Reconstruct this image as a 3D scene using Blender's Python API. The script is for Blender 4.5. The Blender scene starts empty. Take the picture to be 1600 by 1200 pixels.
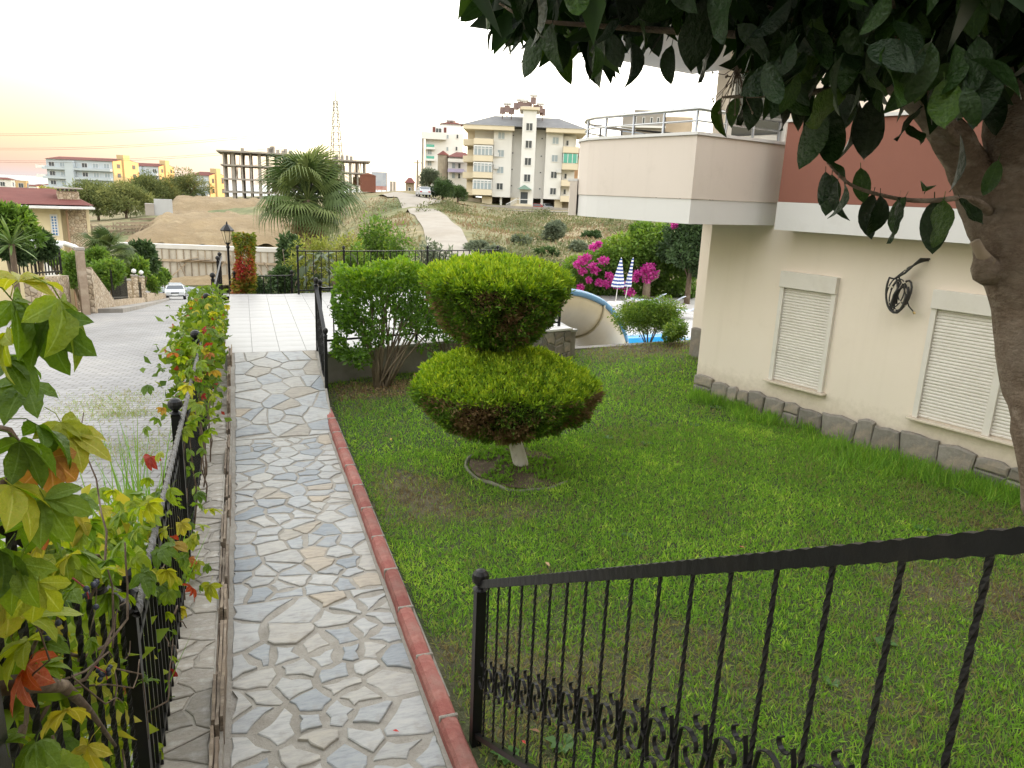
import bpy, math, random
import numpy as np
from mathutils import Vector, Matrix, noise

# ------------------------------------------------------------------ camera
SC = bpy.context.scene
COL = SC.collection
F, CX, CY = 1155.0, 800.0, 600.0           # focal length and centre of the 1600 x 1200 photograph
CAM_H, PITCH, ROLL, AZ = 2.75, math.radians(14.4), math.radians(2.4), math.radians(20.2)
FW = np.array([math.sin(AZ)*math.cos(PITCH), math.cos(AZ)*math.cos(PITCH), -math.sin(PITCH)])
_r0 = np.array([math.cos(AZ), -math.sin(AZ), 0.0]); _u0 = np.cross(_r0, FW)
RT = math.cos(ROLL)*_r0 + math.sin(ROLL)*_u0
UP = -math.sin(ROLL)*_r0 + math.cos(ROLL)*_u0
CAM = np.array([0.0, 0.0, CAM_H])
cd = bpy.data.cameras.new('camera'); cam = bpy.data.objects.new('camera', cd); COL.objects.link(cam)
cd.sensor_width = 36.0; cd.lens = 36.0*F/1600.0; cd.clip_start = 0.05; cd.clip_end = 60000
M = Matrix(((RT[0], UP[0], -FW[0], 0), (RT[1], UP[1], -FW[1], 0), (RT[2], UP[2], -FW[2], CAM_H), (0, 0, 0, 1)))
cam.matrix_world = M
SC.camera = cam

# ------------------------------------------------------------------ sky, sun, exposure
SUN_AZ, SUN_EL = math.radians(84), math.radians(5.0)      # low evening sun, right of the picture
world = bpy.data.worlds.new('World'); SC.world = world; world.use_nodes = True
wn = world.node_tree.nodes; wl = world.node_tree.links
for n in list(wn): wn.remove(n)
sky = wn.new('ShaderNodeTexSky'); sky.sky_type = 'NISHITA'; sky.sun_disc = False
sky.sun_elevation = SUN_EL; sky.sun_rotation = SUN_AZ
sky.altitude = 80; sky.air_density = 1.0; sky.dust_density = 3.0; sky.ozone_density = 1.0
bg = wn.new('ShaderNodeBackground'); out = wn.new('ShaderNodeOutputWorld')
tc = wn.new('ShaderNodeTexCoord'); sep = wn.new('ShaderNodeSeparateXYZ'); wl.new(tc.outputs['Generated'], sep.inputs[0])
def sky_ramp(stops):
    r = wn.new('ShaderNodeValToRGB'); e = r.color_ramp.elements
    e[0].position, e[0].color = stops[0][0], (*stops[0][1], 1); e[1].position, e[1].color = stops[-1][0], (*stops[-1][1], 1)
    for p, c in stops[1:-1]: x = e.new(p); x.color = (*c, 1)
    wl.new(sep.outputs['Z'], r.inputs[0]); return r
# evening haze: peach to pale yellow above the horizon away from the sun, near white on the sun's side
away = sky_ramp([(0.0, (1.25, 1.08, 1.05)), (0.012, (1.45, 0.98, 0.78)), (0.045, (1.6, 1.20, 0.80)), (0.09, (1.9, 1.6, 1.05)), (0.17, (2.6, 2.35, 1.75)), (0.32, (4.1, 3.95, 3.5)), (1.0, (2.6, 2.7, 2.9))])
toward = sky_ramp([(0.0, (3.0, 2.5, 1.9)), (0.04, (3.8, 3.3, 2.5)), (0.12, (5.2, 4.9, 4.2)), (0.3, (5.6, 5.45, 5.1)), (1.0, (2.6, 2.7, 2.9))])
dp = wn.new('ShaderNodeVectorMath'); dp.operation = 'DOT_PRODUCT'; wl.new(tc.outputs['Generated'], dp.inputs[0]); dp.inputs[1].default_value = (math.sin(SUN_AZ), math.cos(SUN_AZ), 0)
mr = wn.new('ShaderNodeMapRange'); mr.interpolation_type = 'SMOOTHSTEP'; mr.inputs[1].default_value = -0.18; mr.inputs[2].default_value = 0.50; wl.new(dp.outputs['Value'], mr.inputs[0])
hz = wn.new('ShaderNodeMix'); hz.data_type = 'RGBA'; wl.new(mr.outputs[0], hz.inputs['Factor']); wl.new(away.outputs[0], hz.inputs[6]); wl.new(toward.outputs[0], hz.inputs[7])
mixs = wn.new('ShaderNodeMix'); mixs.data_type = 'RGBA'; mixs.inputs['Factor'].default_value = 0.8
wl.new(sky.outputs[0], mixs.inputs[6]); wl.new(hz.outputs[2], mixs.inputs[7])
wl.new(mixs.outputs[2], bg.inputs[0]); bg.inputs[1].default_value = 0.15
wl.new(bg.outputs[0], out.inputs[0])
sd = bpy.data.lights.new('sun', 'SUN'); sun = bpy.data.objects.new('sun', sd); COL.objects.link(sun)
sd.energy = 1.0; sd.angle = math.radians(0.6); sd.color = (1.0, 0.46, 0.12)
sdir = Vector((math.sin(SUN_AZ)*math.cos(SUN_EL), math.cos(SUN_AZ)*math.cos(SUN_EL), math.sin(SUN_EL)))
sun.rotation_euler = (-sdir).to_track_quat('-Z', 'Y').to_euler()
vs = SC.view_settings; vs.view_transform = 'Standard'; vs.look = 'None'; vs.gamma = 1.0; vs.use_curve_mapping = False
vs.exposure = 2.55
SC.cycles.use_denoising = True
SC.cycles.max_bounces = 6; SC.cycles.diffuse_bounces = 3; SC.cycles.glossy_bounces = 2
SC.cycles.transmission_bounces = 4; SC.cycles.transparent_max_bounces = 6
SC.cycles.caustics_reflective = False; SC.cycles.caustics_refractive = False

# ------------------------------------------------------------------ helpers
def ray(px, py): return (px-CX)/F*RT - (py-CY)/F*UP + FW
def onz(px, py, z=0.0):
    d = ray(px, py); return CAM + d*((z-CAM_H)/d[2])
def at(px, py, D):                      # the point at horizontal distance D
    d = ray(px, py); return CAM + d*(D/math.hypot(d[0], d[1]))
def mpp(p): return float((np.array(p)-CAM)@FW)/F       # metres for one photo pixel at p
def sun_dir(): return np.array(sdir)

_mats = {}
def nodes_of(name):
    m = bpy.data.materials.new(name); m.use_nodes = True
    nt = m.node_tree; b = nt.nodes['Principled BSDF']; return m, nt, b
def lnk(nt, a, b): nt.links.new(a, b)
def ramp_node(nt, stops):
    r = nt.nodes.new('ShaderNodeValToRGB'); e = r.color_ramp.elements
    e[0].position, e[0].color = stops[0][0], (*stops[0][1], 1)
    e[1].position, e[1].color = stops[-1][0], (*stops[-1][1], 1)
    for p, c in stops[1:-1]:
        x = e.new(p); x.color = (*c, 1)
    return r
def noise_node(nt, scale, detail=4, coord='Object', rough=0.55, stretch=None):
    t = nt.nodes.new('ShaderNodeTexCoord'); n = nt.nodes.new('ShaderNodeTexNoise')
    n.inputs['Scale'].default_value = scale; n.inputs['Detail'].default_value = detail; n.inputs['Roughness'].default_value = rough
    if stretch:
        mp = nt.nodes.new('ShaderNodeMapping'); mp.inputs['Scale'].default_value = stretch
        lnk(nt, t.outputs[coord], mp.inputs[0]); lnk(nt, mp.outputs[0], n.inputs['Vector'])
    else:
        lnk(nt, t.outputs[coord], n.inputs['Vector'])
    return n
def mixc(nt, fac, a, b, mode='MIX'):
    m = nt.nodes.new('ShaderNodeMix'); m.data_type = 'RGBA'; m.blend_type = mode
    for sock, v in ((m.inputs[0], fac), (m.inputs[6], a), (m.inputs[7], b)):
        if isinstance(v, (int, float)): sock.default_value = v
        elif isinstance(v, tuple): sock.default_value = (*v, 1)
        else: lnk(nt, v, sock)
    return m.outputs[2]
def bump(nt, b, h, strength=0.3, dist=0.01):
    n = nt.nodes.new('ShaderNodeBump'); n.inputs['Strength'].default_value = strength; n.inputs['Distance'].default_value = dist
    lnk(nt, h, n.inputs['Height']); lnk(nt, n.outputs[0], b.inputs['Normal'])
def mat(name, c1, c2=None, scale=6.0, rough=0.8, bstr=0.25, bdist=0.006, metal=0.0, c3=None, obj_random=0.0, coord='Object', stretch=None, spec=None, dirt=None):
    """colour c1..c2(..c3) by noise, fine relief, optional per-object brightness change and large soft stains"""
    if name in _mats: return _mats[name]
    m, nt, b = nodes_of(name)
    c2 = c2 or tuple(0.8*v for v in c1)
    n = noise_node(nt, scale, 6, coord, 0.62, stretch)
    st = [(0.3, c1), (0.7, c2)] if c3 is None else [(0.28, c1), (0.5, c2), (0.72, c3)]
    r = ramp_node(nt, st); lnk(nt, n.outputs[0], r.inputs[0]); col = r.outputs[0]
    if dirt:
        n2 = noise_node(nt, dirt[1], 5, coord, 0.7); r2 = ramp_node(nt, [(0.48, (0, 0, 0)), (0.72, (1, 1, 1))]); lnk(nt, n2.outputs[0], r2.inputs[0])
        f = nt.nodes.new('ShaderNodeMath'); f.operation = 'MULTIPLY'; f.inputs[1].default_value = dirt[2]; lnk(nt, r2.outputs[0], f.inputs[0])
        col = mixc(nt, f.outputs[0], col, dirt[0])
    if obj_random:
        oi = nt.nodes.new('ShaderNodeObjectInfo'); hv = nt.nodes.new('ShaderNodeHueSaturation')
        mr = nt.nodes.new('ShaderNodeMapRange'); mr.inputs[3].default_value = 1-obj_random; mr.inputs[4].default_value = 1+obj_random
        lnk(nt, oi.outputs['Random'], mr.inputs[0]); lnk(nt, mr.outputs[0], hv.inputs['Value']); lnk(nt, col, hv.inputs['Color']); col = hv.outputs[0]
    lnk(nt, col, b.inputs['Base Color']); b.inputs['Roughness'].default_value = rough; b.inputs['Metallic'].default_value = metal
    if spec is not None: b.inputs['Specular IOR Level'].default_value = spec
    if bstr:
        n3 = noise_node(nt, scale*5, 6, coord, 0.65, stretch); bump(nt, b, n3.outputs[0], bstr, bdist)
    _mats[name] = m; return m
def glassy(name, c, rough=0.08):
    if name in _mats: return _mats[name]
    m, nt, b = nodes_of(name); b.inputs['Base Color'].default_value = (*c, 1); b.inputs['Roughness'].default_value = rough
    b.inputs['Specular IOR Level'].default_value = 0.7
    _mats[name] = m; return m
def foliage(name, stops, trans=0.35, rough=0.5, spec=0.4, attr='tint', obj=False, vein=False):
    """leaf material: colour picked by the per-leaf attribute (or by the object's random number), partly translucent"""
    if name in _mats: return _mats[name]
    m, nt, b = nodes_of(name)
    r = ramp_node(nt, stops)
    if obj:
        src = nt.nodes.new('ShaderNodeObjectInfo').outputs['Random']
    else:
        a = nt.nodes.new('ShaderNodeAttribute'); a.attribute_name = attr; src = a.outputs['Fac']
    if vein:
        n = noise_node(nt, 22, 3); md = nt.nodes.new('ShaderNodeMath'); md.operation = 'MULTIPLY_ADD'
        lnk(nt, n.outputs[0], md.inputs[0]); md.inputs[1].default_value = 0.35; ad = nt.nodes.new('ShaderNodeMath'); ad.operation = 'SUBTRACT'
        lnk(nt, src, ad.inputs[0]); ad.inputs[1].default_value = 0.175; lnk(nt, ad.outputs[0], md.inputs[2]); src = md.outputs[0]
    lnk(nt, src, r.inputs[0]); col = r.outputs[0]
    if vein:                                     # pale midrib and mottled blade
        ra = nt.nodes.new('ShaderNodeAttribute'); ra.attribute_name = 'rib'; rr_ = ramp_node(nt, [(0.90, (0, 0, 0)), (0.98, (0.28, 0.28, 0.28))]); lnk(nt, ra.outputs['Fac'], rr_.inputs[0])
        hs0 = nt.nodes.new('ShaderNodeHueSaturation'); hs0.inputs['Value'].default_value = 2.3; hs0.inputs['Saturation'].default_value = 0.75; lnk(nt, col, hs0.inputs['Color']); col = mixc(nt, rr_.outputs[0], col, hs0.outputs[0])
        nb = noise_node(nt, 9, 5); bump(nt, b, nb.outputs[0], 0.35, 0.06)
    lnk(nt, col, b.inputs['Base Color'])
    b.inputs['Roughness'].default_value = rough; b.inputs['Specular IOR Level'].default_value = spec
    if trans:
        tr = nt.nodes.new('ShaderNodeBsdfTranslucent'); mx = nt.nodes.new('ShaderNodeMixShader'); mx.inputs[0].default_value = trans
        hs = nt.nodes.new('ShaderNodeHueSaturation'); hs.inputs['Saturation'].default_value = 1.1; hs.inputs['Value'].default_value = 1.5
        lnk(nt, col, hs.inputs['Color']); lnk(nt, hs.outputs[0], tr.inputs[0])
        lnk(nt, b.outputs[0], mx.inputs[1]); lnk(nt, tr.outputs[0], mx.inputs[2])
        lnk(nt, mx.outputs[0], nt.nodes['Material Output'].inputs[0])
    _mats[name] = m; return m

class MB:
    """collects shapes and links them as one mesh object"""
    def __init__(s): s.v = []; s.f = []
    def add(s, vs_, fs_):
        o = len(s.v); s.v += [tuple(map(float, p)) for p in vs_]; s.f += [tuple(i+o for i in f) for f in fs_]; return s
    def box(s, c, size, rz=0.0, bev=0.0, rot=None):
        x, y, z = (v/2 for v in size); R = rot if rot is not None else Matrix.Rotation(rz, 3, 'Z')
        if bev <= 0:
            pts = [(a, b_, d) for d in (-z, z) for b_ in (-y, y) for a in (-x, x)]
            fs = [(0, 2, 3, 1), (4, 5, 7, 6), (0, 1, 5, 4), (2, 6, 7, 3), (0, 4, 6, 2), (1, 3, 7, 5)]
        else:
            e = min(bev, x*.9, y*.9, z*.9); pts = []; fs = []
            def ring(xx, yy, zz): return [(-xx, -yy, zz), (xx, -yy, zz), (xx, yy, zz), (-xx, yy, zz)]
            L = [ring(x-e, y-e, -z), ring(x, y, -z+e), ring(x, y, z-e), ring(x-e, y-e, z)]
            for r in L: pts += r
            fs.append((3, 2, 1, 0)); fs.append((12, 13, 14, 15))
            for k in range(3):
                for i in range(4): fs.append((k*4+i, k*4+(i+1) % 4, k*4+4+(i+1) % 4, k*4+4+i))
        c = Vector(c); return s.add([R @ Vector(p) + c for p in pts], fs)
    def bar(s, a, b, w, h=None, up=(0, 0, 1)):
        """square bar from a to b"""
        a, b = Vector(a), Vector(b); h = h or w; d = (b-a); L = d.length; d.normalize(); u = Vector(up)
        if abs(d.dot(u)) > 0.98: u = Vector((1, 0, 0))
        x = d.cross(u).normalized(); y = x.cross(d)
        pts = [p + x*(i*w/2) + y*(j*h/2) for p in (a, b) for i, j in ((-1, -1), (1, -1), (1, 1), (-1, 1))]
        return s.add(pts, [(3, 2, 1, 0), (4, 5, 6, 7)] + [(i, (i+1) % 4, 4+(i+1) % 4, 4+i) for i in range(4)])
    def tube(s, path, r, n=8, cap=True):
        P = [Vector(p) for p in path]; rs = r if hasattr(r, '__len__') else [r]*len(P)
        o = len(s.v); up = Vector((0.12, 0.31, 1)).normalized(); px = None
        for i, p in enumerate(P):
            t = (P[min(i+1, len(P)-1)] - P[max(i-1, 0)]).normalized()
            if px is None:
                px = t.cross(up);
                if px.length < 0.05: px = t.cross(Vector((1, 0, 0)))
            px = (px - t*px.dot(t)).normalized(); py = t.cross(px)
            for k in range(n):
                a = 2*math.pi*k/n; q = p + (px*math.cos(a) + py*math.sin(a))*rs[i]; s.v.append((q.x, q.y, q.z))
        for i in range(len(P)-1):
            for k in range(n):
                s.f.append((o+i*n+k, o+i*n+(k+1) % n, o+(i+1)*n+(k+1) % n, o+(i+1)*n+k))
        if cap:
            s.f.append(tuple(o+k for k in reversed(range(n)))); s.f.append(tuple(o+(len(P)-1)*n+k for k in range(n)))
        return s
    def lathe(s, c, prof, n=14):
        """prof = [(radius, z)...]"""
        o = len(s.v); c = Vector(c)
        for r, z in prof:
            for k in range(n):
                a = 2*math.pi*k/n; s.v.append((c.x+r*math.cos(a), c.y+r*math.sin(a), c.z+z))
        for i in range(len(prof)-1):
            for k in range(n): s.f.append((o+i*n+k, o+i*n+(k+1) % n, o+(i+1)*n+(k+1) % n, o+(i+1)*n+k))
        s.f.append(tuple(o+k for k in reversed(range(n)))); s.f.append(tuple(o+(len(prof)-1)*n+k for k in range(n)))
        return s
    def prism(s, poly, z0, z1):
        """poly counter-clockwise, (x, y)"""
        n = len(poly); pts = [(x, y, z0) for x, y in poly] + [(x, y, z1) for x, y in poly]
        return s.add(pts, [tuple(reversed(range(n))), tuple(range(n, 2*n))] + [(i, (i+1) % n, n+(i+1) % n, n+i) for i in range(n)])
    def mesh(s, name, m, smooth=False):
        me = bpy.data.meshes.new(name); me.from_pydata(s.v, [], s.f); me.update()
        if m is not None: me.materials.append(m)
        if smooth: me.polygons.foreach_set('use_smooth', [True]*len(me.polygons))
        return me
    def build(s, name, m, parent=None, smooth=False, loc=None):
        o = bpy.data.objects.new(name, s.mesh(name, m, smooth)); COL.objects.link(o)
        if parent is not None: o.parent = parent
        if loc is not None: o.location = loc
        return o
def tag(o, label, cat, group=None, kind=None):
    o['label'] = label; o['category'] = cat
    if group: o['group'] = group
    if kind: o['kind'] = kind
    return o
def empty(name, loc=(0, 0, 0), rz=0.0, label=None, cat=None, group=None):
    o = bpy.data.objects.new(name, None); COL.objects.link(o); o.location = tuple(map(float, loc)); o.rotation_euler = (0, 0, rz)
    o.empty_display_size = 0.1
    if label: tag(o, label, cat, group)
    return o
def link(name, me, parent=None, loc=(0, 0, 0), rot=None, scale=1.0):
    o = bpy.data.objects.new(name, me); COL.objects.link(o)
    if parent is not None: o.parent = parent
    o.location = tuple(map(float, loc))
    if rot is not None: o.rotation_euler = rot
    o.scale = (scale,)*3 if not hasattr(scale, '__len__') else scale
    return o
def copy_tree(o, parent=None):
    c = o.copy(); COL.objects.link(c); c.parent = parent
    for ch in list(o.children): copy_tree(ch, c)
    return c
def np_mesh(name, V, Fc, m, tint=None, smooth=False):
    """mesh from arrays; Fc (n,3) or (n,4); tint per vertex"""
    me = bpy.data.meshes.new(name); k = Fc.shape[1]
    me.vertices.add(len(V)); me.vertices.foreach_set('co', np.ascontiguousarray(V, dtype=np.float32).ravel())
    me.loops.add(Fc.size); me.loops.foreach_set('vertex_index', Fc.astype(np.int32).ravel())
    me.polygons.add(len(Fc)); me.polygons.foreach_set('loop_start', np.arange(0, Fc.size, k, dtype=np.int32))
    me.polygons.foreach_set('loop_total', np.full(len(Fc), k, dtype=np.int32))
    if smooth: me.polygons.foreach_set('use_smooth', np.ones(len(Fc), dtype=bool))
    if tint is not None:
        a = me.attributes.new('tint', 'FLOAT', 'POINT'); a.data.foreach_set('value', np.asarray(tint, dtype=np.float32))
    me.materials.append(m); me.update(calc_edges=True)
    return me
def unit(a): return a/np.maximum(np.linalg.norm(a, axis=-1, keepdims=True), 1e-9)
def leaves_mesh(name, P, N, size, m, rng, aspect=0.5, spread=0.8, droop=0.0, tint=None, fold=0.15):
    """one small kite-shaped leaf (two triangles) at each point P, growing roughly along N"""
    n = len(P); s = (size*(0.6+0.8*rng.random(n)))[:, None]
    d = unit(N + spread*rng.normal(size=(n, 3)) + np.array([0, 0, -droop]))
    side = unit(np.cross(d, rng.normal(size=(n, 3)))); nr = np.cross(side, d)
    a = P; b = P + d*s*0.45 + side*s*aspect*0.5 + nr*s*fold; c = P + d*s; e = P + d*s*0.45 - side*s*aspect*0.5 + nr*s*fold
    V = np.stack([a, b, c, e], 1).reshape(-1, 3); i = np.arange(n)[:, None]*4
    Fc = np.concatenate([i+np.array([[0, 1, 2]]), i+np.array([[0, 2, 3]])], 1).reshape(-1, 3)
    t = rng.random(n) if tint is None else tint
    return np_mesh(name, V, Fc, m, np.repeat(np.clip(t, 0, 1), 4))
def blob_points(rng, c, rad, n, fill=0.35):
    """points near the surface of an ellipsoid, with outward normals"""
    d = unit(rng.normal(size=(n, 3))); r = 1-fill*rng.random(n)**1.5
    return np.array(c)+d*r[:, None]*np.array(rad), d
def clumpy_crown(rng, c, rad, n, clumps=14, csize=0.42, low=-0.6):
    """a crown made of many overlapping leaf clumps; returns points, normals, tint"""
    c = np.array(c, float); rad = np.array(rad, float); P = []; N = []; T = []
    for k in range(clumps):
        d = unit(rng.normal(size=3))
        if d[2] < low: d[2] = abs(d[2])
        cc = c + d*rad*(0.35+0.4*rng.random()); rr = rad*csize*(0.6+0.7*rng.random()); rr = rr*np.array([1, 1, 0.8])
        p, q = blob_points(rng, cc, rr, n//clumps, 0.5); P.append(p); N.append(q)
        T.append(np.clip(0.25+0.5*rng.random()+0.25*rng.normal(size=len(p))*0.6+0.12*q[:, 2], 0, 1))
    return np.concatenate(P), np.concatenate(N), np.concatenate(T)

# ---- convex-cell splitting for flagstones
def clip(poly, a, b, c):                         # keep a*x+b*y<=c
    o = []
    for i in range(len(poly)):
        p, q = poly[i], poly[(i+1) % len(poly)]; dp = a*p[0]+b*p[1]-c; dq = a*q[0]+b*q[1]-c
        if dp <= 0: o.append(p)
        if dp*dq < 0:
            t = dp/(dp-dq); o.append((p[0]+t*(q[0]-p[0]), p[1]+t*(q[1]-p[1])))
    return o
def cells(x0, x1, y0, y1, n, seed, gap=(0.006, 0.016), stretch=1.0):
    R = random.Random(seed); pts = []
    area = (x1-x0)*(y1-y0); dmin = 0.62*math.sqrt(area/n); tries = 0
    while len(pts) < n and tries < 40000:
        tries += 1; p = (R.uniform(x0, x1), R.uniform(y0, y1)); dm = dmin*R.uniform(0.6, 1.25)
        if all(((p[0]-q[0])/stretch)**2+(p[1]-q[1])**2 > dm*dm for q in pts): pts.append(p)
    res = []
    for p in pts:
        poly = [(x0, y0), (x1, y0), (x1, y1), (x0, y1)]
        for q in sorted(pts, key=lambda q: (q[0]-p[0])**2+(q[1]-p[1])**2)[1:22]:
            a, b = q[0]-p[0], q[1]-p[1]; L = math.hypot(a, b); a, b = a/L, b/L
            c = a*(p[0]+q[0])/2+b*(p[1]+q[1])/2 - R.uniform(*gap)
            poly = clip(poly, a, b, c)
            if len(poly) < 3: break
        if len(poly) >= 3: res.append(poly)
    return res
def ragged(poly, R, amp, target=10):
    """uneven outline: split the long edges and jitter"""
    poly = [p for i, p in enumerate(poly) if math.hypot(p[0]-poly[i-1][0], p[1]-poly[i-1][1]) > 0.012]
    while len(poly) < target and len(poly) >= 3:
        L = [math.hypot(poly[(i+1) % len(poly)][0]-poly[i][0], poly[(i+1) % len(poly)][1]-poly[i][1]) for i in range(len(poly))]
        i = max(range(len(L)), key=lambda k: L[k]); p, q = poly[i], poly[(i+1) % len(poly)]; t = R.uniform(0.35, 0.65)
        if L[i] < 0.03: break
        nx, ny = (q[1]-p[1])/L[i], -(q[0]-p[0])/L[i]; j = R.uniform(-amp, amp*0.35)
        poly.insert(i+1, (p[0]+t*(q[0]-p[0])+nx*j, p[1]+t*(q[1]-p[1])+ny*j))
    return poly
def stone_geo(poly, h, bev, R, tilt=0.03, base=0.03):
    """a flat stone: poly in its own plane (counter-clockwise), top at h, chamfered edge"""
    cx = sum(p[0] for p in poly)/len(poly); cy = sum(p[1] for p in poly)/len(poly); n = len(poly)
    tx, ty = R.uniform(-tilt, tilt), R.uniform(-tilt, tilt); V = []
    for p in poly: V.append((p[0]-cx, p[1]-cy, -base))
    for p in poly: V.append((p[0]-cx, p[1]-cy, h-bev+(p[0]-cx)*tx+(p[1]-cy)*ty))
    for p in poly:
        d = math.hypot(p[0]-cx, p[1]-cy) or 1; k = max(0.3, 1-bev*1.6/d)
        V.append(((p[0]-cx)*k, (p[1]-cy)*k, h+(p[0]-cx)*tx+(p[1]-cy)*ty+R.uniform(-.001, .001)))
    Fs = [tuple(range(2*n, 3*n))]
    for k in range(2):
        for i in range(n): Fs.append((k*n+i, k*n+(i+1) % n, (k+1)*n+(i+1) % n, (k+1)*n+i))
    return (cx, cy), V, Fs

# ------------------------------------------------------------------ materials of the near setting
def stone_mat():
    m, nt, b = nodes_of('flagstone')
    oi = nt.nodes.new('ShaderNodeObjectInfo')
    r = ramp_node(nt, [(0.0, (0.24, 0.265, 0.285)), (0.2, (0.36, 0.37, 0.37)), (0.42, (0.39, 0.375, 0.34)), (0.6, (0.29, 0.31, 0.325)), (0.8, (0.42, 0.415, 0.395)), (0.93, (0.33, 0.30, 0.25)), (1.0, (0.39, 0.335, 0.265))])
    lnk(nt, oi.outputs['Random'], r.inputs[0])
    tcn = nt.nodes.new('ShaderNodeTexCoord'); mp = nt.nodes.new('ShaderNodeMapping'); mp.inputs['Scale'].default_value = (1.0, 4.0, 1.0)
    cmb = nt.nodes.new('ShaderNodeCombineXYZ'); ml = nt.nodes.new('ShaderNodeMath'); ml.operation = 'MULTIPLY'; ml.inputs[1].default_value = 6.28
    lnk(nt, oi.outputs['Random'], ml.inputs[0]); lnk(nt, ml.outputs[0], cmb.inputs[2]); lnk(nt, cmb.outputs[0], mp.inputs['Rotation'])
    lnk(nt, tcn.outputs['Object'], mp.inputs[0]); lnk(nt, cmb.outputs[0], mp.inputs['Location'])
    n = nt.nodes.new('ShaderNodeTexNoise'); n.inputs['Scale'].default_value = 9; n.inputs['Detail'].default_value = 8; n.inputs['Roughness'].default_value = 0.7
    lnk(nt, mp.outputs[0], n.inputs['Vector'])
    v = ramp_node(nt, [(0.28, (0.68, 0.68, 0.68)), (0.5, (1.0, 1.0, 1.0)), (0.7, (1.18, 1.15, 1.08))]); lnk(nt, n.outputs[0], v.inputs[0])
    c = mixc(nt, 1.0, r.outputs[0], v.outputs[0], 'MULTIPLY')
    n2 = noise_node(nt, 3.2, 5, 'Object', 0.7); r2 = ramp_node(nt, [(0.55, (0, 0, 0)), (0.75, (1, 1, 1))]); lnk(nt, n2.outputs[0], r2.inputs[0])
    f = nt.nodes.new('ShaderNodeMath'); f.operation = 'MULTIPLY'; f.inputs[1].default_value = 0.6; lnk(nt, r2.outputs[0], f.inputs[0])
    c = mixc(nt, f.outputs[0], c, (0.24, 0.205, 0.155)); lnk(nt, c, b.inputs['Base Color'])
    b.inputs['Roughness'].default_value = 0.72; bump(nt, b, n.outputs[0], 0.55, 0.006)
    return m
M_STONE = stone_mat()
M_CAP = mat('wall_cap_stone', (0.36, 0.33, 0.285), (0.27, 0.245, 0.21), 7, 0.85, 0.7, 0.01, c3=(0.44, 0.42, 0.39), obj_random=0.22, stretch=(1, 2.5, 1))
M_MORTAR = mat('mortar', (0.38, 0.355, 0.31), (0.285, 0.262, 0.222), 14, 0.95, 0.8, 0.012, dirt=((0.19, 0.165, 0.13), 2.2, 0.6))
M_SLATE = mat('slate_edge', (0.31, 0.25, 0.18), (0.17, 0.13, 0.095), 5, 0.9, 0.8, 0.012, c3=(0.42, 0.36, 0.28), stretch=(1, 0.5, 9), obj_random=0.25)
M_KERB = mat('red_kerb_paint', (0.36, 0.145, 0.12), (0.28, 0.10, 0.084), 9, 0.92, 0.9, 0.012, c3=(0.37, 0.16, 0.13), obj_random=0.2, spec=0.2, dirt=((0.33, 0.275, 0.23), 3, 0.4))
M_TILE = mat('white_tile', (0.39, 0.385, 0.375), (0.35, 0.345, 0.335), 3, 0.48, 0.03, 0.001, obj_random=0.035, dirt=((0.29, 0.275, 0.255), 1.1, 0.35))
M_GROUT = mat('grout', (0.26, 0.255, 0.245), (0.20, 0.195, 0.185), 12, 0.95)
M_CONC = mat('weathered_concrete', (0.34, 0.32, 0.29), (0.22, 0.205, 0.185), 2.5, 0.92, 0.5, 0.01, dirt=((0.12, 0.105, 0.085), 1.6, 0.6))
M_SOIL = mat('soil', (0.15, 0.105, 0.066), (0.095, 0.066, 0.042), 9, 0.98, 0.8, 0.02, c3=(0.21, 0.16, 0.105))
M_IRON = mat('black_iron', (0.008, 0.008, 0.0085), (0.005, 0.005, 0.0055), 18, 0.40, 0.35, 0.002, spec=0.3, dirt=((0.026, 0.020, 0.016), 6, 0.3))
M_ROPE = mat('worn_grey_rail', (0.13, 0.125, 0.12), (0.06, 0.058, 0.055), 60, 0.5, 0.6, 0.003, metal=0.3)

def lawn_mat():
    m, nt, b = nodes_of('lawn_ground')
    at_ = nt.nodes.new('ShaderNodeAttribute'); at_.attribute_name = 'tint'
    n = noise_node(nt, 0.9, 6, 'Object', 0.62); r = ramp_node(nt, [(0.36, (0.035, 0.058, 0.014)), (0.56, (0.045, 0.062, 0.018)), (0.72, (0.085, 0.075, 0.038))])
    lnk(nt, n.outputs[0], r.inputs[0]); n2 = noise_node(nt, 60, 4); r2 = ramp_node(nt, [(0.3, (0.6, 0.6, 0.6)), (0.7, (1.3, 1.3, 1.3))]); lnk(nt, n2.outputs[0], r2.inputs[0])
    n3 = noise_node(nt, 7, 5); r3 = ramp_node(nt, [(0.35, (0.075, 0.065, 0.036)), (0.65, (0.15, 0.13, 0.072))]); lnk(nt, n3.outputs[0], r3.inputs[0])
    c = mixc(nt, at_.outputs['Fac'], r.outputs[0], r3.outputs[0])
    lnk(nt, mixc(nt, 1, c, r2.outputs[0], 'MULTIPLY'), b.inputs['Base Color']); b.inputs['Roughness'].default_value = 0.95
    bump(nt, b, n2.outputs[0], 0.9, 0.02); return m
M_LAWN = lawn_mat()

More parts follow.
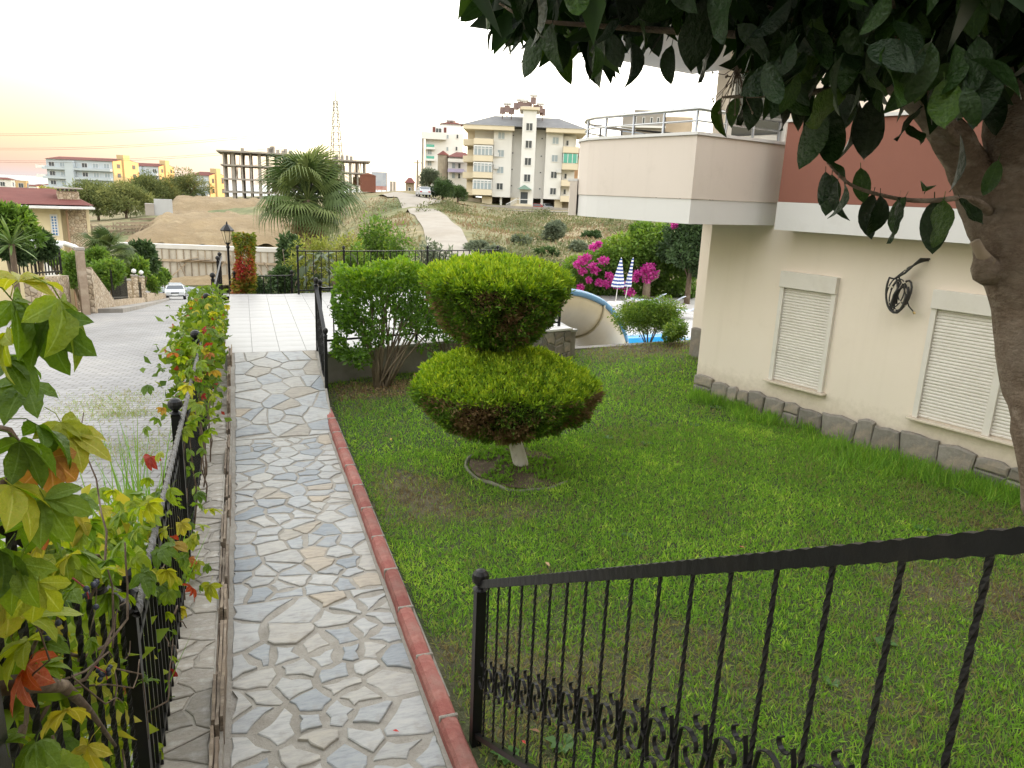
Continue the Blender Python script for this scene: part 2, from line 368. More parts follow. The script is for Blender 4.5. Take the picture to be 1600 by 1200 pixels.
# ------------------------------------------------------------------ lawn and its grass
HA = np.array([6.09, 8.85]); HD = np.array([0.27, -0.963]); HN = np.array([-0.963, -0.27])   # house corner, along its wall, out of its wall
def lawn_z(x, y): return 0.03*math.sin(x*0.9+0.6)*math.sin(y*0.7)+0.035*max(0.0, min(1.0, (x-1.1)/1.0))
LAWN = [(0.96, -3.0), (9.5, -3.0), (9.5, 12.6), (7.6, 12.42), (5.5, 12.05), (5.4, 11.65), (1.02, 10.5)]
def inside(poly, x, y):
    r = np.zeros(len(x), bool); n = len(poly)
    for i in range(n):
        x0, y0 = poly[i]; x1, y1 = poly[(i+1) % n]
        c = ((y0 > y) != (y1 > y)) & (x < (x1-x0)*(y-y0)/((y1-y0) if y1 != y0 else 1e-9)+x0); r ^= c
    return r
b_ = MB(); nx_, ny_ = 110, 190; gx = np.linspace(0.945, 9.5, nx_); gy = np.linspace(-3, 12.4, ny_)
vv = [(x, y if y < 10.45 else 10.45+(y-10.45)*1.0, lawn_z(x, y)) for y in gy for x in gx]
ff = [(j*nx_+i, j*nx_+i+1, (j+1)*nx_+i+1, (j+1)*nx_+i) for j in range(ny_-1) for i in range(nx_-1)
      if not (gy[j+1] > 10.5+0.262*max(0, gx[i]-1.02)+0.25 and gx[i] < 5.3)]
b_.add(vv, ff)
lawn = b_.build('lawn', M_LAWN, None, True); tag(lawn, 'green mown lawn between the stone path and the house', 'lawn', kind='structure')

def field(x, y, s, seed=0.0):
    out_ = np.zeros(len(x))
    for k, (fx, fy, ph) in enumerate(((1.0, 0.7, 0.3), (0.55, -1.25, 1.9), (-1.7, 1.1, 4.0), (2.6, 2.1, 0.8), (-3.3, 2.9, 2.2), (5.1, -4.3, 1.1))):
        out_ += np.sin(s*(fx*x+fy*y)+ph+seed*(k+1.3))/(1+0.45*k)
    return out_/2.6
def gauss(x, y, cx, cy, rx, ry, a=0.0):
    dx, dy = x-cx, y-cy; u = dx*math.cos(a)+dy*math.sin(a); v = -dx*math.sin(a)+dy*math.cos(a)
    return np.exp(-(u/rx)**2-(v/ry)**2)
def bare(x, y):
    """how thin and dry the turf is"""
    w = 1.1*gauss(x, y, 1.42, 6.35, 0.42, 0.8, 0.15) + 0.6*gauss(x, y, 1.4, 3.5, 1.2, 0.6) + 0.45*gauss(x, y, 3.6, 2.6, 1.0, 0.4, 0.2)
    w += 0.8*gauss(x, y, 5.6, 3.1, 0.9, 0.7) + 0.7*gauss(x, y, 2.2, 5.7, 0.55, 0.3) + 0.9*gauss(x, y, 2.6, 6.67, 0.42, 0.42) + 0.9*gauss(x, y, 6.9, 12.0, 1.8, 0.9)
    w += 0.7*gauss(x, y, 1.6, 9.9, 0.7, 0.5) + 0.5*np.clip(field(x, y, 1.6, 0.4)-0.62, 0, 1)
    w += 0.55*gauss(x, y, 4.6, 3.6, 0.7, 0.4, 0.4)+0.4*gauss(x, y, 6.3, 4.4, .5, .5)+0.3*gauss(x, y, 2.4, 3.1, 0.8, 0.5)
    return np.clip(w+0.2*field(x, y, 5.0, 1.0)+0.12*field(x, y, 13.0, 2.0), 0, 1)
_vx = np.array(b_.v); _at = lawn.data.attributes.new('tint', 'FLOAT', 'POINT'); _at.data.foreach_set('value', np.clip(bare(_vx[:, 0], _vx[:, 1])*1.1, 0, 1).astype(np.float32))
G_STOPS = [(0.0, (0.16, 0.12, 0.065)), (0.16, (0.28, 0.235, 0.105)), (0.3, (0.26, 0.32, 0.075)), (0.48, (0.125, 0.26, 0.04)), (0.75, (0.25, 0.44, 0.06)), (1.0, (0.50, 0.62, 0.11))]
M_GRASS = foliage('turf_blades', G_STOPS, 0.45, 0.6, 0.25)
rng = np.random.default_rng(11)
LZ = np.vectorize(lawn_z)
def turf(n, size, aspect, spread, xr, yr, thin=1.0, hi=0.0):
    x = rng.uniform(*xr, n); y = rng.uniform(*yr, n)
    s_ = (x-HA[0])*HD[0]+(y-HA[1])*HD[1]; o_ = (x-HA[0])*HN[0]+(y-HA[1])*HN[1]
    k = inside(LAWN, x, y) & ~((o_ < 0.03) & (s_ > -0.1)) & (rng.random(n) > bare(x, y)*thin*0.62) & (x > 0.985)
    x, y = x[k], y[k]; P = np.stack([x, y, LZ(x, y)-0.004], 1); N = np.tile([0.0, 0.0, 1.0], (len(x), 1))
    big = field(x, y, 0.8, 2.0); mid = field(x, y, 3.1, 5.0); bb = bare(x, y)
    fine = field(x, y, 17.0, 7.0)*field(x, y, 11.0, 3.0); t = 0.62+0.14*big+0.12*mid+0.42*fine+0.15*rng.normal(size=len(x))-0.6*bb*(rng.random(len(x)) < 0.9)
    t = np.where(rng.random(len(x)) < 0.03, 0.1*rng.random(len(x)), t)
    return P, N, t
mshs = []
for (n_, sz, asp, spr, xr, yr, th) in ((190000, 0.048, 0.15, 0.8, (1.0, 7.4), (2.6, 7.5), 1.0), (80000, 0.055, 0.17, 0.8, (1.0, 9.4), (7.5, 12.5), 1.0),
                                       (60000, 0.022, 0.75, 1.6, (1.0, 7.0), (2.6, 9.5), 1.05), (60000, 0.055, 0.14, 0.8, (1.0, 5.6), (0.6, 2.6), 1.0)):
    P, N, t = turf(n_, sz, asp, spr, xr, yr, th); mshs.append((P, N, t, sz, asp, spr))
root = None
for i, (P, N, t, sz, asp, spr) in enumerate(mshs):
    me = leaves_mesh('turf', P, N, sz, M_GRASS, rng, asp, spr, 0.0, t, 0.02)
    o = link('lawn_grass' if root is None else 'turf_patch', me, root)
    if root is None: root = o; tag(o, 'short green grass blades covering the lawn', 'grass', kind='stuff')
    else: o['kind'] = 'stuff'
# longer grass along the foot of the house wall
n_ = 15000; s_ = rng.uniform(0.1, 6.2, n_); wv = 0.25+0.6*np.exp(-((s_-3.0)/0.9)**2)+0.30*np.sin(s_*1.7)**2; o_ = 0.06+np.abs(rng.normal(size=n_))*0.45*wv
x, y = HA[0]+HD[0]*s_+HN[0]*o_, HA[1]+HD[1]*s_+HN[1]*o_
k = (rng.random(n_) < 0.12+0.88*(field(x, y, 3.4, 3)+0.15*field(x, y, 9, 1)+0.15 > 0)); x, y = x[k], y[k]
P = np.stack([x, y, LZ(x, y)-0.004], 1); t = 0.62+0.13*rng.normal(size=len(x))
o = link('long_grass', leaves_mesh('long_grass', P, np.tile([0., 0., 1.], (len(x), 1)), 0.15, M_GRASS, rng, 0.05, 0.48, 0, t+0.12*field(x, y, 5.0, 2.0), 0.01))
tag(o, 'longer bright green grass along the stone foot of the house wall', 'grass', kind='stuff')
# low broad weeds in the turf
tuft = MB()
R = random.Random(4)
for k in range(7):
    a = k*0.9+R.random(); L = R.uniform(0.05, 0.09); w = 0.02; dx, dy = math.cos(a), math.sin(a)
    tuft.add([(0, 0, 0.002), (dx*L*.6-dy*w, dy*L*.6+dx*w, 0.02), (dx*L, dy*L, 0.012), (dx*L*.6+dy*w, dy*L*.6-dx*w, 0.02)], [(0, 1, 2), (0, 2, 3)])
M_WEED = foliage('weed_leaf', [(0, (0.07, 0.17, 0.03)), (1, (0.15, 0.23, 0.10))], 0.3, 0.5, 0.4, obj=True)
wme = tuft.mesh('weed', M_WEED)
for (px, py, sc, lab) in ((1235, 590, 1.6, 'below the left roller shutter'), (1120, 640, 1.4, 'left of the stone foot near the house corner'), (1180, 660, 1.3, 'between topiary and left shutter'), (1085, 670, 1.2, 'right of the topiary, level with its lower tier'), (1010, 700, 1.1, 'just right of the round bed'), (980, 840, 0.9, 'above the middle of the stair rail'), (1380, 1005, 1.2, 'behind the right half of the stair rail bars'), (1100, 880, 0.9, 'touching the stair rail line in the view'), (1300, 1070, 0.9, 'low between the right stair rail bars'), (880, 1170, 1.3, 'at the bottom behind the left stair rail bars'), (795, 1185, 1.2, 'in the lowest left corner behind the stair post'), (1500, 770, 1.3, 'near the long grass below the right shutter'), (1440, 830, 1.2, 'above the right end of the stair rail'), (950, 690, 1.1, 'at the right edge of the round bed')):
    p = onz(px, py, 0.03)
    o = link('broadleaf_weed', wme, None, (p[0], p[1], lawn_z(p[0], p[1])+0.008), (0, 0, R.uniform(0, 6)), sc)
    tag(o, 'broad-leaved lawn weed '+lab, 'weed', 'broad-leaved weeds in the lawn')

# ------------------------------------------------------------------ flagstone path and ramp
RAMP0, RAMP1, TER_Z = 8.24, 10.55, 0.5
def path_z(y): return 0.0 if y < RAMP0 else min(TER_Z, (y-RAMP0)/(RAMP1-RAMP0)*TER_Z)
def path_right(y): return 0.86 if y < 8.4 else 0.86+0.09*(y-8.4)/(RAMP1-8.4)
pm = MB(); ys = [1.9, 2.6, 4, 6, RAMP0, RAMP1]
for a in range(len(ys)-1):
    y0, y1 = ys[a], ys[a+1]
    pm.add([(-0.26, y0, path_z(y0)), (path_right(y0)+0.03, y0, path_z(y0)), (path_right(y1)+0.03, y1, path_z(y1)), (-0.26, y1, path_z(y1))], [(0, 1, 2, 3)])
pm.add([(0.89, RAMP0, -0.05), (0.98, RAMP1, -0.05), (0.98, RAMP1, TER_Z), (0.89, RAMP0, 0.0)], [(0, 1, 2, 3)])
path = pm.build('garden_path', M_MORTAR); tag(path, 'grey crazy-paved stone path leading from the steps to the white terrace', 'path', kind='structure')
R = random.Random(7)
# a run of stones on the level part, a second run on the ramp
def lay(x0, x1, y0, y1, n, seed, gap, zf, slope, name, parent, stretch=1.0, h=(0.004, 0.012), amp=0.014, m=None):
    for poly in cells(x0, x1, y0, y1, n, seed, gap, stretch):
        poly = ragged(poly, R, amp, 10)
        if len(poly) < 4: continue
        (cx, cy), V, Fs = stone_geo(poly, R.uniform(*h), 0.004, R, 0.012)
        me = bpy.data.meshes.new(name); me.from_pydata(V, [], Fs); me.materials.append(m or M_STONE)
        link(name, me, parent, (cx, cy, zf(cy)), (math.atan(slope), 0, 0))
lay(-0.17, 0.845, 2.0, 4.75, 74, 3, (0.006, 0.030), path_z, 0, 'paving_stone', path, 1.2, (0.005, 0.016), 0.022)
lay(-0.17, 0.845, 4.77, RAMP0-0.01, 108, 5, (0.003, 0.019), path_z, 0, 'paving_stone', path, 1.5, (0.004, 0.012), 0.016)
lay(-0.17, 0.90, RAMP0+0.01, RAMP1-0.02, 40, 9, (0.004, 0.010), path_z, TER_Z/(RAMP1-RAMP0), 'paving_stone', path, 1.15)

# low boundary wall on the left of the path, capped with flagstones, slate standing on edge along the path
wl_ = MB(); wl_.box((-0.40, 8.0, -0.6), (0.30, 17.2, 1.46))
wl_.box((-0.225, 6.0, -0.2), (0.04, 9.1, 0.56))
bw = wl_.build('boundary_wall', M_MORTAR); tag(bw, 'low stone boundary wall along the left side of the path', 'wall')
lay(-0.545, -0.258, 2.2, 10.5, 100, 21, (0.003, 0.010), lambda y: 0.132, 0, 'cap_stone', bw, 1.1, (0.004, 0.010), 0.014, M_CAP)
y = 2.0
while y < 10.4:
    L = R.uniform(0.3, 0.75); sm = MB(); q = R.uniform(0.010, 0.022); top = R.uniform(0.15, 0.205); n_ = 6
    pts = []; nlay = R.choice((2, 3))
    for l in range(nlay):
        x0 = -0.258+l*0.02; tp = top-0.022*abs(l-R.randint(0, nlay-1))-R.uniform(0, .02); a0, a1 = R.uniform(0, .06), R.uniform(0, .06)
        prof = [(x0, 0), (x0+0.018, 0), (x0+0.017, 1), (x0+0.002, 1)]
        V = []
        for i in range(n_):
            yy = a0+(L-a0-a1)*i/(n_-1); zt = tp+R.uniform(-0.012, 0.012)
            for (xx, hz) in prof: V.append((xx+R.uniform(-.003, .003), yy, zt if hz else -0.02))
        Fs = [(3, 2, 1, 0), tuple((n_-1)*4+i for i in range(4))]
        for i in range(n_-1):
            for k in range(4): Fs.append((i*4+k, i*4+(k+1) % 4, (i+1)*4+(k+1) % 4, (i+1)*4+k))
        sm.add(V, Fs)
    sm.build('slate_slab', M_SLATE, bw, loc=(0, y, path_z(y)*0.98))
    y += L+R.uniform(0.0, 0.02)

# red painted kerb between path and lawn
kr = empty('red_kerb', (0.90, 2.0, 0), 0, 'red painted concrete kerb between path and lawn', 'kerb')
y = 1.6; i = 0
while y < 8.9:
    L = R.uniform(0.5, 0.56); L = min(L, 9.0-y); kb = MB(); hw = 0.052; n_ = 5
    V = []; pr = [(-hw, -0.15), (hw, -0.15), (hw, 0.07), (hw*.72, 0.098), (0.0, 0.108), (-hw*.72, 0.098), (-hw, 0.07)]
    for j in range(n_):
        for (xx, zz) in pr: V.append((xx+R.uniform(-.003, .003), L*j/(n_-1)*0.985, zz+R.uniform(-.003, .003)-(0.006 if j in (0, n_-1) else 0)))
    m_ = len(pr); Fs = [tuple(reversed(range(m_))), tuple((n_-1)*m_+q for q in range(m_))]
    for j in range(n_-1):
        for q in range(m_): Fs.append((j*m_+q, j*m_+(q+1) % m_, (j+1)*m_+(q+1) % m_, (j+1)*m_+q))
    kb.add(V, Fs)
    o = kb.build('kerb_block', M_KERB, kr, loc=(R.uniform(-.004, .004), y-2.0, R.uniform(-.004, .004))); o.rotation_euler = (0, 0, R.uniform(-.008, .008))
    MB().box((0, 0, -0.028), (0.100, 0.018, 0.262), bev=0.006).build('mortar_joint', M_MORTAR, kr, loc=(0, y+L-2.0, 0))
    y += L+0.006; i += 1
MB().box((0, 2.2, -0.02), (0.15, 9.0, 0.08)).build('kerb_bed', M_MORTAR, kr)

# white tiled terrace
TER = [(-0.30, RAMP1), (0.98, RAMP1-0.02), (5.4, 11.72), (6.0, 17.5), (1.05, 16.42), (-0.30, 16.5)]
tm = MB().prism(TER, -0.6, TER_Z-0.012)
ter = tm.build('terrace_floor', M_GROUT); tag(ter, 'white tiled terrace floor at the end of the path', 'floor', kind='structure')
T = 0.36; tms = {}
ix = 0
xx = -0.30
while xx < 6.0:
    yy = RAMP1
    while yy < 17.6:
        q = [(xx+.002, yy+.002), (xx+T-.002, yy+.002), (xx+T-.002, yy+T-.002), (xx+.002, yy+T-.002)]
        full = inside(TER, np.array([p[0] for p in q]), np.array([p[1] for p in q]))
        if not full.all():
            for i in range(len(TER)):                      # cut the edge tiles to the terrace outline
                (x0, y0), (x1, y1) = TER[i], TER[(i+1) % len(TER)]; a, b__ = y1-y0, -(x1-x0); Ln = math.hypot(a, b__)
                if i == 4: continue
                q = clip(q, a/Ln, b__/Ln, (a*x0+b__*y0)/Ln-0.003)
                if len(q) < 3: break
        if len(q) >= 3 and sum(q[i-1][0]*q[i][1]-q[i][0]*q[i-1][1] for i in range(len(q))) > 0.004:
            cx, cy = xx+T/2, yy+T/2
            if full.all():
                if 'f' not in tms: tms['f'] = MB().box((0, 0, -0.003), (T-.004, T-.004, 0.016), bev=0.0015).mesh('tile', M_TILE)
                me = tms['f']
            else:
                me = MB().prism([(p[0]-cx, p[1]-cy) for p in q], -0.011, 0.005).mesh('tile', M_TILE)
            link('tile', me, ter, (cx, cy, TER_Z-0.004+random.uniform(-.0007, .0007)))
        yy += T
    xx += T
tw = MB()
tw.add([(1.0, 10.50, -0.1), (5.42, 11.70, -0.1), (5.42, 11.70, TER_Z-0.04), (1.0, 10.50, TER_Z-0.04)], [(0, 1, 2, 3)])
dirx = Vector((4.42, 1.2, 0)).normalized()
o = MB().bar((0.99, 10.555, 0.215), (5.42, 11.76, 0.215), 0.2, 0.49).build('terrace_wall', M_CONC); tag(o, 'low grey concrete wall under the terrace edge behind the bushes', 'wall')
MB().bar((0.99, 10.53, 0.485), (5.42, 11.735, 0.485), 0.26, 0.04).build('coping', M_TILE, o)

# ------------------------------------------------------------------ unseen steps and house, added behind the camera to shade the foreground
st = empty('added_garden_steps', (0.2, 2.0, 0), 0); tag(st, 'added unseen stone steps leading up from the path behind the viewer', 'steps', kind='structure')
for k in range(7): MB().box((0.1, -0.15-k*0.28, 0.08*(k+1)-0.3), (1.25, 0.28, 0.16*(k+1)+0.6)).build('step', M_MORTAR, st)
MB().box((0.1, -3.1, 0.40), (1.25, 2.3, 1.5)).build('landing', M_MORTAR, st)
nh = empty('added_shade_house', (0, -3.4, 0), 0, 'added unseen plastered house behind the viewer, shading the foreground', 'house')  # added out of view to block skylight from behind the camera
M_NH = mat('shade_house_plaster', (0.45, 0.40, 0.33), (0.40, 0.355, 0.29), 0.8, 0.9, 0.2, 0.003)
MB().box((0.5, -4.0, 3.6), (19, 7.0, 8.4)).build('wall', M_NH, nh)
for x in (-6, -2.5, 3.2, 6.8): MB().box((x, -0.48, 5.4), (1.3, 0.06, 1.5)).build('window', mat('shade_house_glass', (0.05, 0.06, 0.07), None, 3, 0.1, 0), nh)
MB().box((0.5, -4.0, 7.95), (20, 8.0, 0.25)).build('eave', mat('shade_house_eave', (0.5, 0.48, 0.45), None, 3, 0.8), nh)

# ------------------------------------------------------------------ the house on the right
def plaster_mat(name, c1, c2, stain, base=None):
    """painted render: soft mottling, faint rain streaks, splashed soil near the ground"""
    m, nt, b = nodes_of(name); n = noise_node(nt, 0.8, 6, 'Object', 0.6); r = ramp_node(nt, [(0.3, c1), (0.7, c2)]); lnk(nt, n.outputs[0], r.inputs[0]); c = r.outputs[0]
    s_ = noise_node(nt, 5.0, 5, 'Object', 0.6, (1.0, 1.0, 0.06)); rs = ramp_node(nt, [(0.55, (0, 0, 0)), (0.85, (0.30, 0.30, 0.30))]); lnk(nt, s_.outputs[0], rs.inputs[0]); c = mixc(nt, rs.outputs[0], c, stain)
    n2 = noise_node(nt, 2.2, 7, 'Object', 0.75); rd = ramp_node(nt, [(0.56, (0, 0, 0)), (0.8, (0.42, 0.42, 0.42))]); lnk(nt, n2.outputs[0], rd.inputs[0]); c = mixc(nt, rd.outputs[0], c, stain)
    if base:
        t = nt.nodes.new('ShaderNodeTexCoord'); sp_ = nt.nodes.new('ShaderNodeSeparateXYZ'); lnk(nt, t.outputs['Object'], sp_.inputs[0]); n3 = noise_node(nt, 9, 6, 'Object', 0.75)
        ad = nt.nodes.new('ShaderNodeMath'); ad.operation = 'MULTIPLY_ADD'; lnk(nt, n3.outputs[0], ad.inputs[0]); ad.inputs[1].default_value = -0.55; lnk(nt, sp_.outputs['Z'], ad.inputs[2])
        mr_ = nt.nodes.new('ShaderNodeMapRange'); mr_.inputs[1].default_value = 0.0; mr_.inputs[2].default_value = 0.28; mr_.inputs[3].default_value = 0.5; mr_.inputs[4].default_value = 0.0; lnk(nt, ad.outputs[0], mr_.inputs[0]); c = mixc(nt, mr_.outputs[0], c, base)
    lnk(nt, c, b.inputs['Base Color']); b.inputs['Roughness'].default_value = 0.9; n4 = noise_node(nt, 45, 6, 'Object', 0.7); bump(nt, b, n4.outputs[0], 0.3, 0.004); _mats[name] = m; return m
M_PLASTER = plaster_mat('cream_plaster', (0.82, 0.725, 0.625), (0.78, 0.685, 0.58), (0.66, 0.575, 0.465), (0.40, 0.33, 0.23))
M_PLASTER2 = plaster_mat('beige_parapet_plaster', (0.68, 0.60, 0.54), (0.64, 0.565, 0.505), (0.47, 0.41, 0.355))
M_WHITE = plaster_mat('white_plaster', (0.70, 0.685, 0.675), (0.66, 0.645, 0.63), (0.54, 0.515, 0.48))
M_REDP = plaster_mat('brick_red_plaster', (0.275, 0.115, 0.082), (0.25, 0.10, 0.072), (0.215, 0.10, 0.078))
M_PVC = mat('white_shutter_plastic', (0.74, 0.70, 0.65), (0.69, 0.65, 0.595), 3, 0.4, 0.04, 0.001, dirt=((0.52, 0.47, 0.40), 4, 0.3))
M_SILL = mat('pale_marble_sill', (0.66, 0.58, 0.47), (0.58, 0.50, 0.40), 6, 0.45, 0.1, 0.002)
M_STEEL = mat('brushed_steel_rail', (0.60, 0.60, 0.60), (0.52, 0.52, 0.52), 30, 0.28, 0.05, 0.001, metal=0.9)
M_PSTONE = mat('plinth_stone', (0.30, 0.275, 0.24), (0.215, 0.195, 0.17), 5, 0.9, 0.7, 0.012, c3=(0.37, 0.32, 0.265), obj_random=0.28, dirt=((0.30, 0.19, 0.10), 2.4, 0.35))
M_DARK = glassy('dark_window_glass', (0.03, 0.035, 0.04), 0.1)
HRZ = math.atan2(HD[1], HD[0])
house = empty('house', (HA[0], HA[1], 0), HRZ, 'cream plastered house with curved balcony, red bay and white roller shutters', 'house')
# local x runs along the wall towards the camera, local y into the house
w = MB(); w.box((4.1, 3.6, 4.0), (8.2, 7.2, 8.6)); w.build('wall', M_PLASTER, house)
w = MB(); w.box((-0.94, 4.6, 4.0), (1.874, 5.2, 8.6)); w.build('setback_wall', M_PLASTER, house)
# ground-floor roller shutters
def shutter(x0, x1, z0, z1, leaves):
    f = MB(); fr = 0.055
    f.box(((x0+x1)/2, -0.03, z1-0.10), (x1-x0, 0.09, 0.20), bev=0.006)
    for xx in (x0+fr/2, x1-fr/2): f.box((xx, -0.018, (z0+z1-0.2)/2), (fr, 0.06, z1-0.2-z0-0.002), bev=0.004)
    for xx in leaves: f.box((xx, -0.020, (z0+z1-0.2)/2), (0.07, 0.064, z1-0.2-z0-0.002), bev=0.004)
    wo = f.build('window_shutter', M_PVC, house)
    ed = [x0+fr]+[v for xx in leaves for v in (xx-.035, xx+.035)]+[x1-fr]
    for a in range(0, len(ed), 2):
        s_ = MB(); n = 34; hgt = (z1-0.2-z0-0.01)/n; xa, xb = ed[a]+.001, ed[a+1]-.001
        prof = []
        for k in range(n):
            zb = z0+0.01+k*hgt
            prof += [(-0.004, zb), (-0.016, zb+hgt*0.30), (-0.016, zb+hgt*0.70), (-0.004, zb+hgt*0.97)]
        V = [(xa, yv, zv) for yv, zv in prof]+[(xb, yv, zv) for yv, zv in prof]; n2 = len(prof)
        s_.add(V, [(i, n2+i, n2+i+1, i+1) for i in range(n2-1)])
        pn = s_.build('slatted_panel', M_PVC, wo)
        for t in (0.15, 0.85): MB().lathe((xa+(xb-xa)*t, -0.024, z0+0.035), [(0.009, -0.004), (0.011, 0), (0.009, .004)], 8).build('stop_knob', M_PVC, pn)
    MB().box(((x0+x1)/2, -0.045, z0-0.012), (x1-x0+0.09, 0.11, 0.025), bev=0.004).build('sill', M_SILL, wo)
shutter(1.22, 1.985, 0.545, 1.955, [])
shutter(3.09, 4.62, 0.545, 1.955, [3.84])
# stone facing round the foot of the walls, every stone its own piece
R = random.Random(33)
MB().box((2.98, -0.006, 0.02), (5.9, 0.03, 0.42)).build('plinth_backing', M_CONC, house)
def plinth_piece(pts, dep, ybase):
    cx = sum(p[0] for p in pts)/len(pts); cz = sum(p[1] for p in pts)/len(pts); n_ = len(pts); V = []; Fs = []
    for k, yv in ((1.0, 0.0), (0.985, -dep*0.62), (0.86, -dep*0.95)):
        for p in pts: V.append(((p[0]-cx)*k, yv+R.uniform(-.005, .005), (p[1]-cz)*k))
    V.append((R.uniform(-.02, .02), -dep*1.06, R.uniform(-.02, .02)))
    for r_ in range(2):
        for i in range(n_): Fs.append((r_*n_+i, r_*n_+(i+1) % n_, (r_+1)*n_+(i+1) % n_, (r_+1)*n_+i))
    for i in range(n_): Fs.append((2*n_+i, 2*n_+(i+1) % n_, 3*n_))
    me = bpy.data.meshes.new('plinth_stone'); me.from_pydata(V, [], Fs); me.materials.append(M_PSTONE)
    link('plinth_stone', me, house, (cx, ybase, cz))
def plinth(x0, x1, ybase, hlo, hhi):
    x = x0; sl = 0.0
    while x < x1:
        w_ = R.uniform(0.17, 0.40); h = R.uniform(hlo, hhi); g = 0.004; s1 = R.uniform(-.05, .05); z0 = -0.08
        split = R.random() < 0.45; zs = h*R.uniform(0.45, 0.65)
        def edge(z, s_, xb): return xb+s_*(z-z0)/(h-z0)
        def poly(za, zb, cap):
            xl0, xl1 = edge(za, sl, x)+g/2, edge(zb, sl, x)+g/2; xr0, xr1 = edge(za, s1, x+w_)-g/2, edge(zb, s1, x+w_)-g/2; p = [(xl0, za), (xr0, za), (xr0*.5+xr1*.5+R.uniform(-.006, .002), (za+zb)/2)]
            if cap: p += [(xr1, zb-R.uniform(.01, .045)), (xr1-(xr1-xl1)*0.22, zb-R.uniform(0, .02)), ((xl1+xr1)/2+R.uniform(-.03, .03), zb), (xl1+(xr1-xl1)*0.2, zb-R.uniform(0, .025)), (xl1, zb-R.uniform(.01, .045))]
            else: p += [(xr1, zb-R.uniform(0, .02)), ((xl1+xr1)/2, zb+R.uniform(-.015, .01)), (xl1, zb-R.uniform(0, .02))]
            p.append((xl0*.5+xl1*.5+R.uniform(-.002, .006), (za+zb)/2)); return p
        if split:
            plinth_piece(poly(z0, zs-0.002, False), R.uniform(.04, .055), ybase); plinth_piece(poly(zs+0.004, h, True), R.uniform(.035, .05), ybase)
        else: plinth_piece(poly(z0, h, True), R.uniform(.04, .06), ybase)
        x += w_; sl = s1
plinth(0.0, 6.0, -0.02, 0.30, 0.40)
plinth(-1.86, -0.9, 1.98, 0.55, 0.62)
# balcony: thin walls round a slab, curved at the far end
outer = [(1.0, -0.0), (1.0, -1.61), (-0.60, -1.61), (-0.85, -1.585), (-1.15, -1.47), (-1.45, -1.24), (-1.68, -0.9), (-1.80, -0.5), (-1.84, 0.0), (-1.84, 1.97)]
def offset_in(pts, t):
    res = []
    for i, p in enumerate(pts):
        a = pts[max(i-1, 0)]; c = pts[min(i+1, len(pts)-1)]; ns = []
        for (u, v) in ((a, p), (p, c)):
            dx, dy = v[0]-u[0], v[1]-u[1]; L = math.hypot(dx, dy)
            if L > 1e-6: ns.append((dy/L, -dx/L))
        nx = sum(n[0] for n in ns)/len(ns); ny = sum(n[1] for n in ns)/len(ns); q = nx*nx+ny*ny
        res.append((p[0]-nx*t/q*(1), p[1]-ny*t/q*(1)))
    return res
def ribbon(mb, pts, t_out, t_in, z0, z1):
    po, pi = offset_in(pts, t_out), offset_in(pts, t_in); n = len(pts); V = []
    for a, b in zip(po, pi): V += [(a[0], a[1], z0), (a[0], a[1], z1), (b[0], b[1], z1), (b[0], b[1], z0)]
    Fs = [(0, 1, 2, 3), tuple(reversed([(n-1)*4+k for k in range(4)]))]
    for i in range(n-1):
        for k in range(4): Fs.append((i*4+k, (i+1)*4+k, (i+1)*4+(k+1) % 4, i*4+(k+1) % 4))
    mb.add(V, Fs); return mb
_t = offset_in(outer, 0.1)
sgn = 1 if (_t[1][0] < 1.0 and _t[1][1] > -1.61) else -1
bal = MB(); ribbon(bal, outer, 0, sgn*0.15, 2.78, 3.47).build('balcony', M_PLASTER2, house)
bal = house.children[-1]
lo = MB(); ribbon(lo, outer, sgn*0.012, sgn*0.16, 2.50, 2.776)
lo.prism([tuple(p) for p in (offset_in(outer, sgn*0.155))[::-1]][::1] if False else [(0.84, -1.45), (0.84, 0.0), (-1.6, 0.0), (-1.6, -0.6), (-1.2, -1.2), (-0.6, -1.45)][::-1], 2.505, 2.70)
lo.build('balcony_band', M_WHITE, bal)
ribbon(MB(), outer, -sgn*0.025, sgn*0.17, 3.472, 3.505).build('balcony_coping', M_WHITE, bal)
outer2 = [(-1.22, -1.56), (-1.53, -1.31), (-1.78, -0.95), (-1.92, -0.52), (-1.96, 0.0), (-1.96, 1.97)]
ribbon(MB(), outer2, 0, sgn*0.10, 2.50, 2.955).build('outer_ledge', M_PLASTER2, bal)
ribbon(MB(), outer2, -sgn*0.03, sgn*0.10, 2.957, 2.99).build('ledge_coping', M_WHITE, bal)
def along(pts, step):
    res = []; acc = 0.0; nxt = 0.06
    for a, b in zip(pts, pts[1:]):
        L = math.hypot(b[0]-a[0], b[1]-a[1])
        while nxt <= acc+L:
            t = (nxt-acc)/L; res.append((a[0]+t*(b[0]-a[0]), a[1]+t*(b[1]-a[1]))); nxt += step
        acc += L
    return res
mid = offset_in(outer, sgn*0.07)
rl = empty('balcony_railing', (0, 0, 0)); rl.parent = bal
MB().tube([(x, y, 3.755) for x, y in mid], 0.024, 10).build('top_tube', M_STEEL, rl, True)
MB().tube([(x, y, 3.63) for x, y in mid], 0.012, 8).build('middle_tube', M_STEEL, rl, True)
pme = MB().lathe((0, 0, 0), [(0.03, 0.0), (0.03, 0.008), (0.017, 0.012), (0.017, 0.235)], 10).mesh('railing_post', M_STEEL, True)
for (x, y) in along(mid, 0.5): link('railing_post', pme, rl, (x, y, 3.505))
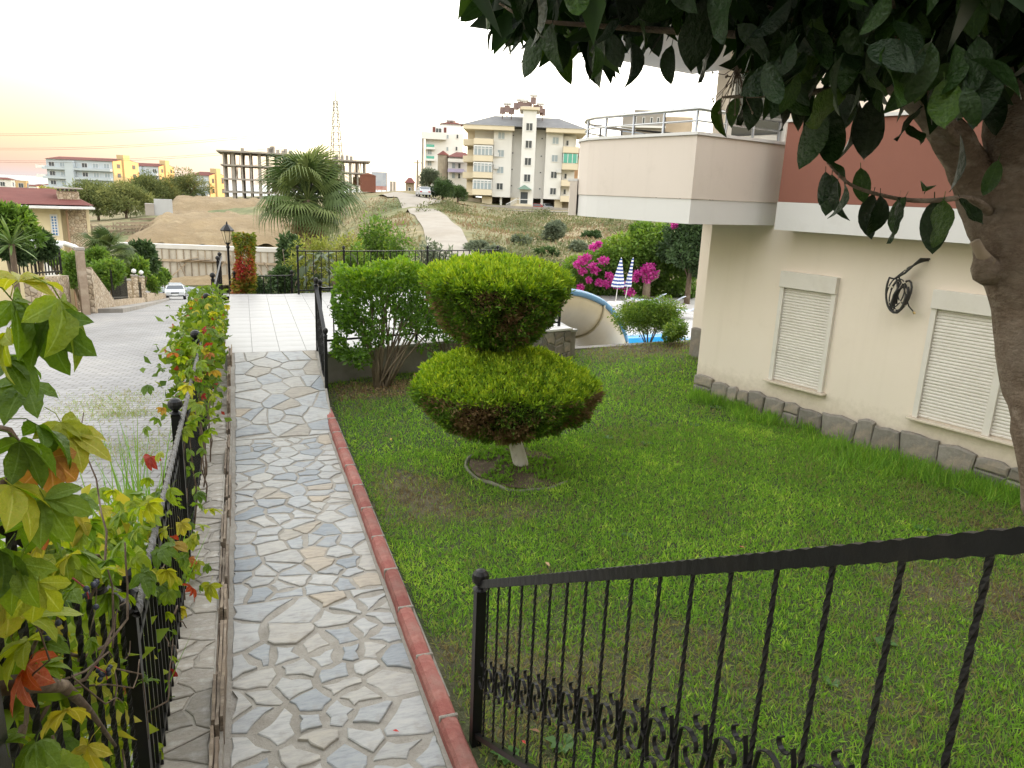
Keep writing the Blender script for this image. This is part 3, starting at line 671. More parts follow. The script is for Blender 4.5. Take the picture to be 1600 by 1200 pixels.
# red bay with white base above the windows
bay = MB(); bay.box((4.77, -0.19, 3.24), (7.0, 0.38, 0.90)); bay.build('red_bay', M_REDP, house); bay = house.children[-1]
MB().box((4.78, -0.185, 2.625), (7.03, 0.40, 0.325)).build('bay_band', M_WHITE, bay)
MB().box((4.77, -0.19, 3.71), (7.06, 0.44, 0.035)).build('bay_coping', M_WHITE, bay)
# upper floor: door behind the balcony and the slab above
MB().box((0.55, -0.012, 4.35), (0.9, 0.03, 1.7)).build('balcony_door', M_PVC, house)
MB().box((0.55, -0.03, 4.35), (0.74, 0.012, 1.5)).build('door_pane', M_DARK, house.children[-1])
u = MB().prism([(-2.35, 1.9), (-2.35, 0.1), (-2.30, -0.4), (-1.9, -1.3), (-1.2, -1.55), (1.0, -1.6), (1.0, -0.002), (0.0, -0.002), (0.0, 1.9)], 4.83, 5.05)
u.build('upper_slab', M_WHITE, house); us = house.children[-1]
MB().prism([(-2.33, 1.9), (-2.33, 0.1), (-2.28, -0.39), (-1.89, -1.28), (-1.2, -1.53), (0.98, -1.58), (0.98, -0.002), (0.0, -0.002), (0.0, 1.9)], 5.052, 5.8).build('upper_parapet', M_PLASTER2, us)
# folded drying rack standing on the balcony
rk = empty('drying_rack', (0, 0, 0), 0, 'thin dark metal frame of a folding rack on the balcony', 'rack')
Hm = Matrix.Translation((HA[0], HA[1], 0)) @ Matrix.Rotation(HRZ, 4, 'Z'); rk.matrix_world = Hm @ Matrix.Translation((0.1, -0.75, 2.71))
fr = MB(); fr.tube([(-0.75, -.2, 0.93), (0.75, -.2, 0.78), (0.75, .25, 0.78), (-0.75, .25, 0.93), (-0.75, -.2, 0.93)], 0.010, 6); fr.build('frame', M_IRON, rk)
for sx in (-1, 1): MB().tube([(sx*0.5, -.2*sx, 0.85), (-sx*0.35, -.2*sx, 0.0)], 0.010, 6).build('leg', M_IRON, rk); MB().tube([(sx*0.5, .25, 0.85), (-sx*0.35, .25, 0.0)], 0.010, 6).build('leg', M_IRON, rk)
for k in range(4): MB().tube([(-0.7+k*.45, -.2, 0.93-.045*k), (-0.7+k*.45, .25, 0.93-.045*k)], 0.004, 5).build('wire', M_IRON, rk)
# coiled air-conditioning lines hanging from the wall
M_CABLE = mat('black_cable', (0.020, 0.019, 0.018), (0.035, 0.032, 0.028), 20, 0.55, 0.2, 0.002)
M_TAPE = mat('pale_tape', (0.60, 0.55, 0.45), (0.5, 0.45, 0.36), 20, 0.6)
cb = empty('cable_coil', (0, 0, 0), 0, 'coil of black pipes and cables tied with pale tape hanging from the house wall', 'cable'); cb.matrix_world = Hm @ Matrix.Translation((2.78, -0.06, 1.85))
R = random.Random(5); paths = []
for k in range(6):
    pts = [(0.17+R.uniform(-.01, .01), 0.07, 0.40+R.uniform(-.012, .012)), (0.13, -.03, 0.37+.008*k), (0.03, -0.05-.012*k, 0.31-.012*k), (-0.05-.010*k, -0.06, 0.22-.01*k)]
    nturn = (0.9, 1.25, 0.75, 1.6, 1.1, 0.6)[k]; r0 = (0.075, 0.11, 0.145, 0.10, 0.13, 0.16)[k]; ox, oz = R.uniform(-.03, .03), R.uniform(-.04, .05); el = R.uniform(1.25, 1.75); tw = R.uniform(-.25, .25)
    for i in range(20):
        a = math.radians(140)+2*math.pi*nturn*i/19; rr = r0*(1-0.18*i/19); u, v = rr*math.cos(a)*0.72, rr*el*math.sin(a)
        pts.append((ox+u*math.cos(tw)-v*math.sin(tw), -0.05-0.014*k-0.02*math.sin(a*.5), -0.01+oz+u*math.sin(tw)+v*math.cos(tw)))
    paths.append(pts); MB().tube(pts, 0.0075+0.004*(k % 2), 7).build('pipe', M_CABLE, cb, True)
for pts in paths[::2]:
    for i in (5, 9, 13, 17, 2):
        p, q = Vector(pts[i]), Vector(pts[i+1]); MB().tube([p, p+(q-p).normalized()*0.016], 0.0145, 8).build('tape', M_TAPE, cb)
MB().tube([paths[0][-1], (0.10, -0.05, -0.10), (0.17, -0.05, -0.16)], 0.008, 6).build('loose_end', M_CABLE, cb)
MB().tube([(0.165, -0.06, -0.155), (0.185, -0.06, -0.172)], 0.013, 8).build('brass_nut', mat('brass', (0.45, 0.33, 0.14), None, 9, 0.4, 0.1, .001, metal=0.8), cb)

# ------------------------------------------------------------------ wrought-iron fences and rails
def ball_post(mb, x, y, z0, z1, w=0.05):
    mb.box((x, y, (z0+z1)/2), (w, w, z1-z0), bev=0.003)
    mb.lathe((x, y, z1), [(w*.55, 0.0), (w*.75, 0.008), (w*.55, 0.016), (w*.3, 0.024), (w*.55, 0.034), (w*.8, 0.050), (w*.86, 0.068), (w*.76, 0.088), (w*.45, 0.104), (0.004, 0.110)], 14)
    return mb
def twisted(L, w=0.014, turns=9, n=44):
    mb = MB(); V = []; Fs = []
    for i in range(n+1):
        a = turns*2*math.pi*i/n/2; z = L*i/n
        for k in range(4):
            q = a+k*math.pi/2; V.append((w*.7*math.cos(q), w*.7*math.sin(q), z))
    for i in range(n):
        for k in range(4): Fs.append((i*4+k, i*4+(k+1) % 4, (i+1)*4+(k+1) % 4, (i+1)*4+k))
    mb.add(V, Fs); return mb
def flat_curl(pts, wdt, th, n_side):
    """flat iron strip bent along pts; n_side is the direction of its width"""
    mb = MB(); P = [Vector(p) for p in pts]; s = Vector(n_side)*wdt/2; V = []; Fs = []
    for i, p in enumerate(P):
        t = (P[min(i+1, len(P)-1)]-P[max(i-1, 0)]).normalized(); nn = t.cross(Vector(n_side)).normalized()*th/2
        V += [p+s+nn, p-s+nn, p-s-nn, p+s-nn]
    V = [tuple(v) for v in V]
    for i in range(len(P)-1):
        for k in range(4): Fs.append((i*4+k, i*4+(k+1) % 4, (i+1)*4+(k+1) % 4, (i+1)*4+k))
    Fs += [(3, 2, 1, 0), tuple((len(P)-1)*4+k for k in range(4))]
    return mb.add(V, Fs)
def spiral(cx, cz, r0, r1, a0, a1, n=12):
    return [(cx+(r0+(r1-r0)*i/(n-1))*math.cos(a0+(a1-a0)*i/(n-1)), cz+(r0+(r1-r0)*i/(n-1))*math.sin(a0+(a1-a0)*i/(n-1))) for i in range(n)]

# stair rail on the right (near): slopes up towards the camera, in the plane x = 1.0
def rtop(y): return 0.93+(3.04-y)*0.577
rail = empty('stair_railing', (1.0, 3.04, 0), 0, 'black wrought-iron stair railing with scrolls in the right foreground', 'railing')
ball_post(MB(), 0, 0, -0.1, 0.90).build('post', M_IRON, rail, False)
# hammered top rail: a flat bar with notched edges
hm = MB(); V = []; Fs = []; n_ = 150; y0, y1 = 0.02, -2.95; R = random.Random(2)
for i in range(n_+1):
    yy = y0+(y1-y0)*i/n_; zz = 0.93-yy*0.577; e = 0.004 if i % 2 else 0.0
    for (xx, zz2) in ((-0.010, -0.022+e), (0.010, -0.022+e), (0.010, 0.022-e), (-0.010, 0.022-e)): V.append((xx+R.uniform(-.0006, .0006), yy, zz+zz2))
for i in range(n_):
    for k in range(4): Fs.append((i*4+k, i*4+(k+1) % 4, (i+1)*4+(k+1) % 4, (i+1)*4+k))
hm.add(V, Fs); hm.build('top_rail', M_IRON, rail)
MB().bar((0, -0.02, 0.93-0.85+.012), (0, -2.95, 0.93-0.85+2.95*.577), 0.025, 0.025).build('bottom_rail', M_IRON, rail)
bme = twisted(0.83, 0.0088, 11, 66).mesh('baluster', M_IRON)
scr = []
def sp(pts): return [(0, p[0], p[1]) for p in pts]
# a scroll: two C-curls joined at the bar, mirrored top and bottom
s1 = spiral(-0.040, 0.075, 0.006, 0.026, math.radians(-120), math.radians(180+360-360-180+20), 10)
def cshape(sy, sz, k=1.05):
    c = []
    for (a, b) in spiral(0.046, 0.060, 0.008, 0.027, math.radians(420), math.radians(170), 13): c.append((a, b))
    c += [(0.012, 0.035), (0.008, 0.0), (0.014, -0.035)]
    for (a, b) in spiral(0.060, -0.048, 0.045, 0.018, math.radians(200), math.radians(390), 10): c.append((a, b))
    return [(0, sy*a*k, sz*b*k) for a, b in c]
sm1 = flat_curl(cshape(1, 1), 0.012, 0.003, (1, 0, 0)).mesh('scroll', M_IRON)
sm2 = flat_curl(cshape(-1, -1), 0.012, 0.003, (1, 0, 0)).mesh('scroll', M_IRON)
for k in range(1, 21):
    yy = -0.14*k+0.02; zb = 0.93-yy*0.577
    link('baluster', bme, rail, (0, yy, zb-0.84))
    link('scroll', sm1, rail, (0, yy+0.004, zb-0.51)); link('scroll', sm2, rail, (0, yy-0.004, zb-0.51))
    MB().box((0, yy, zb-0.51), (0.018, 0.02, 0.012)).build('collar', M_IRON, rail)

# left fence on the boundary wall
FX = -0.46
TOP = 1.24
fence = empty('garden_fence', (FX, 5.0, 0.13), 0, 'black iron fence with ball-topped posts on the wall left of the path', 'fence')
posts = [2.75, 5.06, 7.49, 10.06, 12.4, 15.3, 16.7]
zo = -0.13
for yp in posts:
    z1 = 1.33 if yp < 16 else 1.28
    ball_post(MB(), 0, 0, 0, z1-0.13-0.055, 0.055 if yp < 9 else 0.05).build('post', M_IRON, fence, loc=(0, yp-5.0, 0))
rp = [(0.035, 2.70-5, TOP-0.13-.03)]+[(0.035, yy-5, TOP-0.13) for yy in np.linspace(3.2, 16.7, 40)]
# twisted hand rail running along the inside of the posts
def rope(path, r, n_per=46):
    mb = MB(); P = [Vector(p) for p in path]; V = []; Fs = []; tot = []
    for a, b in zip(P, P[1:]):
        L = (b-a).length; n = max(2, int(L*n_per))
        for i in range(n): tot.append(a.lerp(b, i/n))
    tot.append(P[-1]); m_ = 6
    for i, p in enumerate(tot):
        t = (tot[min(i+1, len(tot)-1)]-tot[max(i-1, 0)]).normalized(); x = t.cross(Vector((0, 0, 1))).normalized(); y = x.cross(t)
        for k in range(m_):
            a = 2*math.pi*k/m_+i*0.55; rr = r*(1.0 if k % 2 else 0.72); q = p+x*math.cos(a)*rr+y*math.sin(a)*rr; V.append(tuple(q))
    for i in range(len(tot)-1):
        for k in range(m_): Fs.append((i*m_+k, i*m_+(k+1) % m_, (i+1)*m_+(k+1) % m_, (i+1)*m_+k))
    return mb.add(V, Fs)
rope(rp, 0.017, 40).build('hand_rail', M_ROPE, fence)
for (za) in (0.10, 0.86):
    MB().bar((0, posts[0]-5, za), (0, posts[-1]-5, za), 0.014, 0.03).build('cross_rail', M_IRON, fence)
pk = MB().box((0, 0, 0.5), (0.014, 0.014, 1.0)); pk.add([(-.012, -.012, 1.0), (.012, -.012, 1.0), (.012, .012, 1.0), (-.012, .012, 1.0), (0, 0, 1.07)], [(0, 1, 4), (1, 2, 4), (2, 3, 4), (3, 0, 4)])
pkm = pk.mesh('picket', M_IRON)
for a, b in zip(posts, posts[1:]):
    n = int((b-a)/0.115)
    for i in range(1, n):
        link('picket', pkm, fence, (0, a+(b-a)*i/n-5, -0.02))
# the stair part of the left fence
sf = empty('stair_fence', (FX, 2.75, 0.13), 0, 'vine-covered black iron fence sloping up the steps in the left foreground', 'fence')
def ltop(y): return 1.25+(2.69-y)*0.76
rope([(0.0, -0.02, ltop(2.73)-.13), (0.0, 0.9-2.75, ltop(0.9)-.13)], 0.026, 60).build('hand_rail', M_IRON, sf)
MB().bar((0, 0, 0.10), (0, 0.7-2.75, 0.10+2.05*0.76), 0.02, 0.03).build('cross_rail', M_IRON, sf)
tb = twisted(1.16, 0.0135, 12, 84).mesh('baluster', M_IRON)
for k in range(1, 13):
    yy = -0.145*k; link('baluster', tb, sf, (0, yy, ltop(2.75+yy)-.13-1.17))
ball_post(MB(), 0, 0, 0, 1.52, 0.06).build('post', M_IRON, sf, loc=(0, -1.45, 0.9))

# ramp handrail and the terrace balustrades
def balustrade(name, label, pts, ztop, zbot, step, loc, scroll=True, group=None, w=0.04):
    """pts: list of (x, y, floor z) for the posts"""
    e = empty(name, loc, 0, label, 'railing', group); L0 = Vector(loc)
    for p in pts: ball_post(MB(), 0, 0, 0, ztop-0.05, w).build('post', M_IRON, e, loc=Vector(p)-L0)
    bars = {}
    for a, b in zip(pts, pts[1:]):
        a, b = Vector(a)-L0, Vector(b)-L0; u = Vector((0, 0, 1))
        MB().bar(a+u*(ztop-0.06), b+u*(ztop-0.06), 0.045, 0.022).build('top_rail', M_IRON, e)
        MB().bar(a+u*zbot, b+u*zbot, 0.02, 0.03).build('bottom_rail', M_IRON, e)
        n = max(2, int((b-a).length/step)); key = round(ztop-zbot, 3)
        if key not in bars: bars[key] = MB().box((0, 0, (ztop-0.06-zbot)/2), (0.016, 0.016, ztop-0.06-zbot)).mesh('baluster', M_IRON)
        an = math.atan2((b-a).y, (b-a).x)-math.pi/2
        for i in range(1, n):
            q = a+(b-a)*(i/n)+u*zbot; link('baluster', bars[key], e, q, (0, 0, an))
            if scroll:
                link('scroll', sm1, e, q+u*0.42, (0, 0, an)); link('scroll', sm2, e, q+u*0.42, (0, 0, an))
    return e
balustrade('ramp_railing', 'black iron handrail with scrolls on the right edge of the ramp', [(0.93, 9.40, 0.0), (0.93, 10.52, TER_Z)], 0.97, 0.15, 0.16, (0.93, 9.4, 0.0))
balustrade('terrace_railing', 'black iron railing on the near edge of the terrace behind the hedge', [(0.99, 10.60, TER_Z), (2.45, 11.0, TER_Z), (3.9, 11.39, TER_Z), (5.14, 11.725, TER_Z)], 0.93, 0.12, 0.17, (0.99, 10.6, TER_Z))
balustrade('far_railing', 'black iron railing with tall corner post on the far edge of the terrace', [(1.08, 16.30, TER_Z), (2.05, 16.42, TER_Z), (4.0, 16.86, TER_Z), (5.85, 17.3, TER_Z)], 0.97, 0.08, 0.15, (1.08, 16.3, TER_Z), False)
balustrade('low_railing', 'low black iron railing in front of the dark shrubs left of the terrace', [(-0.2, 17.05, -0.1), (1.0, 17.25, -0.1)], 0.95, 0.1, 0.15, (-0.2, 17.05, -0.1), False)

# street lamp at the end of the fence
M_LAMPG = glassy('amber_lamp_glass', (0.62, 0.50, 0.32), 0.25)
lp = empty('lamp_post', (-0.30, 17.45, -0.2), 0, 'short black lamp post with amber glass lantern at the fence end', 'lamp')
MB().lathe((0, 0, 0), [(0.06, 0), (0.06, 0.1), (0.028, 0.15), (0.024, 1.55), (0.04, 1.57), (0.04, 1.6), (0.02, 1.62), (0.05, 1.66), (0.07, 1.68)], 10).build('pole', M_IRON, lp, True)
MB().lathe((0, 0, 1.68), [(0.055, 0), (0.11, 0.23), (0.11, 0.25)], 6).build('lantern_glass', M_LAMPG, lp)
MB().lathe((0, 0, 1.93), [(0.14, 0), (0.145, 0.015), (0.10, 0.07), (0.05, 0.12), (0.02, 0.14), (0.018, 0.17), (0.004, 0.2)], 6).build('lantern_cap', M_IRON, lp)
for k in range(6):
    a = k*math.pi/3; MB().tube([(0.057*math.cos(a), 0.057*math.sin(a), 1.68), (0.113*math.cos(a), 0.113*math.sin(a), 1.93)], 0.006, 5).build('lantern_bar', M_IRON, lp)

# stone pier at the corner of the terrace
pier = empty('stone_pier', (4.93, 11.66, 0), math.atan2(0.27, 0.963), 'low grey crazy-stone pier with pale cap at the terrace corner', 'pier')
MB().box((0, 0, 0.2), (0.62, 0.42, 0.62)).build('core', M_MORTAR, pier)
R = random.Random(3)
for poly in cells(-0.31, 0.31, -0.1, 0.5, 12, 4, (0.006, 0.012)):
    poly = ragged(poly, R, 0.012, 9)
    if len(poly) < 4: continue
    (cx, cz), V, Fs = stone_geo(poly, 0.02, 0.006, R, 0.02); V = [(a, -c, b) for a, b, c in V]
    me = bpy.data.meshes.new('facing_stone'); me.from_pydata(V, [], Fs); me.materials.append(M_PSTONE); link('facing_stone', me, pier, (cx, -0.212, cz))
for poly in cells(-0.21, 0.21, -0.1, 0.5, 8, 14, (0.006, 0.012)):
    poly = ragged(poly, R, 0.012, 9)
    if len(poly) < 4: continue
    (cx, cz), V, Fs = stone_geo(poly, 0.02, 0.006, R, 0.02); V = [(c, a, b) for a, b, c in V]
    me = bpy.data.meshes.new('facing_stone'); me.from_pydata(V, [], Fs); me.materials.append(M_PSTONE); link('facing_stone', me, pier, (0.312, cx, cz))
MB().box((0, 0, 0.53), (0.68, 0.48, 0.04), bev=0.006).build('cap', M_WHITE, pier)

# ------------------------------------------------------------------ garden plants
M_BARK = mat('brown_bark', (0.17, 0.125, 0.085), (0.10, 0.07, 0.048), 9, 0.95, 0.9, 0.02, c3=(0.24, 0.19, 0.14), stretch=(1, 1, 0.35))
M_TWIG = mat('pale_twig', (0.25, 0.20, 0.14), (0.15, 0.115, 0.075), 12, 0.9, 0.4, 0.004)
M_LIME = mat('whitewashed_bark', (0.72, 0.70, 0.66), (0.55, 0.52, 0.47), 6, 0.92, 0.9, 0.02, dirt=((0.2, 0.15, 0.10), 5, 0.7), stretch=(1, 1, 0.3))

# two-tier clipped cypress
def revolve_points(rng, prof, n, cx, cy, lean=(0, 0), squash=1.0):
    """random points on a surface of revolution given by (radius, z); returns points, outward normals and position 0..1 along the profile"""
    pr = np.array(prof, float); seg = np.linalg.norm(np.diff(pr, axis=0), axis=1)*(pr[1:, 0]+pr[:-1, 0]); cum = np.concatenate([[0], np.cumsum(seg)]); cum /= cum[-1]
    t = rng.random(n); i = np.clip(np.searchsorted(cum, t)-1, 0, len(seg)-1); f = (t-cum[i])/(cum[i+1]-cum[i])
    r = pr[i, 0]+f*(pr[i+1, 0]-pr[i, 0]); z = pr[i, 1]+f*(pr[i+1, 1]-pr[i, 1]); th = rng.random(n)*2*math.pi
    dr = pr[i+1, 0]-pr[i, 0]; dz = pr[i+1, 1]-pr[i, 1]; L = np.hypot(dr, dz); nr, nz = dz/L, -dr/L
    wob = 1+0.035*np.sin(3*th+z*4)+0.03*np.sin(7*th-z*9)+0.02*np.sin(13*th+z*17)
    P = np.stack([cx+r*wob*np.cos(th)+lean[0]*z, cy+r*wob*np.sin(th)+lean[1]*z, z], 1); N = np.stack([nr*np.cos(th), nr*np.sin(th), nz], 1)
    return P, N, z, th
C_STOPS = [(0.0, (0.20, 0.115, 0.065)), (0.13, (0.19, 0.14, 0.06)), (0.24, (0.08, 0.13, 0.03)), (0.45, (0.10, 0.20, 0.024)), (0.7, (0.23, 0.36, 0.028)), (1.0, (0.45, 0.53, 0.04))]
M_CYP = foliage('cypress_sprays', C_STOPS, 0.28, 0.65, 0.2)
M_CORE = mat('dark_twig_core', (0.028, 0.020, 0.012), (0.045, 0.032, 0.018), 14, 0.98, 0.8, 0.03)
topi = empty('topiary_cypress', (2.58, 6.67, 0.0), 0, 'two-tier clipped cypress topiary standing in a round bed on the lawn', 'topiary')
lo_prof = [(0.07, 0.36), (0.24, 0.40), (0.52, 0.50), (0.76, 0.62), (0.87, 0.80), (0.90, 0.92), (0.86, 1.00), (0.66, 1.12), (0.42, 1.21), (0.2, 1.25), (0.02, 1.26)]
up_prof = [(0.06, 1.24), (0.16, 1.29), (0.38, 1.39), (0.52, 1.53), (0.61, 1.70), (0.68, 1.86), (0.715, 1.94), (0.69, 1.99), (0.58, 2.055), (0.38, 2.11), (0.18, 2.14), (0.02, 2.15)]
TA = (2.36, 6.76)
rng = np.random.default_rng(5)
def tier(name, prof, cx, cy, n, ztop, zlow):
    P, N, z, th = revolve_points(rng, prof, n, cx, cy)
    q3 = P*np.array([1, 1, 1]); clump = np.sin(q3[:, 0]*31+np.sin(q3[:, 1]*17)*2)*np.sin(q3[:, 1]*29+np.sin(q3[:, 2]*19)*2)+np.sin(q3[:, 2]*37+np.sin(q3[:, 0]*23)*2)*.6
    P = P + N*(0.022*clump-0.03+0.02*rng.normal(size=len(z)))[:, None]
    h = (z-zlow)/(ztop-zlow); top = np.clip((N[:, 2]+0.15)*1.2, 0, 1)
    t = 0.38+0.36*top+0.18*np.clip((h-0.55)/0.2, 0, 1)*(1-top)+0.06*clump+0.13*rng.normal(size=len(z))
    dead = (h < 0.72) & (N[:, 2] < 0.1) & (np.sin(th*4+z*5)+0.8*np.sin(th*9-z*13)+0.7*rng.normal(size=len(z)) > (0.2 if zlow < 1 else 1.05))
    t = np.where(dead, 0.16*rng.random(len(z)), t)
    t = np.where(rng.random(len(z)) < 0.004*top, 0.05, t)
    gr = unit(N*0.9+np.array([0, 0, 0.75]))
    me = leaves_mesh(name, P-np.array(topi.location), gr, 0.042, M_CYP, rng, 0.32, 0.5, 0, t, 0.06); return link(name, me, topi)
tier('lower_tier', lo_prof, TA[0]+0.04, TA[1]-0.02, 88000, 1.26, 0.29)
tier('upper_tier', up_prof, TA[0]-0.06, TA[1]+0.02, 72000, 2.15, 1.24)
lx, ly = TA[0]-2.58, TA[1]-6.67
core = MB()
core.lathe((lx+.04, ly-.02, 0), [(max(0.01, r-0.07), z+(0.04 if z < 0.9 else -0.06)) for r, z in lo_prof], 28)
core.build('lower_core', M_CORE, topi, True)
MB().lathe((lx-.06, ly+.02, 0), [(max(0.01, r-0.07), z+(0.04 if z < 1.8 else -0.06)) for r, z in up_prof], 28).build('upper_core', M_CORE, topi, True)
MB().tube([(0.02, 0, -0.05), (0.0, 0.0, 0.1), (-0.05, 0.02, 0.28), (-0.12, 0.05, 0.6)], [0.10, 0.078, 0.072, 0.06], 12).build('whitewashed_trunk', M_LIME, topi, True)
MB().tube([(lx+.02, ly, 1.1), (lx+.01, ly, 1.3), (lx-.04, ly, 1.6)], [0.045, 0.04, 0.035], 9).build('trunk', M_BARK, topi, True)
# round bed with a thin mortar ring
MB().prism([(0.0+0.5*math.cos(a), 0.5*math.sin(a)) for a in np.linspace(0, 2*math.pi, 29)[:-1]], 0.0, 0.052)
bed = MB(); ring = []
for i in range(40):
    a = 2*math.pi*i/40; ring.append((0.52*math.cos(a)*(1+.03*math.sin(3*a)), 0.60*math.sin(a)*(1+.02*math.sin(5*a)), 0.025+0.018*math.sin(7*a)*math.sin(2*a)))
gapped = ring[6:38]
bed.tube(gapped, 0.019, 6); o = bed.build('bed_ring', mat('mossy_concrete', (0.25, 0.235, 0.19), (0.15, 0.155, 0.10), 9, 0.95, 0.8, 0.01)); o.location = (2.56, 6.66, 0.006); tag(o, 'thin broken concrete ring round the topiary bed', 'edging')
sl = MB().add([(0.5*math.cos(a), 0.58*math.sin(a), 0.048) for a in np.linspace(0, 2*math.pi, 25)[:-1]]+[(0, 0, 0.075)], [(i, (i+1) % 24, 24) for i in range(24)])
o = sl.build('bed_soil', M_SOIL); o.location = (2.56, 6.66, 0.0); tag(o, 'bare brown soil inside the round topiary bed', 'soil', kind='structure')
n_ = 2600; a = rng.random(n_)*6.283; r = 0.5*np.sqrt(rng.random(n_)); P = np.stack([2.56+r*np.cos(a), 6.66+1.15*r*np.sin(a), np.full(n_, 0.05)], 1); kk = field(P[:, 0], P[:, 1], 6, 1) > -0.1; P = P[kk]
o = link('bed_weeds', leaves_mesh('bed_weeds', P, np.tile([0., 0., 1.], (len(P), 1)), 0.05, M_GRASS, rng, 0.3, 0.8, 0, 0.35+0.4*rng.random(len(P)))); tag(o, 'low green weeds in the round topiary bed', 'weeds', kind='stuff')

# leafy hedge bush in front of the terrace railing
H_STOPS = [(0.0, (0.05, 0.085, 0.018)), (0.3, (0.07, 0.145, 0.022)), (0.6, (0.12, 0.23, 0.026)), (0.85, (0.20, 0.32, 0.03)), (1.0, (0.30, 0.38, 0.045))]
M_HEDGE = foliage('hedge_leaves', H_STOPS, 0.38, 0.45, 0.35)
hb = empty('hedge_bush', (1.72, 10.05, 0.0), 0, 'tall bright green leafy hedge bush beside the ramp railing', 'bush')
R = random.Random(12); tips = []
for k in range(30):
    a = R.uniform(0, 6.28); r0 = 0.10*R.random(); p0 = Vector((r0*math.cos(a), r0*math.sin(a), -0.05)); q = Vector((R.uniform(-0.5, 1.0), R.uniform(-0.28, 0.3), R.uniform(0.9, 1.7)))
    pts = [p0, p0.lerp(q, 0.35)+Vector((R.uniform(-.05, .05), R.uniform(-.05, .05), 0.05)), p0.lerp(q, 0.7)+Vector((R.uniform(-.05, .05), R.uniform(-.05, .05), 0.03)), q]
    MB().tube(pts, [0.019, 0.014, 0.010, 0.004], 6).build('stem', M_TWIG, hb, True); tips.append(pts)
P = []; T = []
n_ = 60000
u = rng.random((n_, 3)); x = -0.62+u[:, 0]*1.95; y = -0.36+u[:, 1]*0.75; z = 0.42+u[:, 2]*1.42
topz = 1.72+0.06*np.sin(x*6)+0.05*np.sin(x*13+y*9)-0.35*np.clip(x-0.75, 0, 1)**1.0
botz = 0.70-0.25*(x < -0.1)+0.1*np.sin(x*7)-0.1*(x > 0.6)
ex = ((x-0.33)/0.97)**2+(y/0.38)**2
k = (z < topz) & (z > botz) & (ex < 1.0+0.12*np.sin(z*9+x*5))
edge = np.maximum.reduce([ex, 1-(topz-z)/0.35, np.zeros(n_)])
k &= rng.random(n_) < np.clip(0.10+1.0*edge**2-0.45*np.clip((x-0.5)/0.6, 0, 1)*(z < 1.25), 0.05, 1)
gapf = np.sin(x*11+z*3)*np.sin(z*9-x*4)+0.4*np.sin(x*23+z*19+y*8); k &= (gapf > np.where(z > 1.4, -9, np.where(z > 1.1, -0.7, -0.25)))
P = np.stack([x, y, z], 1)[k]; zz = z[k]; tz = topz[k]
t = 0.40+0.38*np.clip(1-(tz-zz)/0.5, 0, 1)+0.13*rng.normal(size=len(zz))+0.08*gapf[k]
N = unit(np.stack([(P[:, 0]-0.3)*0.7, P[:, 1]*1.4, (zz-0.8)*0.9+0.2], 1))
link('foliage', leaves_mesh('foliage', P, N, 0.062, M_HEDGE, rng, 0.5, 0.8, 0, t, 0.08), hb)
# sparser bush at its right, in front of the terrace
hb2 = empty('thin_bush', (2.95, 10.75, 0.0), 0, 'sparse dark green bush between the hedge and the topiary', 'bush')
for k in range(14):
    a = R.uniform(0, 6.28); p0 = Vector((0.08*math.cos(a), 0.08*math.sin(a), -0.05)); q = Vector((R.uniform(-0.8, 0.8), R.uniform(-0.25, 0.25), R.uniform(0.6, 1.2)))
    MB().tube([p0, p0.lerp(q, .5)+Vector((R.uniform(-.06, .06), 0, .08)), q], [0.014, 0.010, 0.004], 6).build('stem', M_TWIG, hb2, True)
P, N, T = clumpy_crown(rng, (0, 0, 0.75), (0.95, 0.32, 0.5), 4200, 16, 0.42)
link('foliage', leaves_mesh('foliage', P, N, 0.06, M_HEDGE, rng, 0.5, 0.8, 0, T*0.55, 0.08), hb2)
# dry leaf litter under the hedge
n_ = 1600; P = np.stack([1.1+rng.random(n_)*1.2, 9.55+rng.random(n_)*0.8, np.full(n_, 0.035)], 1)
P[:, 2] = LZ(P[:, 0], P[:, 1])+0.012
M_LIT = foliage('dry_litter', [(0, (0.16, 0.10, 0.05)), (0.6, (0.28, 0.19, 0.10)), (1, (0.36, 0.28, 0.16))], 0.15, 0.8, 0.2)
o = link('leaf_litter', leaves_mesh('leaf_litter', P, np.tile([0., 0., .15], (n_, 1)), 0.035, M_LIT, rng, 0.5, 1.0)); tag(o, 'dry brown leaf litter under the hedge bush', 'litter', kind='stuff')
# single fallen leaves on the lawn and path
fl = MB().add([(-.03, 0, .004), (0, -.014, .012), (.035, 0, .006), (0, .014, .014)], [(0, 1, 2), (0, 2, 3)])
for (px, py, c, lab) in ((855, 888, 'tan', 'small tan fallen leaf on the lawn behind the railing post'), (611, 686, 'yellow', 'small yellow fallen leaf on the lawn by the kerb'), (1158, 862, 'orange', 'small orange fallen leaf on the lawn just above the stair rail'), (836, 1152, 'brown', 'brown fallen leaf seen between the stair rail bars'), (818, 1168, 'red', 'tiny red fallen leaf behind the stair rail bars'), (618, 1140, 'red', 'tiny red petal lying on a path stone')):
    cc = dict(tan=(0.45, 0.30, 0.16), yellow=(0.55, 0.38, 0.08), orange=(0.55, 0.20, 0.09), brown=(0.25, 0.12, 0.06), red=(0.6, 0.06, 0.05))[c]
    p = onz(px, py, 0.03); o = fl.build('fallen_leaf', mat('fallen_leaf_'+c, cc, None, 30, 0.7)); o.location = (p[0], p[1], 0.02 if p[0] < 0.9 else lawn_z(p[0], p[1])+0.03); o.rotation_euler = (0.1, 0.2, R.uniform(0, 6)); tag(o, lab, 'leaf', 'fallen leaves')
    if c == 'red': o.scale = (0.55,)*3

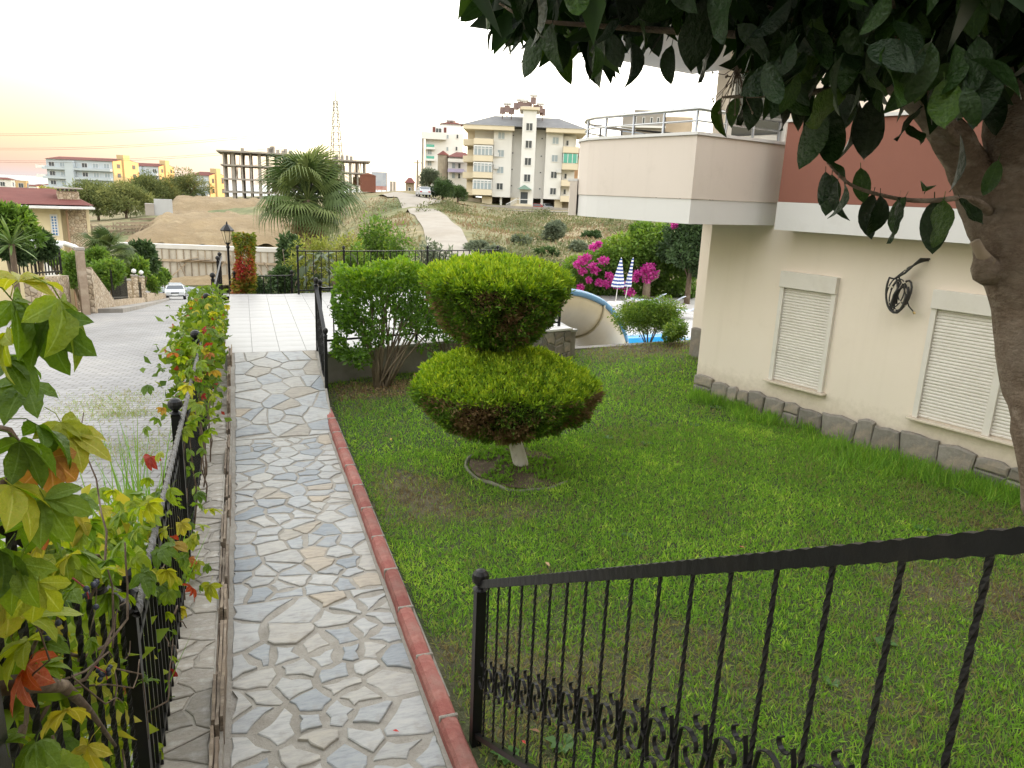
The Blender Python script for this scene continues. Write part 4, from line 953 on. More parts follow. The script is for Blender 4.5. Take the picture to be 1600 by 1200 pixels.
# ------------------------------------------------------------------ broad-leaved tree at the right edge
M_TBARK = mat('grey_brown_bark', (0.37, 0.29, 0.225), (0.22, 0.165, 0.125), 11, 0.95, 1.0, 0.03, c3=(0.48, 0.40, 0.325), stretch=(1, 1, 1.6), dirt=((0.43, 0.37, 0.31), 5, 0.6), spec=0.15)
def curl_leaf(L, W, n, curl, fold, serr=0.0, wob=0.0, seed=0, tipw=0.0, neck=0.3):
    """leaf along +x, midrib folded, curling down; (n+1) stations, three points each"""
    R = random.Random(seed); V = []; Fs = []
    for i in range(n+1):
        t = i/n; w = W*0.5*(math.sin(math.pi*min(1, t**0.95))**0.72)+0.0006
        if serr and 0 < i < n: w *= 1+serr*(1 if i % 2 else -1)*t
        a = curl*t; x = L*(math.sin(a)/curl if abs(curl) > 1e-3 else t); z = -L*((1-math.cos(a))/curl if abs(curl) > 1e-3 else 0)
        u = wob*math.sin(t*9+seed)*W
        V += [(x, w, z+fold*w+u), (x, 0, z), (x, -w, z+fold*w-u)]
    for i in range(n):
        for k in range(2): Fs.append((i*3+k, i*3+k+1, i*3+3+k+1, i*3+3+k))
    return V, Fs
def add_rib(me, npts):
    v = np.zeros(len(me.vertices), dtype=np.float32); v[1:npts:3] = 1.0; a = me.attributes.new('rib', 'FLOAT', 'POINT'); a.data.foreach_set('value', v); return me
T_STOPS = [(0.0, (0.007, 0.017, 0.005)), (0.6, (0.013, 0.033, 0.007)), (0.85, (0.026, 0.062, 0.010)), (1.0, (0.060, 0.110, 0.014))]
M_TLEAF = foliage('glossy_tree_leaf', T_STOPS, 0.14, 0.36, 0.3, obj=True, vein=True)
M_TLEAF2 = foliage('glossy_tree_leaf_mass', T_STOPS, 0.14, 0.45, 0.2)
tree = empty('broadleaf_tree', (2.95, 1.35, 0.0), 0, 'large-leaved evergreen tree leaning over the right foreground', 'tree')
TO = np.array([2.95, 1.35, 0.0])
def tp(px, py, D): return Vector(at(px, py, D)-TO)
def limb(name, pts, rad, n=14, bumps=0.0, seed=0):
    """smooth limb through pts with knots"""
    P = [Vector(p) for p in pts]; Q = []; Rr = []; R = random.Random(seed)
    for i in range(len(P)-1):
        a, b, c, d = P[max(i-1, 0)], P[i], P[i+1], P[min(i+2, len(P)-1)]
        for k in range(6):
            t = k/6; Q.append(0.5*((2*b)+(c-a)*t+(2*a-5*b+4*c-d)*t*t+(3*b-a-3*c+d)*t**3)); Rr.append(rad[i]+(rad[i+1]-rad[i])*t)
    Q.append(P[-1]); Rr.append(rad[-1])
    if bumps: Rr = [r*(1+bumps*math.sin(i*1.7+seed)+bumps*R.uniform(-.6, .6)) for i, r in enumerate(Rr)]
    mb = MB().tube(Q, Rr, n)
    if bumps:
        mb.v = [tuple(Vector(v)+Vector((noise.noise(Vector(v)*9), noise.noise(Vector(v)*9+Vector((7, 0, 0))), 0))*0.018) for v in mb.v]
    o = mb.build(name, M_TBARK, tree, True); return o
TD = 3.0
limb('trunk', [(0.12, -0.08, -0.1), tp(1700, 1000, 3.02), tp(1642, 720, TD), tp(1614, 590, TD), tp(1600, 480, TD), tp(1592, 400, TD), tp(1598, 300, TD), tp(1606, 150, TD), tp(1608, -40, TD), tp(1600, -260, 2.95)], [0.14, 0.11, 0.098, 0.090, 0.092, 0.130, 0.122, 0.118, 0.11, 0.09], 18, 0.035, 3)
limb('limb', [tp(1585, 420, TD), tp(1552, 335, TD), tp(1515, 270, 2.95), tp(1480, 205, 2.85), tp(1400, 130, 2.7), tp(1280, 60, 2.55), tp(1120, -10, 2.45), tp(950, -70, 2.4)], [0.11, 0.088, 0.068, 0.052, 0.036, 0.028, 0.02, 0.012], 12, 0.03, 5)
limb('limb', [tp(1552, 415, 2.93), tp(1541, 420, 2.88), tp(1535, 402, 2.84)], [0.07, 0.05, 0.02], 10, 0.03, 8)
MB().tube([tp(1545, 412, 2.86), tp(1532, 394, 2.84), tp(1523, 377, 2.83)], [0.024, 0.017, 0.016], 9).build('cut_stub', mat('cut_wood', (0.33, 0.27, 0.20), (0.26, 0.2, 0.14), 8, 0.9), tree, True)
limb('branch', [tp(1545, 330, 2.9), tp(1515, 310, 2.75), tp(1450, 314, 2.62), tp(1395, 309, 2.55), tp(1330, 289, 2.5), tp(1292, 253, 2.48)], [0.016, 0.009, 0.0075, 0.006, 0.005, 0.003], 7)
limb('branch', [tp(1500, 225, 2.85), tp(1440, 150, 2.55), tp(1405, 60, 2.35), tp(1390, -20, 2.2)], [0.02, 0.013, 0.009, 0.006], 7)
limb('branch', [tp(1400, 130, 2.7), tp(1260, 145, 2.5), tp(1170, 150, 2.4), tp(1128, 152, 2.38)], [0.016, 0.009, 0.006, 0.003], 7)
limb('branch', [tp(1280, 60, 2.55), tp(1080, 50, 2.4), tp(930, 40, 2.3), tp(830, 30, 2.3), tp(780, 5, 2.3)], [0.016, 0.010, 0.007, 0.005, 0.003], 7)
# leaf shapes
lm = []
for k in range(7):
    V, Fs = curl_leaf(1.0, (0.50, 0.44, 0.54, 0.40, 0.48, 0.52, 0.46)[k], 8, (0.5, 0.9, 0.3, 1.2, 0.7, -0.3, 0.4)[k], (0.25, 0.45, 0.15, 0.6, 0.3, 0.2, 0.35)[k], 0, (0.0, 0.05, 0.08, 0, 0.06, 0.1, 0.04)[k], k)
    mb = MB().add(V, Fs); mb.add([(-0.14, 0.008, 0.02), (-0.14, -0.008, 0.02), (0.02, -0.01, 0.002), (0.02, 0.01, 0.002)], [(0, 1, 2, 3)])
    lm.append(add_rib(mb.mesh('leaf', M_TLEAF, True), 27))
R = random.Random(77)
env = [(735, 0), (760, 25), (795, 60), (830, 85), (880, 95), (940, 100), (985, 62), (1030, 50), (1060, 62), (1100, 52), (1140, 55), (1195, 140), (1240, 175), (1300, 195), (1350, 185), (1400, 160), (1450, 150), (1520, 185), (1545, 150), (1560, -40)]
def lower(px):
    for (x0, y0), (x1, y1) in zip(env, env[1:]):
        if x0 <= px <= x1: return y0+(y1-y0)*(px-x0)/(x1-x0)
    return -50
def hang(px, py, D, L, droop, az=None, roll=None, k=None):
    p = tp(px, py, D); az = R.uniform(0, 6.28) if az is None else az
    o = link('leaf', lm[R.randrange(7) if k is None else k], tree, p, None, L); o.rotation_mode = 'XYZ'
    d = Vector((math.cos(az)*math.cos(droop), math.sin(az)*math.cos(droop), -math.sin(droop)))
    up = Vector((0, 0, 1)); y = up.cross(d)
    if y.length < 0.05: y = Vector((1, 0, 0))
    y.normalize(); z = d.cross(y); q = Matrix((d, y, z)).transposed().to_quaternion()
    from mathutils import Quaternion
    q = q @ Quaternion((1, 0, 0), R.uniform(-1.5, 1.5) if roll is None else roll); o.rotation_mode = 'QUATERNION'; o.rotation_quaternion = q
    return o
# leaves that stand alone against sky and wall
for (px, py, L, dr, k) in ((1128, 152, 0.145, 1.15, 3), (1155, 150, 0.11, 1.2, 1), (1180, 140, 0.13, 1.3, 0), (1225, 120, 0.17, 1.35, 2), (1280, 165, 0.19, 1.4, 0), (1340, 150, 0.21, 1.4, 4), (1305, 170, 0.20, 1.45, 3), (1370, 150, 0.20, 1.35, 2), (1440, 165, 0.13, 0.9, 5), (1415, 195, 0.12, 0.4, 2), (1500, 210, 0.16, 1.3, 6),
                           (1292, 250, 0.09, 0.6, 2), (1290, 268, 0.11, 1.2, 3), (1300, 272, 0.14, 1.3, 0), (1310, 280, 0.15, 1.35, 3), (1320, 285, 0.12, 1.3, 1), (1345, 262, 0.12, 1.3, 4), (1365, 303, 0.16, 1.35, 1), (1375, 305, 0.15, 1.4, 3), (1405, 308, 0.145, 1.4, 2), (1415, 308, 0.13, 1.2, 4), (1460, 312, 0.18, 1.35, 0), (1475, 310, 0.16, 1.4, 2), (1445, 300, 0.12, -0.6, 3), (1500, 310, 0.10, 0.9, 5),
                           (1020, 20, 0.15, 1.3, 1), (1050, 70, 0.14, 1.4, 3), (1100, 45, 0.17, 1.35, 2), (985, 65, 0.17, 1.2, 3), (950, 50, 0.17, 1.25, 0), (925, 70, 0.15, 1.3, 1), (880, 55, 0.17, 1.35, 4), (835, 50, 0.14, 1.35, 0), (800, 20, 0.15, 1.1, 3), (780, 35, 0.11, 0.8, 1), (755, -2, 0.10, 0.9, 0), (1190, 100, 0.2, 1.4, 5), (1250, 60, 0.2, 1.5, 2), (1480, 100, 0.16, 0.7, 2), (1400, 90, 0.18, 0.9, 4), (1560, 250, 0.12, 1.2, 3)):
    hang(px, py, 2.5+R.uniform(-.2, .15), L*.92, dr, None, R.uniform(-.9, .9), k)
cnt = 42; tries = 0
while cnt < 295 and tries < 9000:
    tries += 1; px = 735+825*R.random()**0.8; py = R.uniform(-70, 190)
    if py > lower(px)-28: continue
    hang(px, py, R.uniform(1.95, 3.0), R.uniform(0.09, 0.185), R.uniform(0.35, 1.5)); cnt += 1
# the rest of the crown, above and behind
P = []; N = []
rng = np.random.default_rng(8)
while len(P) < 7500:
    px = 700+1100*rng.random(); py = rng.uniform(-1000, 120) if len(P) % 3 else rng.uniform(-320, 60)
    if py > lower(px)-38 and px < 1560: continue
    if py < -420 and px < 900: continue
    P.append(at(px, py, rng.uniform(2.4, 4.2) if py > -60 else rng.uniform(1.9, 4.4))-TO); N.append(unit(np.array([rng.normal(), rng.normal(), -0.9])))
o = link('crown', leaves_mesh('crown', np.array(P), np.array(N), 0.16, M_TLEAF2, rng, 0.45, 0.35, 0.3, None, 0.1), tree); o['kind'] = 'stuff'
# little dried flower panicle
pn = MB(); c0 = tp(1150, 120, 2.4)
for k in range(26):
    a = Vector((R.uniform(-.05, .05), R.uniform(-.05, .05), R.uniform(-.10, .02))); pn.tube([c0+Vector((0, 0, .03)), c0+a*0.5, c0+a], 0.0013, 4); pn.lathe(c0+a, [(0.001, -.004), (0.004, 0), (0.001, .004)], 5)
o = pn.build('seed_panicle', M_TBARK, tree); o['kind'] = 'stuff'

# ------------------------------------------------------------------ creepers on the left fence
def palmate(seed, n=5, L=1.0):
    """five-fingered creeper leaf, stalk at the origin"""
    R = random.Random(seed); mb = MB(); ang = [0, 0.68, -0.68, 1.45, -1.45][:n]; sz = [1.0, 0.92, 0.92, 0.68, 0.68]
    for a, s in zip(ang, sz):
        V, Fs = curl_leaf(s*L, 0.46*s, 9, R.uniform(0.4, 1.2), R.uniform(0.15, 0.5), 0.10, R.uniform(0, .08), seed+int(10*a))
        q = Matrix.Rotation(a+R.uniform(-.1, .1), 3, 'Z') @ Matrix.Rotation(R.uniform(-.1, .35), 3, 'Y'); mb.add([q @ Vector(v) for v in V], Fs)
    mb.tube([(-0.45, 0, -0.10), (-0.22, 0.02, 0.02), (0.02, 0, 0)], 0.010, 4)
    return mb
V_G = [(0.0, (0.075, 0.14, 0.015)), (0.35, (0.145, 0.225, 0.02)), (0.65, (0.235, 0.305, 0.025)), (0.85, (0.33, 0.35, 0.035)), (1.0, (0.40, 0.34, 0.05))]
V_R = [(0.0, (0.30, 0.03, 0.03)), (0.4, (0.36, 0.08, 0.035)), (0.7, (0.40, 0.19, 0.05)), (1.0, (0.34, 0.29, 0.04))]
M_VG = foliage('creeper_green', V_G, 0.42, 0.42, 0.35, obj=True, vein=True); M_VR = foliage('creeper_red', V_R, 0.35, 0.5, 0.3, obj=True, vein=True)
pg = [add_rib(palmate(k).mesh('leaf', M_VG, True), 150) for k in range(8)]; pr_ = [add_rib(palmate(k+20).mesh('leaf', M_VR, True), 150) for k in range(3)]
p3 = [add_rib(palmate(k+40).mesh('leaf', M_VG, True), 150) for k in range(4)]
M_VINE = mat('creeper_stem', (0.16, 0.11, 0.075), (0.095, 0.065, 0.045), 10, 0.9, 0.7, 0.006, c3=(0.27, 0.21, 0.155))
def vleaf(parent, pos, size, meshes, R, face=None, tilt=None):
    o = link('leaf', meshes[R.randrange(len(meshes))], parent, pos, None, size)
    az = R.uniform(0, 6.28) if face is None else face+R.uniform(-.9, .9)
    o.rotation_euler = (R.uniform(-.5, .5), R.uniform(0.1, 1.1) if tilt is None else tilt+R.uniform(-.3, .3), az); return o
cr1 = empty('near_creeper', (FX, 2.0, 0.0), 0, 'large yellow-green creeper with a few reddening leaves in the left foreground', 'creeper'); C1 = Vector((FX, 2.0, 0))
R = random.Random(14)
def onx(px, py, X):
    d = ray(px, py); return Vector(CAM+d*((X-CAM[0])/d[0]))
# big leaves close to the camera, on a shoot arching in from the left
for (px, py, D, s, az, tl, red) in ((20, 470, 1.1, .105, 0.2, 0.9, 0), (95, 470, 1.1, .12, 0.3, 0.8, 0), (30, 440, 1.15, .10, 2.2, -.2, 0), (75, 500, 1.1, .10, -0.8, 1.1, 0), (10, 520, 1.15, .09, 4.0, 0.9, 0), (5, 560, 1.2, .09, 0.2, 0.4, 0), (40, 600, 1.25, .09, 5.5, .6, 0),
                                    (60, 665, 1.15, .10, 0.1, 0.6, 0), (30, 690, 1.1, .09, 0.4, 0.9, 0), (95, 660, 1.2, .085, -.3, 1.0, 0), (75, 715, 1.15, .085, -1.2, 1.2, 1), (15, 705, 1.2, .07, 3.4, 1.1, 0), (110, 680, 1.2, .085, 0.9, 0.7, 0), (20, 760, 1.1, .10, 0.5, .5, 0), (70, 780, 1.1, .09, -.4, .8, 0), (45, 820, 1.2, .09, 1.2, .7, 0), (30, 880, 1.2, .10, -1.3, 1.0, 0), (60, 910, 1.25, .09, -.6, 1.0, 0), (0, 860, 1.2, .09, 2.5, 1, 0), (58, 825, 1.3, .05, .5, 1.2, 1)):
    vleaf(cr1, Vector(at(px, py, D))-C1, s*.8, (p3 if D < 1.16 else pg) if not red else pr_, R, az-AZ, tl)
cnt = 20
while cnt < 298:
    v = R.random()
    if v < 0.38: px, py = R.uniform(0, 330), R.uniform(735, 900)          # over the rail
    elif v < 0.80: px, py = R.uniform(0, 300), R.uniform(880, 1210)       # hanging through the bars
    else: px, py = R.uniform(150, 335), R.uniform(760, 1000)
    if py < 800-0.10*px*(px < 160) and px < 120 and R.random() < .5: continue
    if px > 310-(py-800)*0.10: continue
    X = FX+(R.uniform(-.25, -.03) if py > 930 and R.random() < .72 else R.choice((R.uniform(-.25, -.02), R.uniform(-.02, .10))))
    p = onx(px, py, X)
    if p.z > ltop(p.y)+0.18 and p.y < 2.7: continue
    if p.y > 2.9 and (p.z > 1.38 or p.z < 0.12): continue
    D = (p-Vector(CAM)).length
    vleaf(cr1, p-C1, R.uniform(0.055, 0.105), pr_ if R.random() < 0.015 else pg, R); cnt += 1
# leaves crowding behind the bars
n_ = 3000; yv = rng.uniform(0.8, 3.9, n_); zt_ = np.where(yv < 2.7, 1.25+(2.69-yv)*0.76, 1.22); P = np.stack([FX-0.05-np.abs(rng.normal(size=n_))*0.22, yv, zt_+0.02-np.abs(rng.normal(size=n_))*0.70], 1)-np.array(C1)
M_VM1 = foliage('near_creeper_mass', [(0.0, (0.09, 0.16, 0.016)), (0.5, (0.20, 0.29, 0.028)), (0.85, (0.34, 0.39, 0.045)), (1.0, (0.44, 0.37, 0.06))], 0.4, 0.45, 0.3)
o = link('background_foliage', leaves_mesh('background_foliage', P, np.tile([0.3, -0.1, -0.2], (n_, 1)), 0.10, M_VM1, rng, 0.55, 0.9, 0.3, None, 0.1), cr1); o['kind'] = 'stuff'
# woody stems tangled in the bars
for k in range(34):
    px, py = R.uniform(0, 320), R.uniform(840, 1200); p = onx(px, py, FX+R.uniform(-.08, .05)); pts = [p]; d = Vector((R.uniform(-.3, .3), R.uniform(-1, 1), R.uniform(-.8, .8))).normalized()
    for i in range(7):
        d = (d+Vector((R.uniform(-.35, .35), R.uniform(-.6, .6), R.uniform(-.6, .6)))).normalized(); pts.append(pts[-1]+d*R.uniform(.05, .11)); pts[-1].x = FX+max(-.16, min(.09, pts[-1].x-FX))
    r0 = R.choice((0.003, 0.004, 0.006)); limb_pts = [q-C1 for q in pts]
    MB().tube(limb_pts, [r0*(1-0.08*i) for i in range(8)], 6).build('stem', M_VINE, cr1, True)
MB().tube([onx(-30, 1075, FX-.03)-C1, onx(40, 1068, FX+.03)-C1, onx(100, 1072, FX+.04)-C1, onx(140, 1110, FX+.03)-C1, onx(180, 1165, FX+.02)-C1], [.020, .018, .014, .008, .005], 9).build('stem', M_VINE, cr1, True)
MB().tube([Vector(at(a, b, 1.12))-C1 for a, b in ((-20, 665), (15, 672), (33, 700), (34, 725), (20, 745), (5, 752), (8, 780), (30, 805), (48, 815))], 0.0042, 7).build('stem', M_VINE, cr1, True)
M_BERRY = mat('blue_black_berry', (0.012, 0.016, 0.035), (0.03, 0.036, 0.06), 30, 0.5, 0.05, .001); M_RSTEM = mat('red_stalk', (0.40, 0.05, 0.06), (0.3, 0.04, 0.05), 12, 0.6)
for (px, py, X) in ((135, 920, FX+.10), (70, 965, FX+.05), (165, 1050, FX+.06)):
    c = onx(px, py, X)-C1
    for k in range(9):
        q = c+Vector((R.uniform(-.02, .02), R.uniform(-.04, .04), R.uniform(-.045, .02)))
        MB().lathe(q, [(0.001, -.007), (0.006, -.003), (0.007, 0.001), (0.004, .006), (0.0008, .007)], 8).build('berry', M_BERRY, cr1, True)
    MB().tube([c+Vector((-.01, -.06, .06)), c, c+Vector((0, .01, -.03))], 0.0018, 5).build('berry_stalk', M_RSTEM, cr1)
# creeper further along the fence
cr2 = empty('fence_creeper', (FX, 6.5, 0.1), 0, 'green creeper with orange and crimson leaves trailing over the fence beside the path', 'creeper'); C2 = Vector((FX, 6.5, 0.1))
R = random.Random(15); cnt = 0
while cnt < 292:
    y = R.uniform(3.6, 10.3); dens = 0.35+0.65*min(1, max(0, (y-5.2)/1.5))
    if R.random() > dens: continue
    z = 1.36-abs(R.gauss(0, 0.33)) if y > 5.4 else R.uniform(0.2, 1.2)
    if y > 8: z = 1.38-abs(R.gauss(0, .4))
    x = FX+R.gauss(0.02, 0.11)
    if z < 0.15 or (x > FX+0.24): continue
    red = R.random() < (0.15 if y < 7.5 else 0.05)
    vleaf(cr2, Vector((x, y, z))-C2, R.uniform(0.06, 0.105), pr_ if red else pg, R); cnt += 1
V_MASS = [(0.0, (0.06, 0.11, 0.015)), (0.6, (0.15, 0.22, 0.022)), (0.85, (0.25, 0.28, 0.035)), (0.9, (0.33, 0.11, 0.04)), (1.0, (0.28, 0.04, 0.035))]
M_VMASS = foliage('creeper_mass', V_MASS, 0.4, 0.45, 0.3)
n_ = 3200; y = 7.0+rng.random(n_)*4.6; z = 1.30-np.abs(rng.normal(size=n_))*0.36; x = FX-0.02+rng.normal(size=n_)*0.13; k = (z > 0.1) & (x < FX+.2)
P = np.stack([x, y, z], 1)[k]-np.array(C2)
o = link('foliage', leaves_mesh('foliage', P, np.tile([0.2, -0.2, 0.2], (len(P), 1)), 0.085, M_VMASS, rng, 0.6, 1.0, 0.3, np.clip(0.35+0.2*rng.normal(size=len(P))+(rng.random(len(P)) < .05)*.5, 0, 1), 0.1), cr2); o['kind'] = 'stuff'
for k in range(16):
    y = R.uniform(4, 9.5); pts = [Vector((FX+R.uniform(-.05, .08), y, 0.15))-C2]; 
    for i in range(6): pts.append(pts[-1]+Vector((R.uniform(-.03, .03), R.uniform(-.15, .15), R.uniform(.1, .22))))
    MB().tube(pts, [0.007, .006, .006, .005, .004, .003, .002], 6).build('stem', M_VINE, cr2, True)
# reddening creeper on the lamp post end of the fence
cr3 = empty('red_creeper', (-0.12, 17.1, 0.3), 0, 'crimson and green creeper column at the far end of the fence', 'creeper')
M_RMASS = foliage('red_creeper_mass', [(0.0, (0.07, 0.11, 0.015)), (0.35, (0.16, 0.19, 0.022)), (0.55, (0.30, 0.17, 0.04)), (0.75, (0.32, 0.06, 0.04)), (1.0, (0.36, 0.045, 0.045))], 0.35, 0.5, 0.3)
n_ = 4600; z = rng.random(n_)*1.45; th = rng.random(n_)*6.283; r = 0.17*(0.75+0.35*rng.random(n_))*(1+0.25*np.sin(th*2+z*5))*(1.0-0.25*np.clip(z-1.1, 0, 1))
P = np.stack([0.05+r*np.cos(th)+0.12*np.sin(z*1.4), r*np.sin(th)*1.6, z-0.05], 1); redz = np.exp(-((z-0.75)/0.32)**2)*0.55+0.35*np.exp(-(z/0.25)**2)
t = 0.24+1.15*redz*(np.cos(th-math.radians(240))*0.5+0.5)+0.16*rng.normal(size=n_)
link('foliage', leaves_mesh('foliage', P, np.stack([np.cos(th), np.sin(th), np.full(n_, -.1)], 1), 0.075, M_RMASS, rng, 0.6, 0.6, 0.3, t, 0.1), cr3)
MB().tube([(0, 0, -0.3), (0.03, 0, 0.3), (0.0, 0.05, 0.9), (0.1, 0, 1.3)], [0.02, 0.016, 0.012, 0.006], 7).build('stem', M_VINE, cr3)

# ------------------------------------------------------------------ terrain, road, sea
def rz_road(y):
    pts = [(-40, 0.4), (0, -0.1), (9, -0.35), (14, -0.55), (25.6, -1.35), (45.6, -4.1), (77.7, -8.4), (96, -10.4), (140, -11.5)]
    for (a, za), (b, zb) in zip(pts, pts[1:]):
        if y <= b: return za+(zb-za)*(y-a)/(b-a)
    return pts[-1][1]
ROADL = [(-40, -30), (-2, -30), (9, -26), (16, -18), (21, -9.0), (24.5, -5.0), (26.5, -4.5), (35, -4.9), (45.6, -5.6), (60, -6.35), (77.7, -7.4), (90, -9), (96, -24), (100, -40)]
def roadl(y):
    for (a, xa), (b, xb) in zip(ROADL, ROADL[1:]):
        if y <= b: return xa+(xb-xa)*(y-a)/(b-a)
    return -40
def roadr(y): return -0.52 if y < 40 else (-0.52-1.6*min(1, (y-40)/35) if y < 88 else (6 if y > 92 else -2+8*(y-88)/4))
CTRL = [(-3, -12, -1.2), (6, -12, -1.0), (14, -12, 0.0), (0, 4, -1.0), (5, 4, -1.0), (12, 4, -0.5), (0, 9, -1.2), (6, 9, -1.2), (3, 14, -1.5), (7.5, 13.2, -2.8), (13, 11, -2.4),
        (9, 17, -3.2), (12, 22, -3.2), (16, 30, -2.75), (20, 36, -2.6), (26, 30, -2.2), (6, 22, -3.0), (3, 24, -3.0), (3, 30, -3.6), (8, 32, -3.4), (2, 45, -6.2), (10, 50, -4.6),
        (-3, -2, -0.6), (-8, -2, -0.6), (-20, -2, -0.8), (-3, 9, -0.95), (-8, 9, -1.0), (-20, 10, -1.0), (-2.5, 16, -1.3), (-4, 26, -2.0), (-12, 26, -2.0), (-25, 30, -2.5), (-3, 35, -3.6), (-6, 45.6, -4.8), (-15, 46, -4.4), (-2, 46, -5.4), (-6.5, 60, -6.7), (-7, 78, -9.2), (-3, 78, -9.4), (-14, 78, -8.8), (-5, 96, -11.2), (-16, 96, -11.2), (10, 92, -8.6), (4, 100, -10.6),
        (150, 0, 26), (90, -40, 16), (90, 20, 11), (95, 70, 12), (110, 110, 16), (150, 130, 30), (70, 40, 3.5), (60, -30, 5), (60, 0, 4.5), (200, 60, 45), (120, -120, 26), (70, 200, -6), (110, 170, 2), (150, 220, -8), (60, 300, -16), (160, 350, -20), (0, -100, 3), (-80, -60, -4), (-60, 20, -6), (-80, 80, -14)]  # includes an unseen hill on the right, added to block the low sun
for (px, py, D) in ((160, 379, 112), (250, 384, 112), (430, 389, 109), (240, 352, 128), (330, 340, 128), (420, 350, 126), (300, 317, 152), (400, 319, 152), (250, 333, 150), (390, 313, 176), (540, 300, 160), (450, 322, 140), (560, 316, 118), (620, 298, 122), (650, 308, 112), (640, 322, 98), (672, 335, 86), (692, 355, 72), (706, 380, 60), (560, 345, 90), (620, 350, 78), (800, 328, 136), (890, 329, 136), (720, 326, 130), (960, 330, 136), (800, 345, 108), (900, 345, 108), (800, 368, 84), (900, 372, 84), (800, 398, 64), (930, 400, 64), (740, 340, 105), (760, 310, 160), (690, 300, 150), (640, 297, 150),
                    (200, 342, 158), (280, 333, 165), (100, 345, 160), (20, 345, 160), (140, 303, 285), (240, 300, 300), (330, 312, 260), (20, 312, 330), (60, 303, 420), (480, 308, 240), (600, 302, 200), (620, 301, 320)):
    p = at(px, py, D); CTRL.append((p[0], p[1], p[2]))
for a in range(0, 360, 20):
    r_ = 900; x, y = r_*math.sin(math.radians(a)), r_*math.cos(math.radians(a)); CTRL.append((x, y, 60 if 80 <= a <= 200 else -78))
CP = np.array(CTRL, float); XY = CP[:, :2]; n = len(CP)
K = np.linalg.norm(XY[:, None]-XY[None], axis=2)
A_ = np.zeros((n+3, n+3)); A_[:n, :n] = K-np.eye(n)*1.2; A_[:n, n] = 1; A_[:n, n+1:] = XY; A_[n, :n] = 1; A_[n+1:, :n] = XY.T
SOL = np.linalg.solve(A_, np.concatenate([CP[:, 2], np.zeros(3)]))
def tz(x, y):
    x = np.atleast_1d(np.asarray(x, float)); y = np.atleast_1d(np.asarray(y, float)); Q = np.stack([x, y], 1)
    d = np.linalg.norm(Q[:, None]-XY[None], axis=2); z = d@SOL[:n]+SOL[n]+Q@SOL[n+1:]
    yy = np.array([p[0] for p in ROADL]); lo_ = np.interp(y, yy, [p[1] for p in ROADL])-1.6; hi_ = np.array([roadr(v) for v in y])+0.9; zr = np.array([rz_road(v) for v in y])-0.25
    k_ = (x > lo_) & (x < hi_) & (y > -25) & (y < 101); return np.where(k_, np.minimum(z, zr), z)
def tz1(x, y): return float(tz(x, y)[0])
def terrain_mat():
    m, nt, b = nodes_of('dry_meadow')
    t = nt.nodes.new('ShaderNodeTexCoord')
    n1 = nt.nodes.new('ShaderNodeTexNoise'); n1.inputs['Scale'].default_value = 0.06; n1.inputs['Detail'].default_value = 8; n1.inputs['Roughness'].default_value = 0.65; lnk(nt, t.outputs['Object'], n1.inputs['Vector'])
    r = ramp_node(nt, [(0.34, (0.10, 0.125, 0.05)), (0.46, (0.18, 0.175, 0.085)), (0.58, (0.27, 0.22, 0.13)), (0.7, (0.20, 0.14, 0.095))]); lnk(nt, n1.outputs[0], r.inputs[0])
    n2 = nt.nodes.new('ShaderNodeTexNoise'); n2.inputs['Scale'].default_value = 0.9; n2.inputs['Detail'].default_value = 6; lnk(nt, t.outputs['Object'], n2.inputs['Vector'])
    r2 = ramp_node(nt, [(0.3, (0.65, 0.68, 0.6)), (0.7, (1.25, 1.2, 1.15))]); lnk(nt, n2.outputs[0], r2.inputs[0])
    lnk(nt, mixc(nt, 1, r.outputs[0], r2.outputs[0], 'MULTIPLY'), b.inputs['Base Color']); b.inputs['Roughness'].default_value = 0.97
    bump(nt, b, n2.outputs[0], 0.8, 0.4); return m
M_TERR = terrain_mat()
def polar_sheet(name, m, rs, nth):
    th = np.linspace(0, 2*math.pi, nth, endpoint=False); RR, TT = np.meshgrid(rs, th, indexing='ij'); X, Y = RR*np.sin(TT), RR*np.cos(TT)
    Z = tz(X.ravel(), Y.ravel()); V = np.stack([X.ravel(), Y.ravel(), Z], 1); i = np.arange(len(rs)-1)[:, None]*nth; j = np.arange(nth)[None]; j2 = (j+1) % nth
    Fc = np.stack([i+j, i+nth+j, i+nth+j2, i+j2], -1).reshape(-1, 4)
    return link(name, np_mesh(name, V, Fc[:, ::-1], m, None, True))
ter_o = polar_sheet('terrain', M_TERR, np.concatenate([[0.3], np.geomspace(1.5, 950, 96)]), 300)
tag(ter_o, 'dry grassy hillside around the garden', 'hillside', kind='structure')
def patch(name, pts_fn, nu, nv, m, lift=0.05):
    """sheet draped on the terrain; pts_fn(u, v) -> (x, y)"""
    U_, V_ = np.meshgrid(np.linspace(0, 1, nu), np.linspace(0, 1, nv), indexing='ij'); P = np.array([pts_fn(a, b) for a, b in zip(U_.ravel(), V_.ravel())])
    Z = tz(P[:, 0], P[:, 1])+lift; V = np.stack([P[:, 0], P[:, 1], Z], 1); i = np.arange(nu-1)[:, None]*nv; j = np.arange(nv-1)[None]
    Fc = np.stack([i+j, i+nv+j, i+nv+j+1, i+j+1], -1).reshape(-1, 4); me = np_mesh(name, V, Fc, m, None, True)
    return link(name, me)
# sea
M_SEA = mat('sea_water', (0.16, 0.20, 0.24), (0.14, 0.18, 0.22), 0.002, 0.35, 0.0)
o = MB().add([(-40000, -40000, -80), (40000, -40000, -80), (40000, 40000, -80), (-40000, 40000, -80)], [(0, 1, 2, 3)]).build('sea', M_SEA); tag(o, 'pale blue-grey sea on the horizon', 'sea', kind='structure')

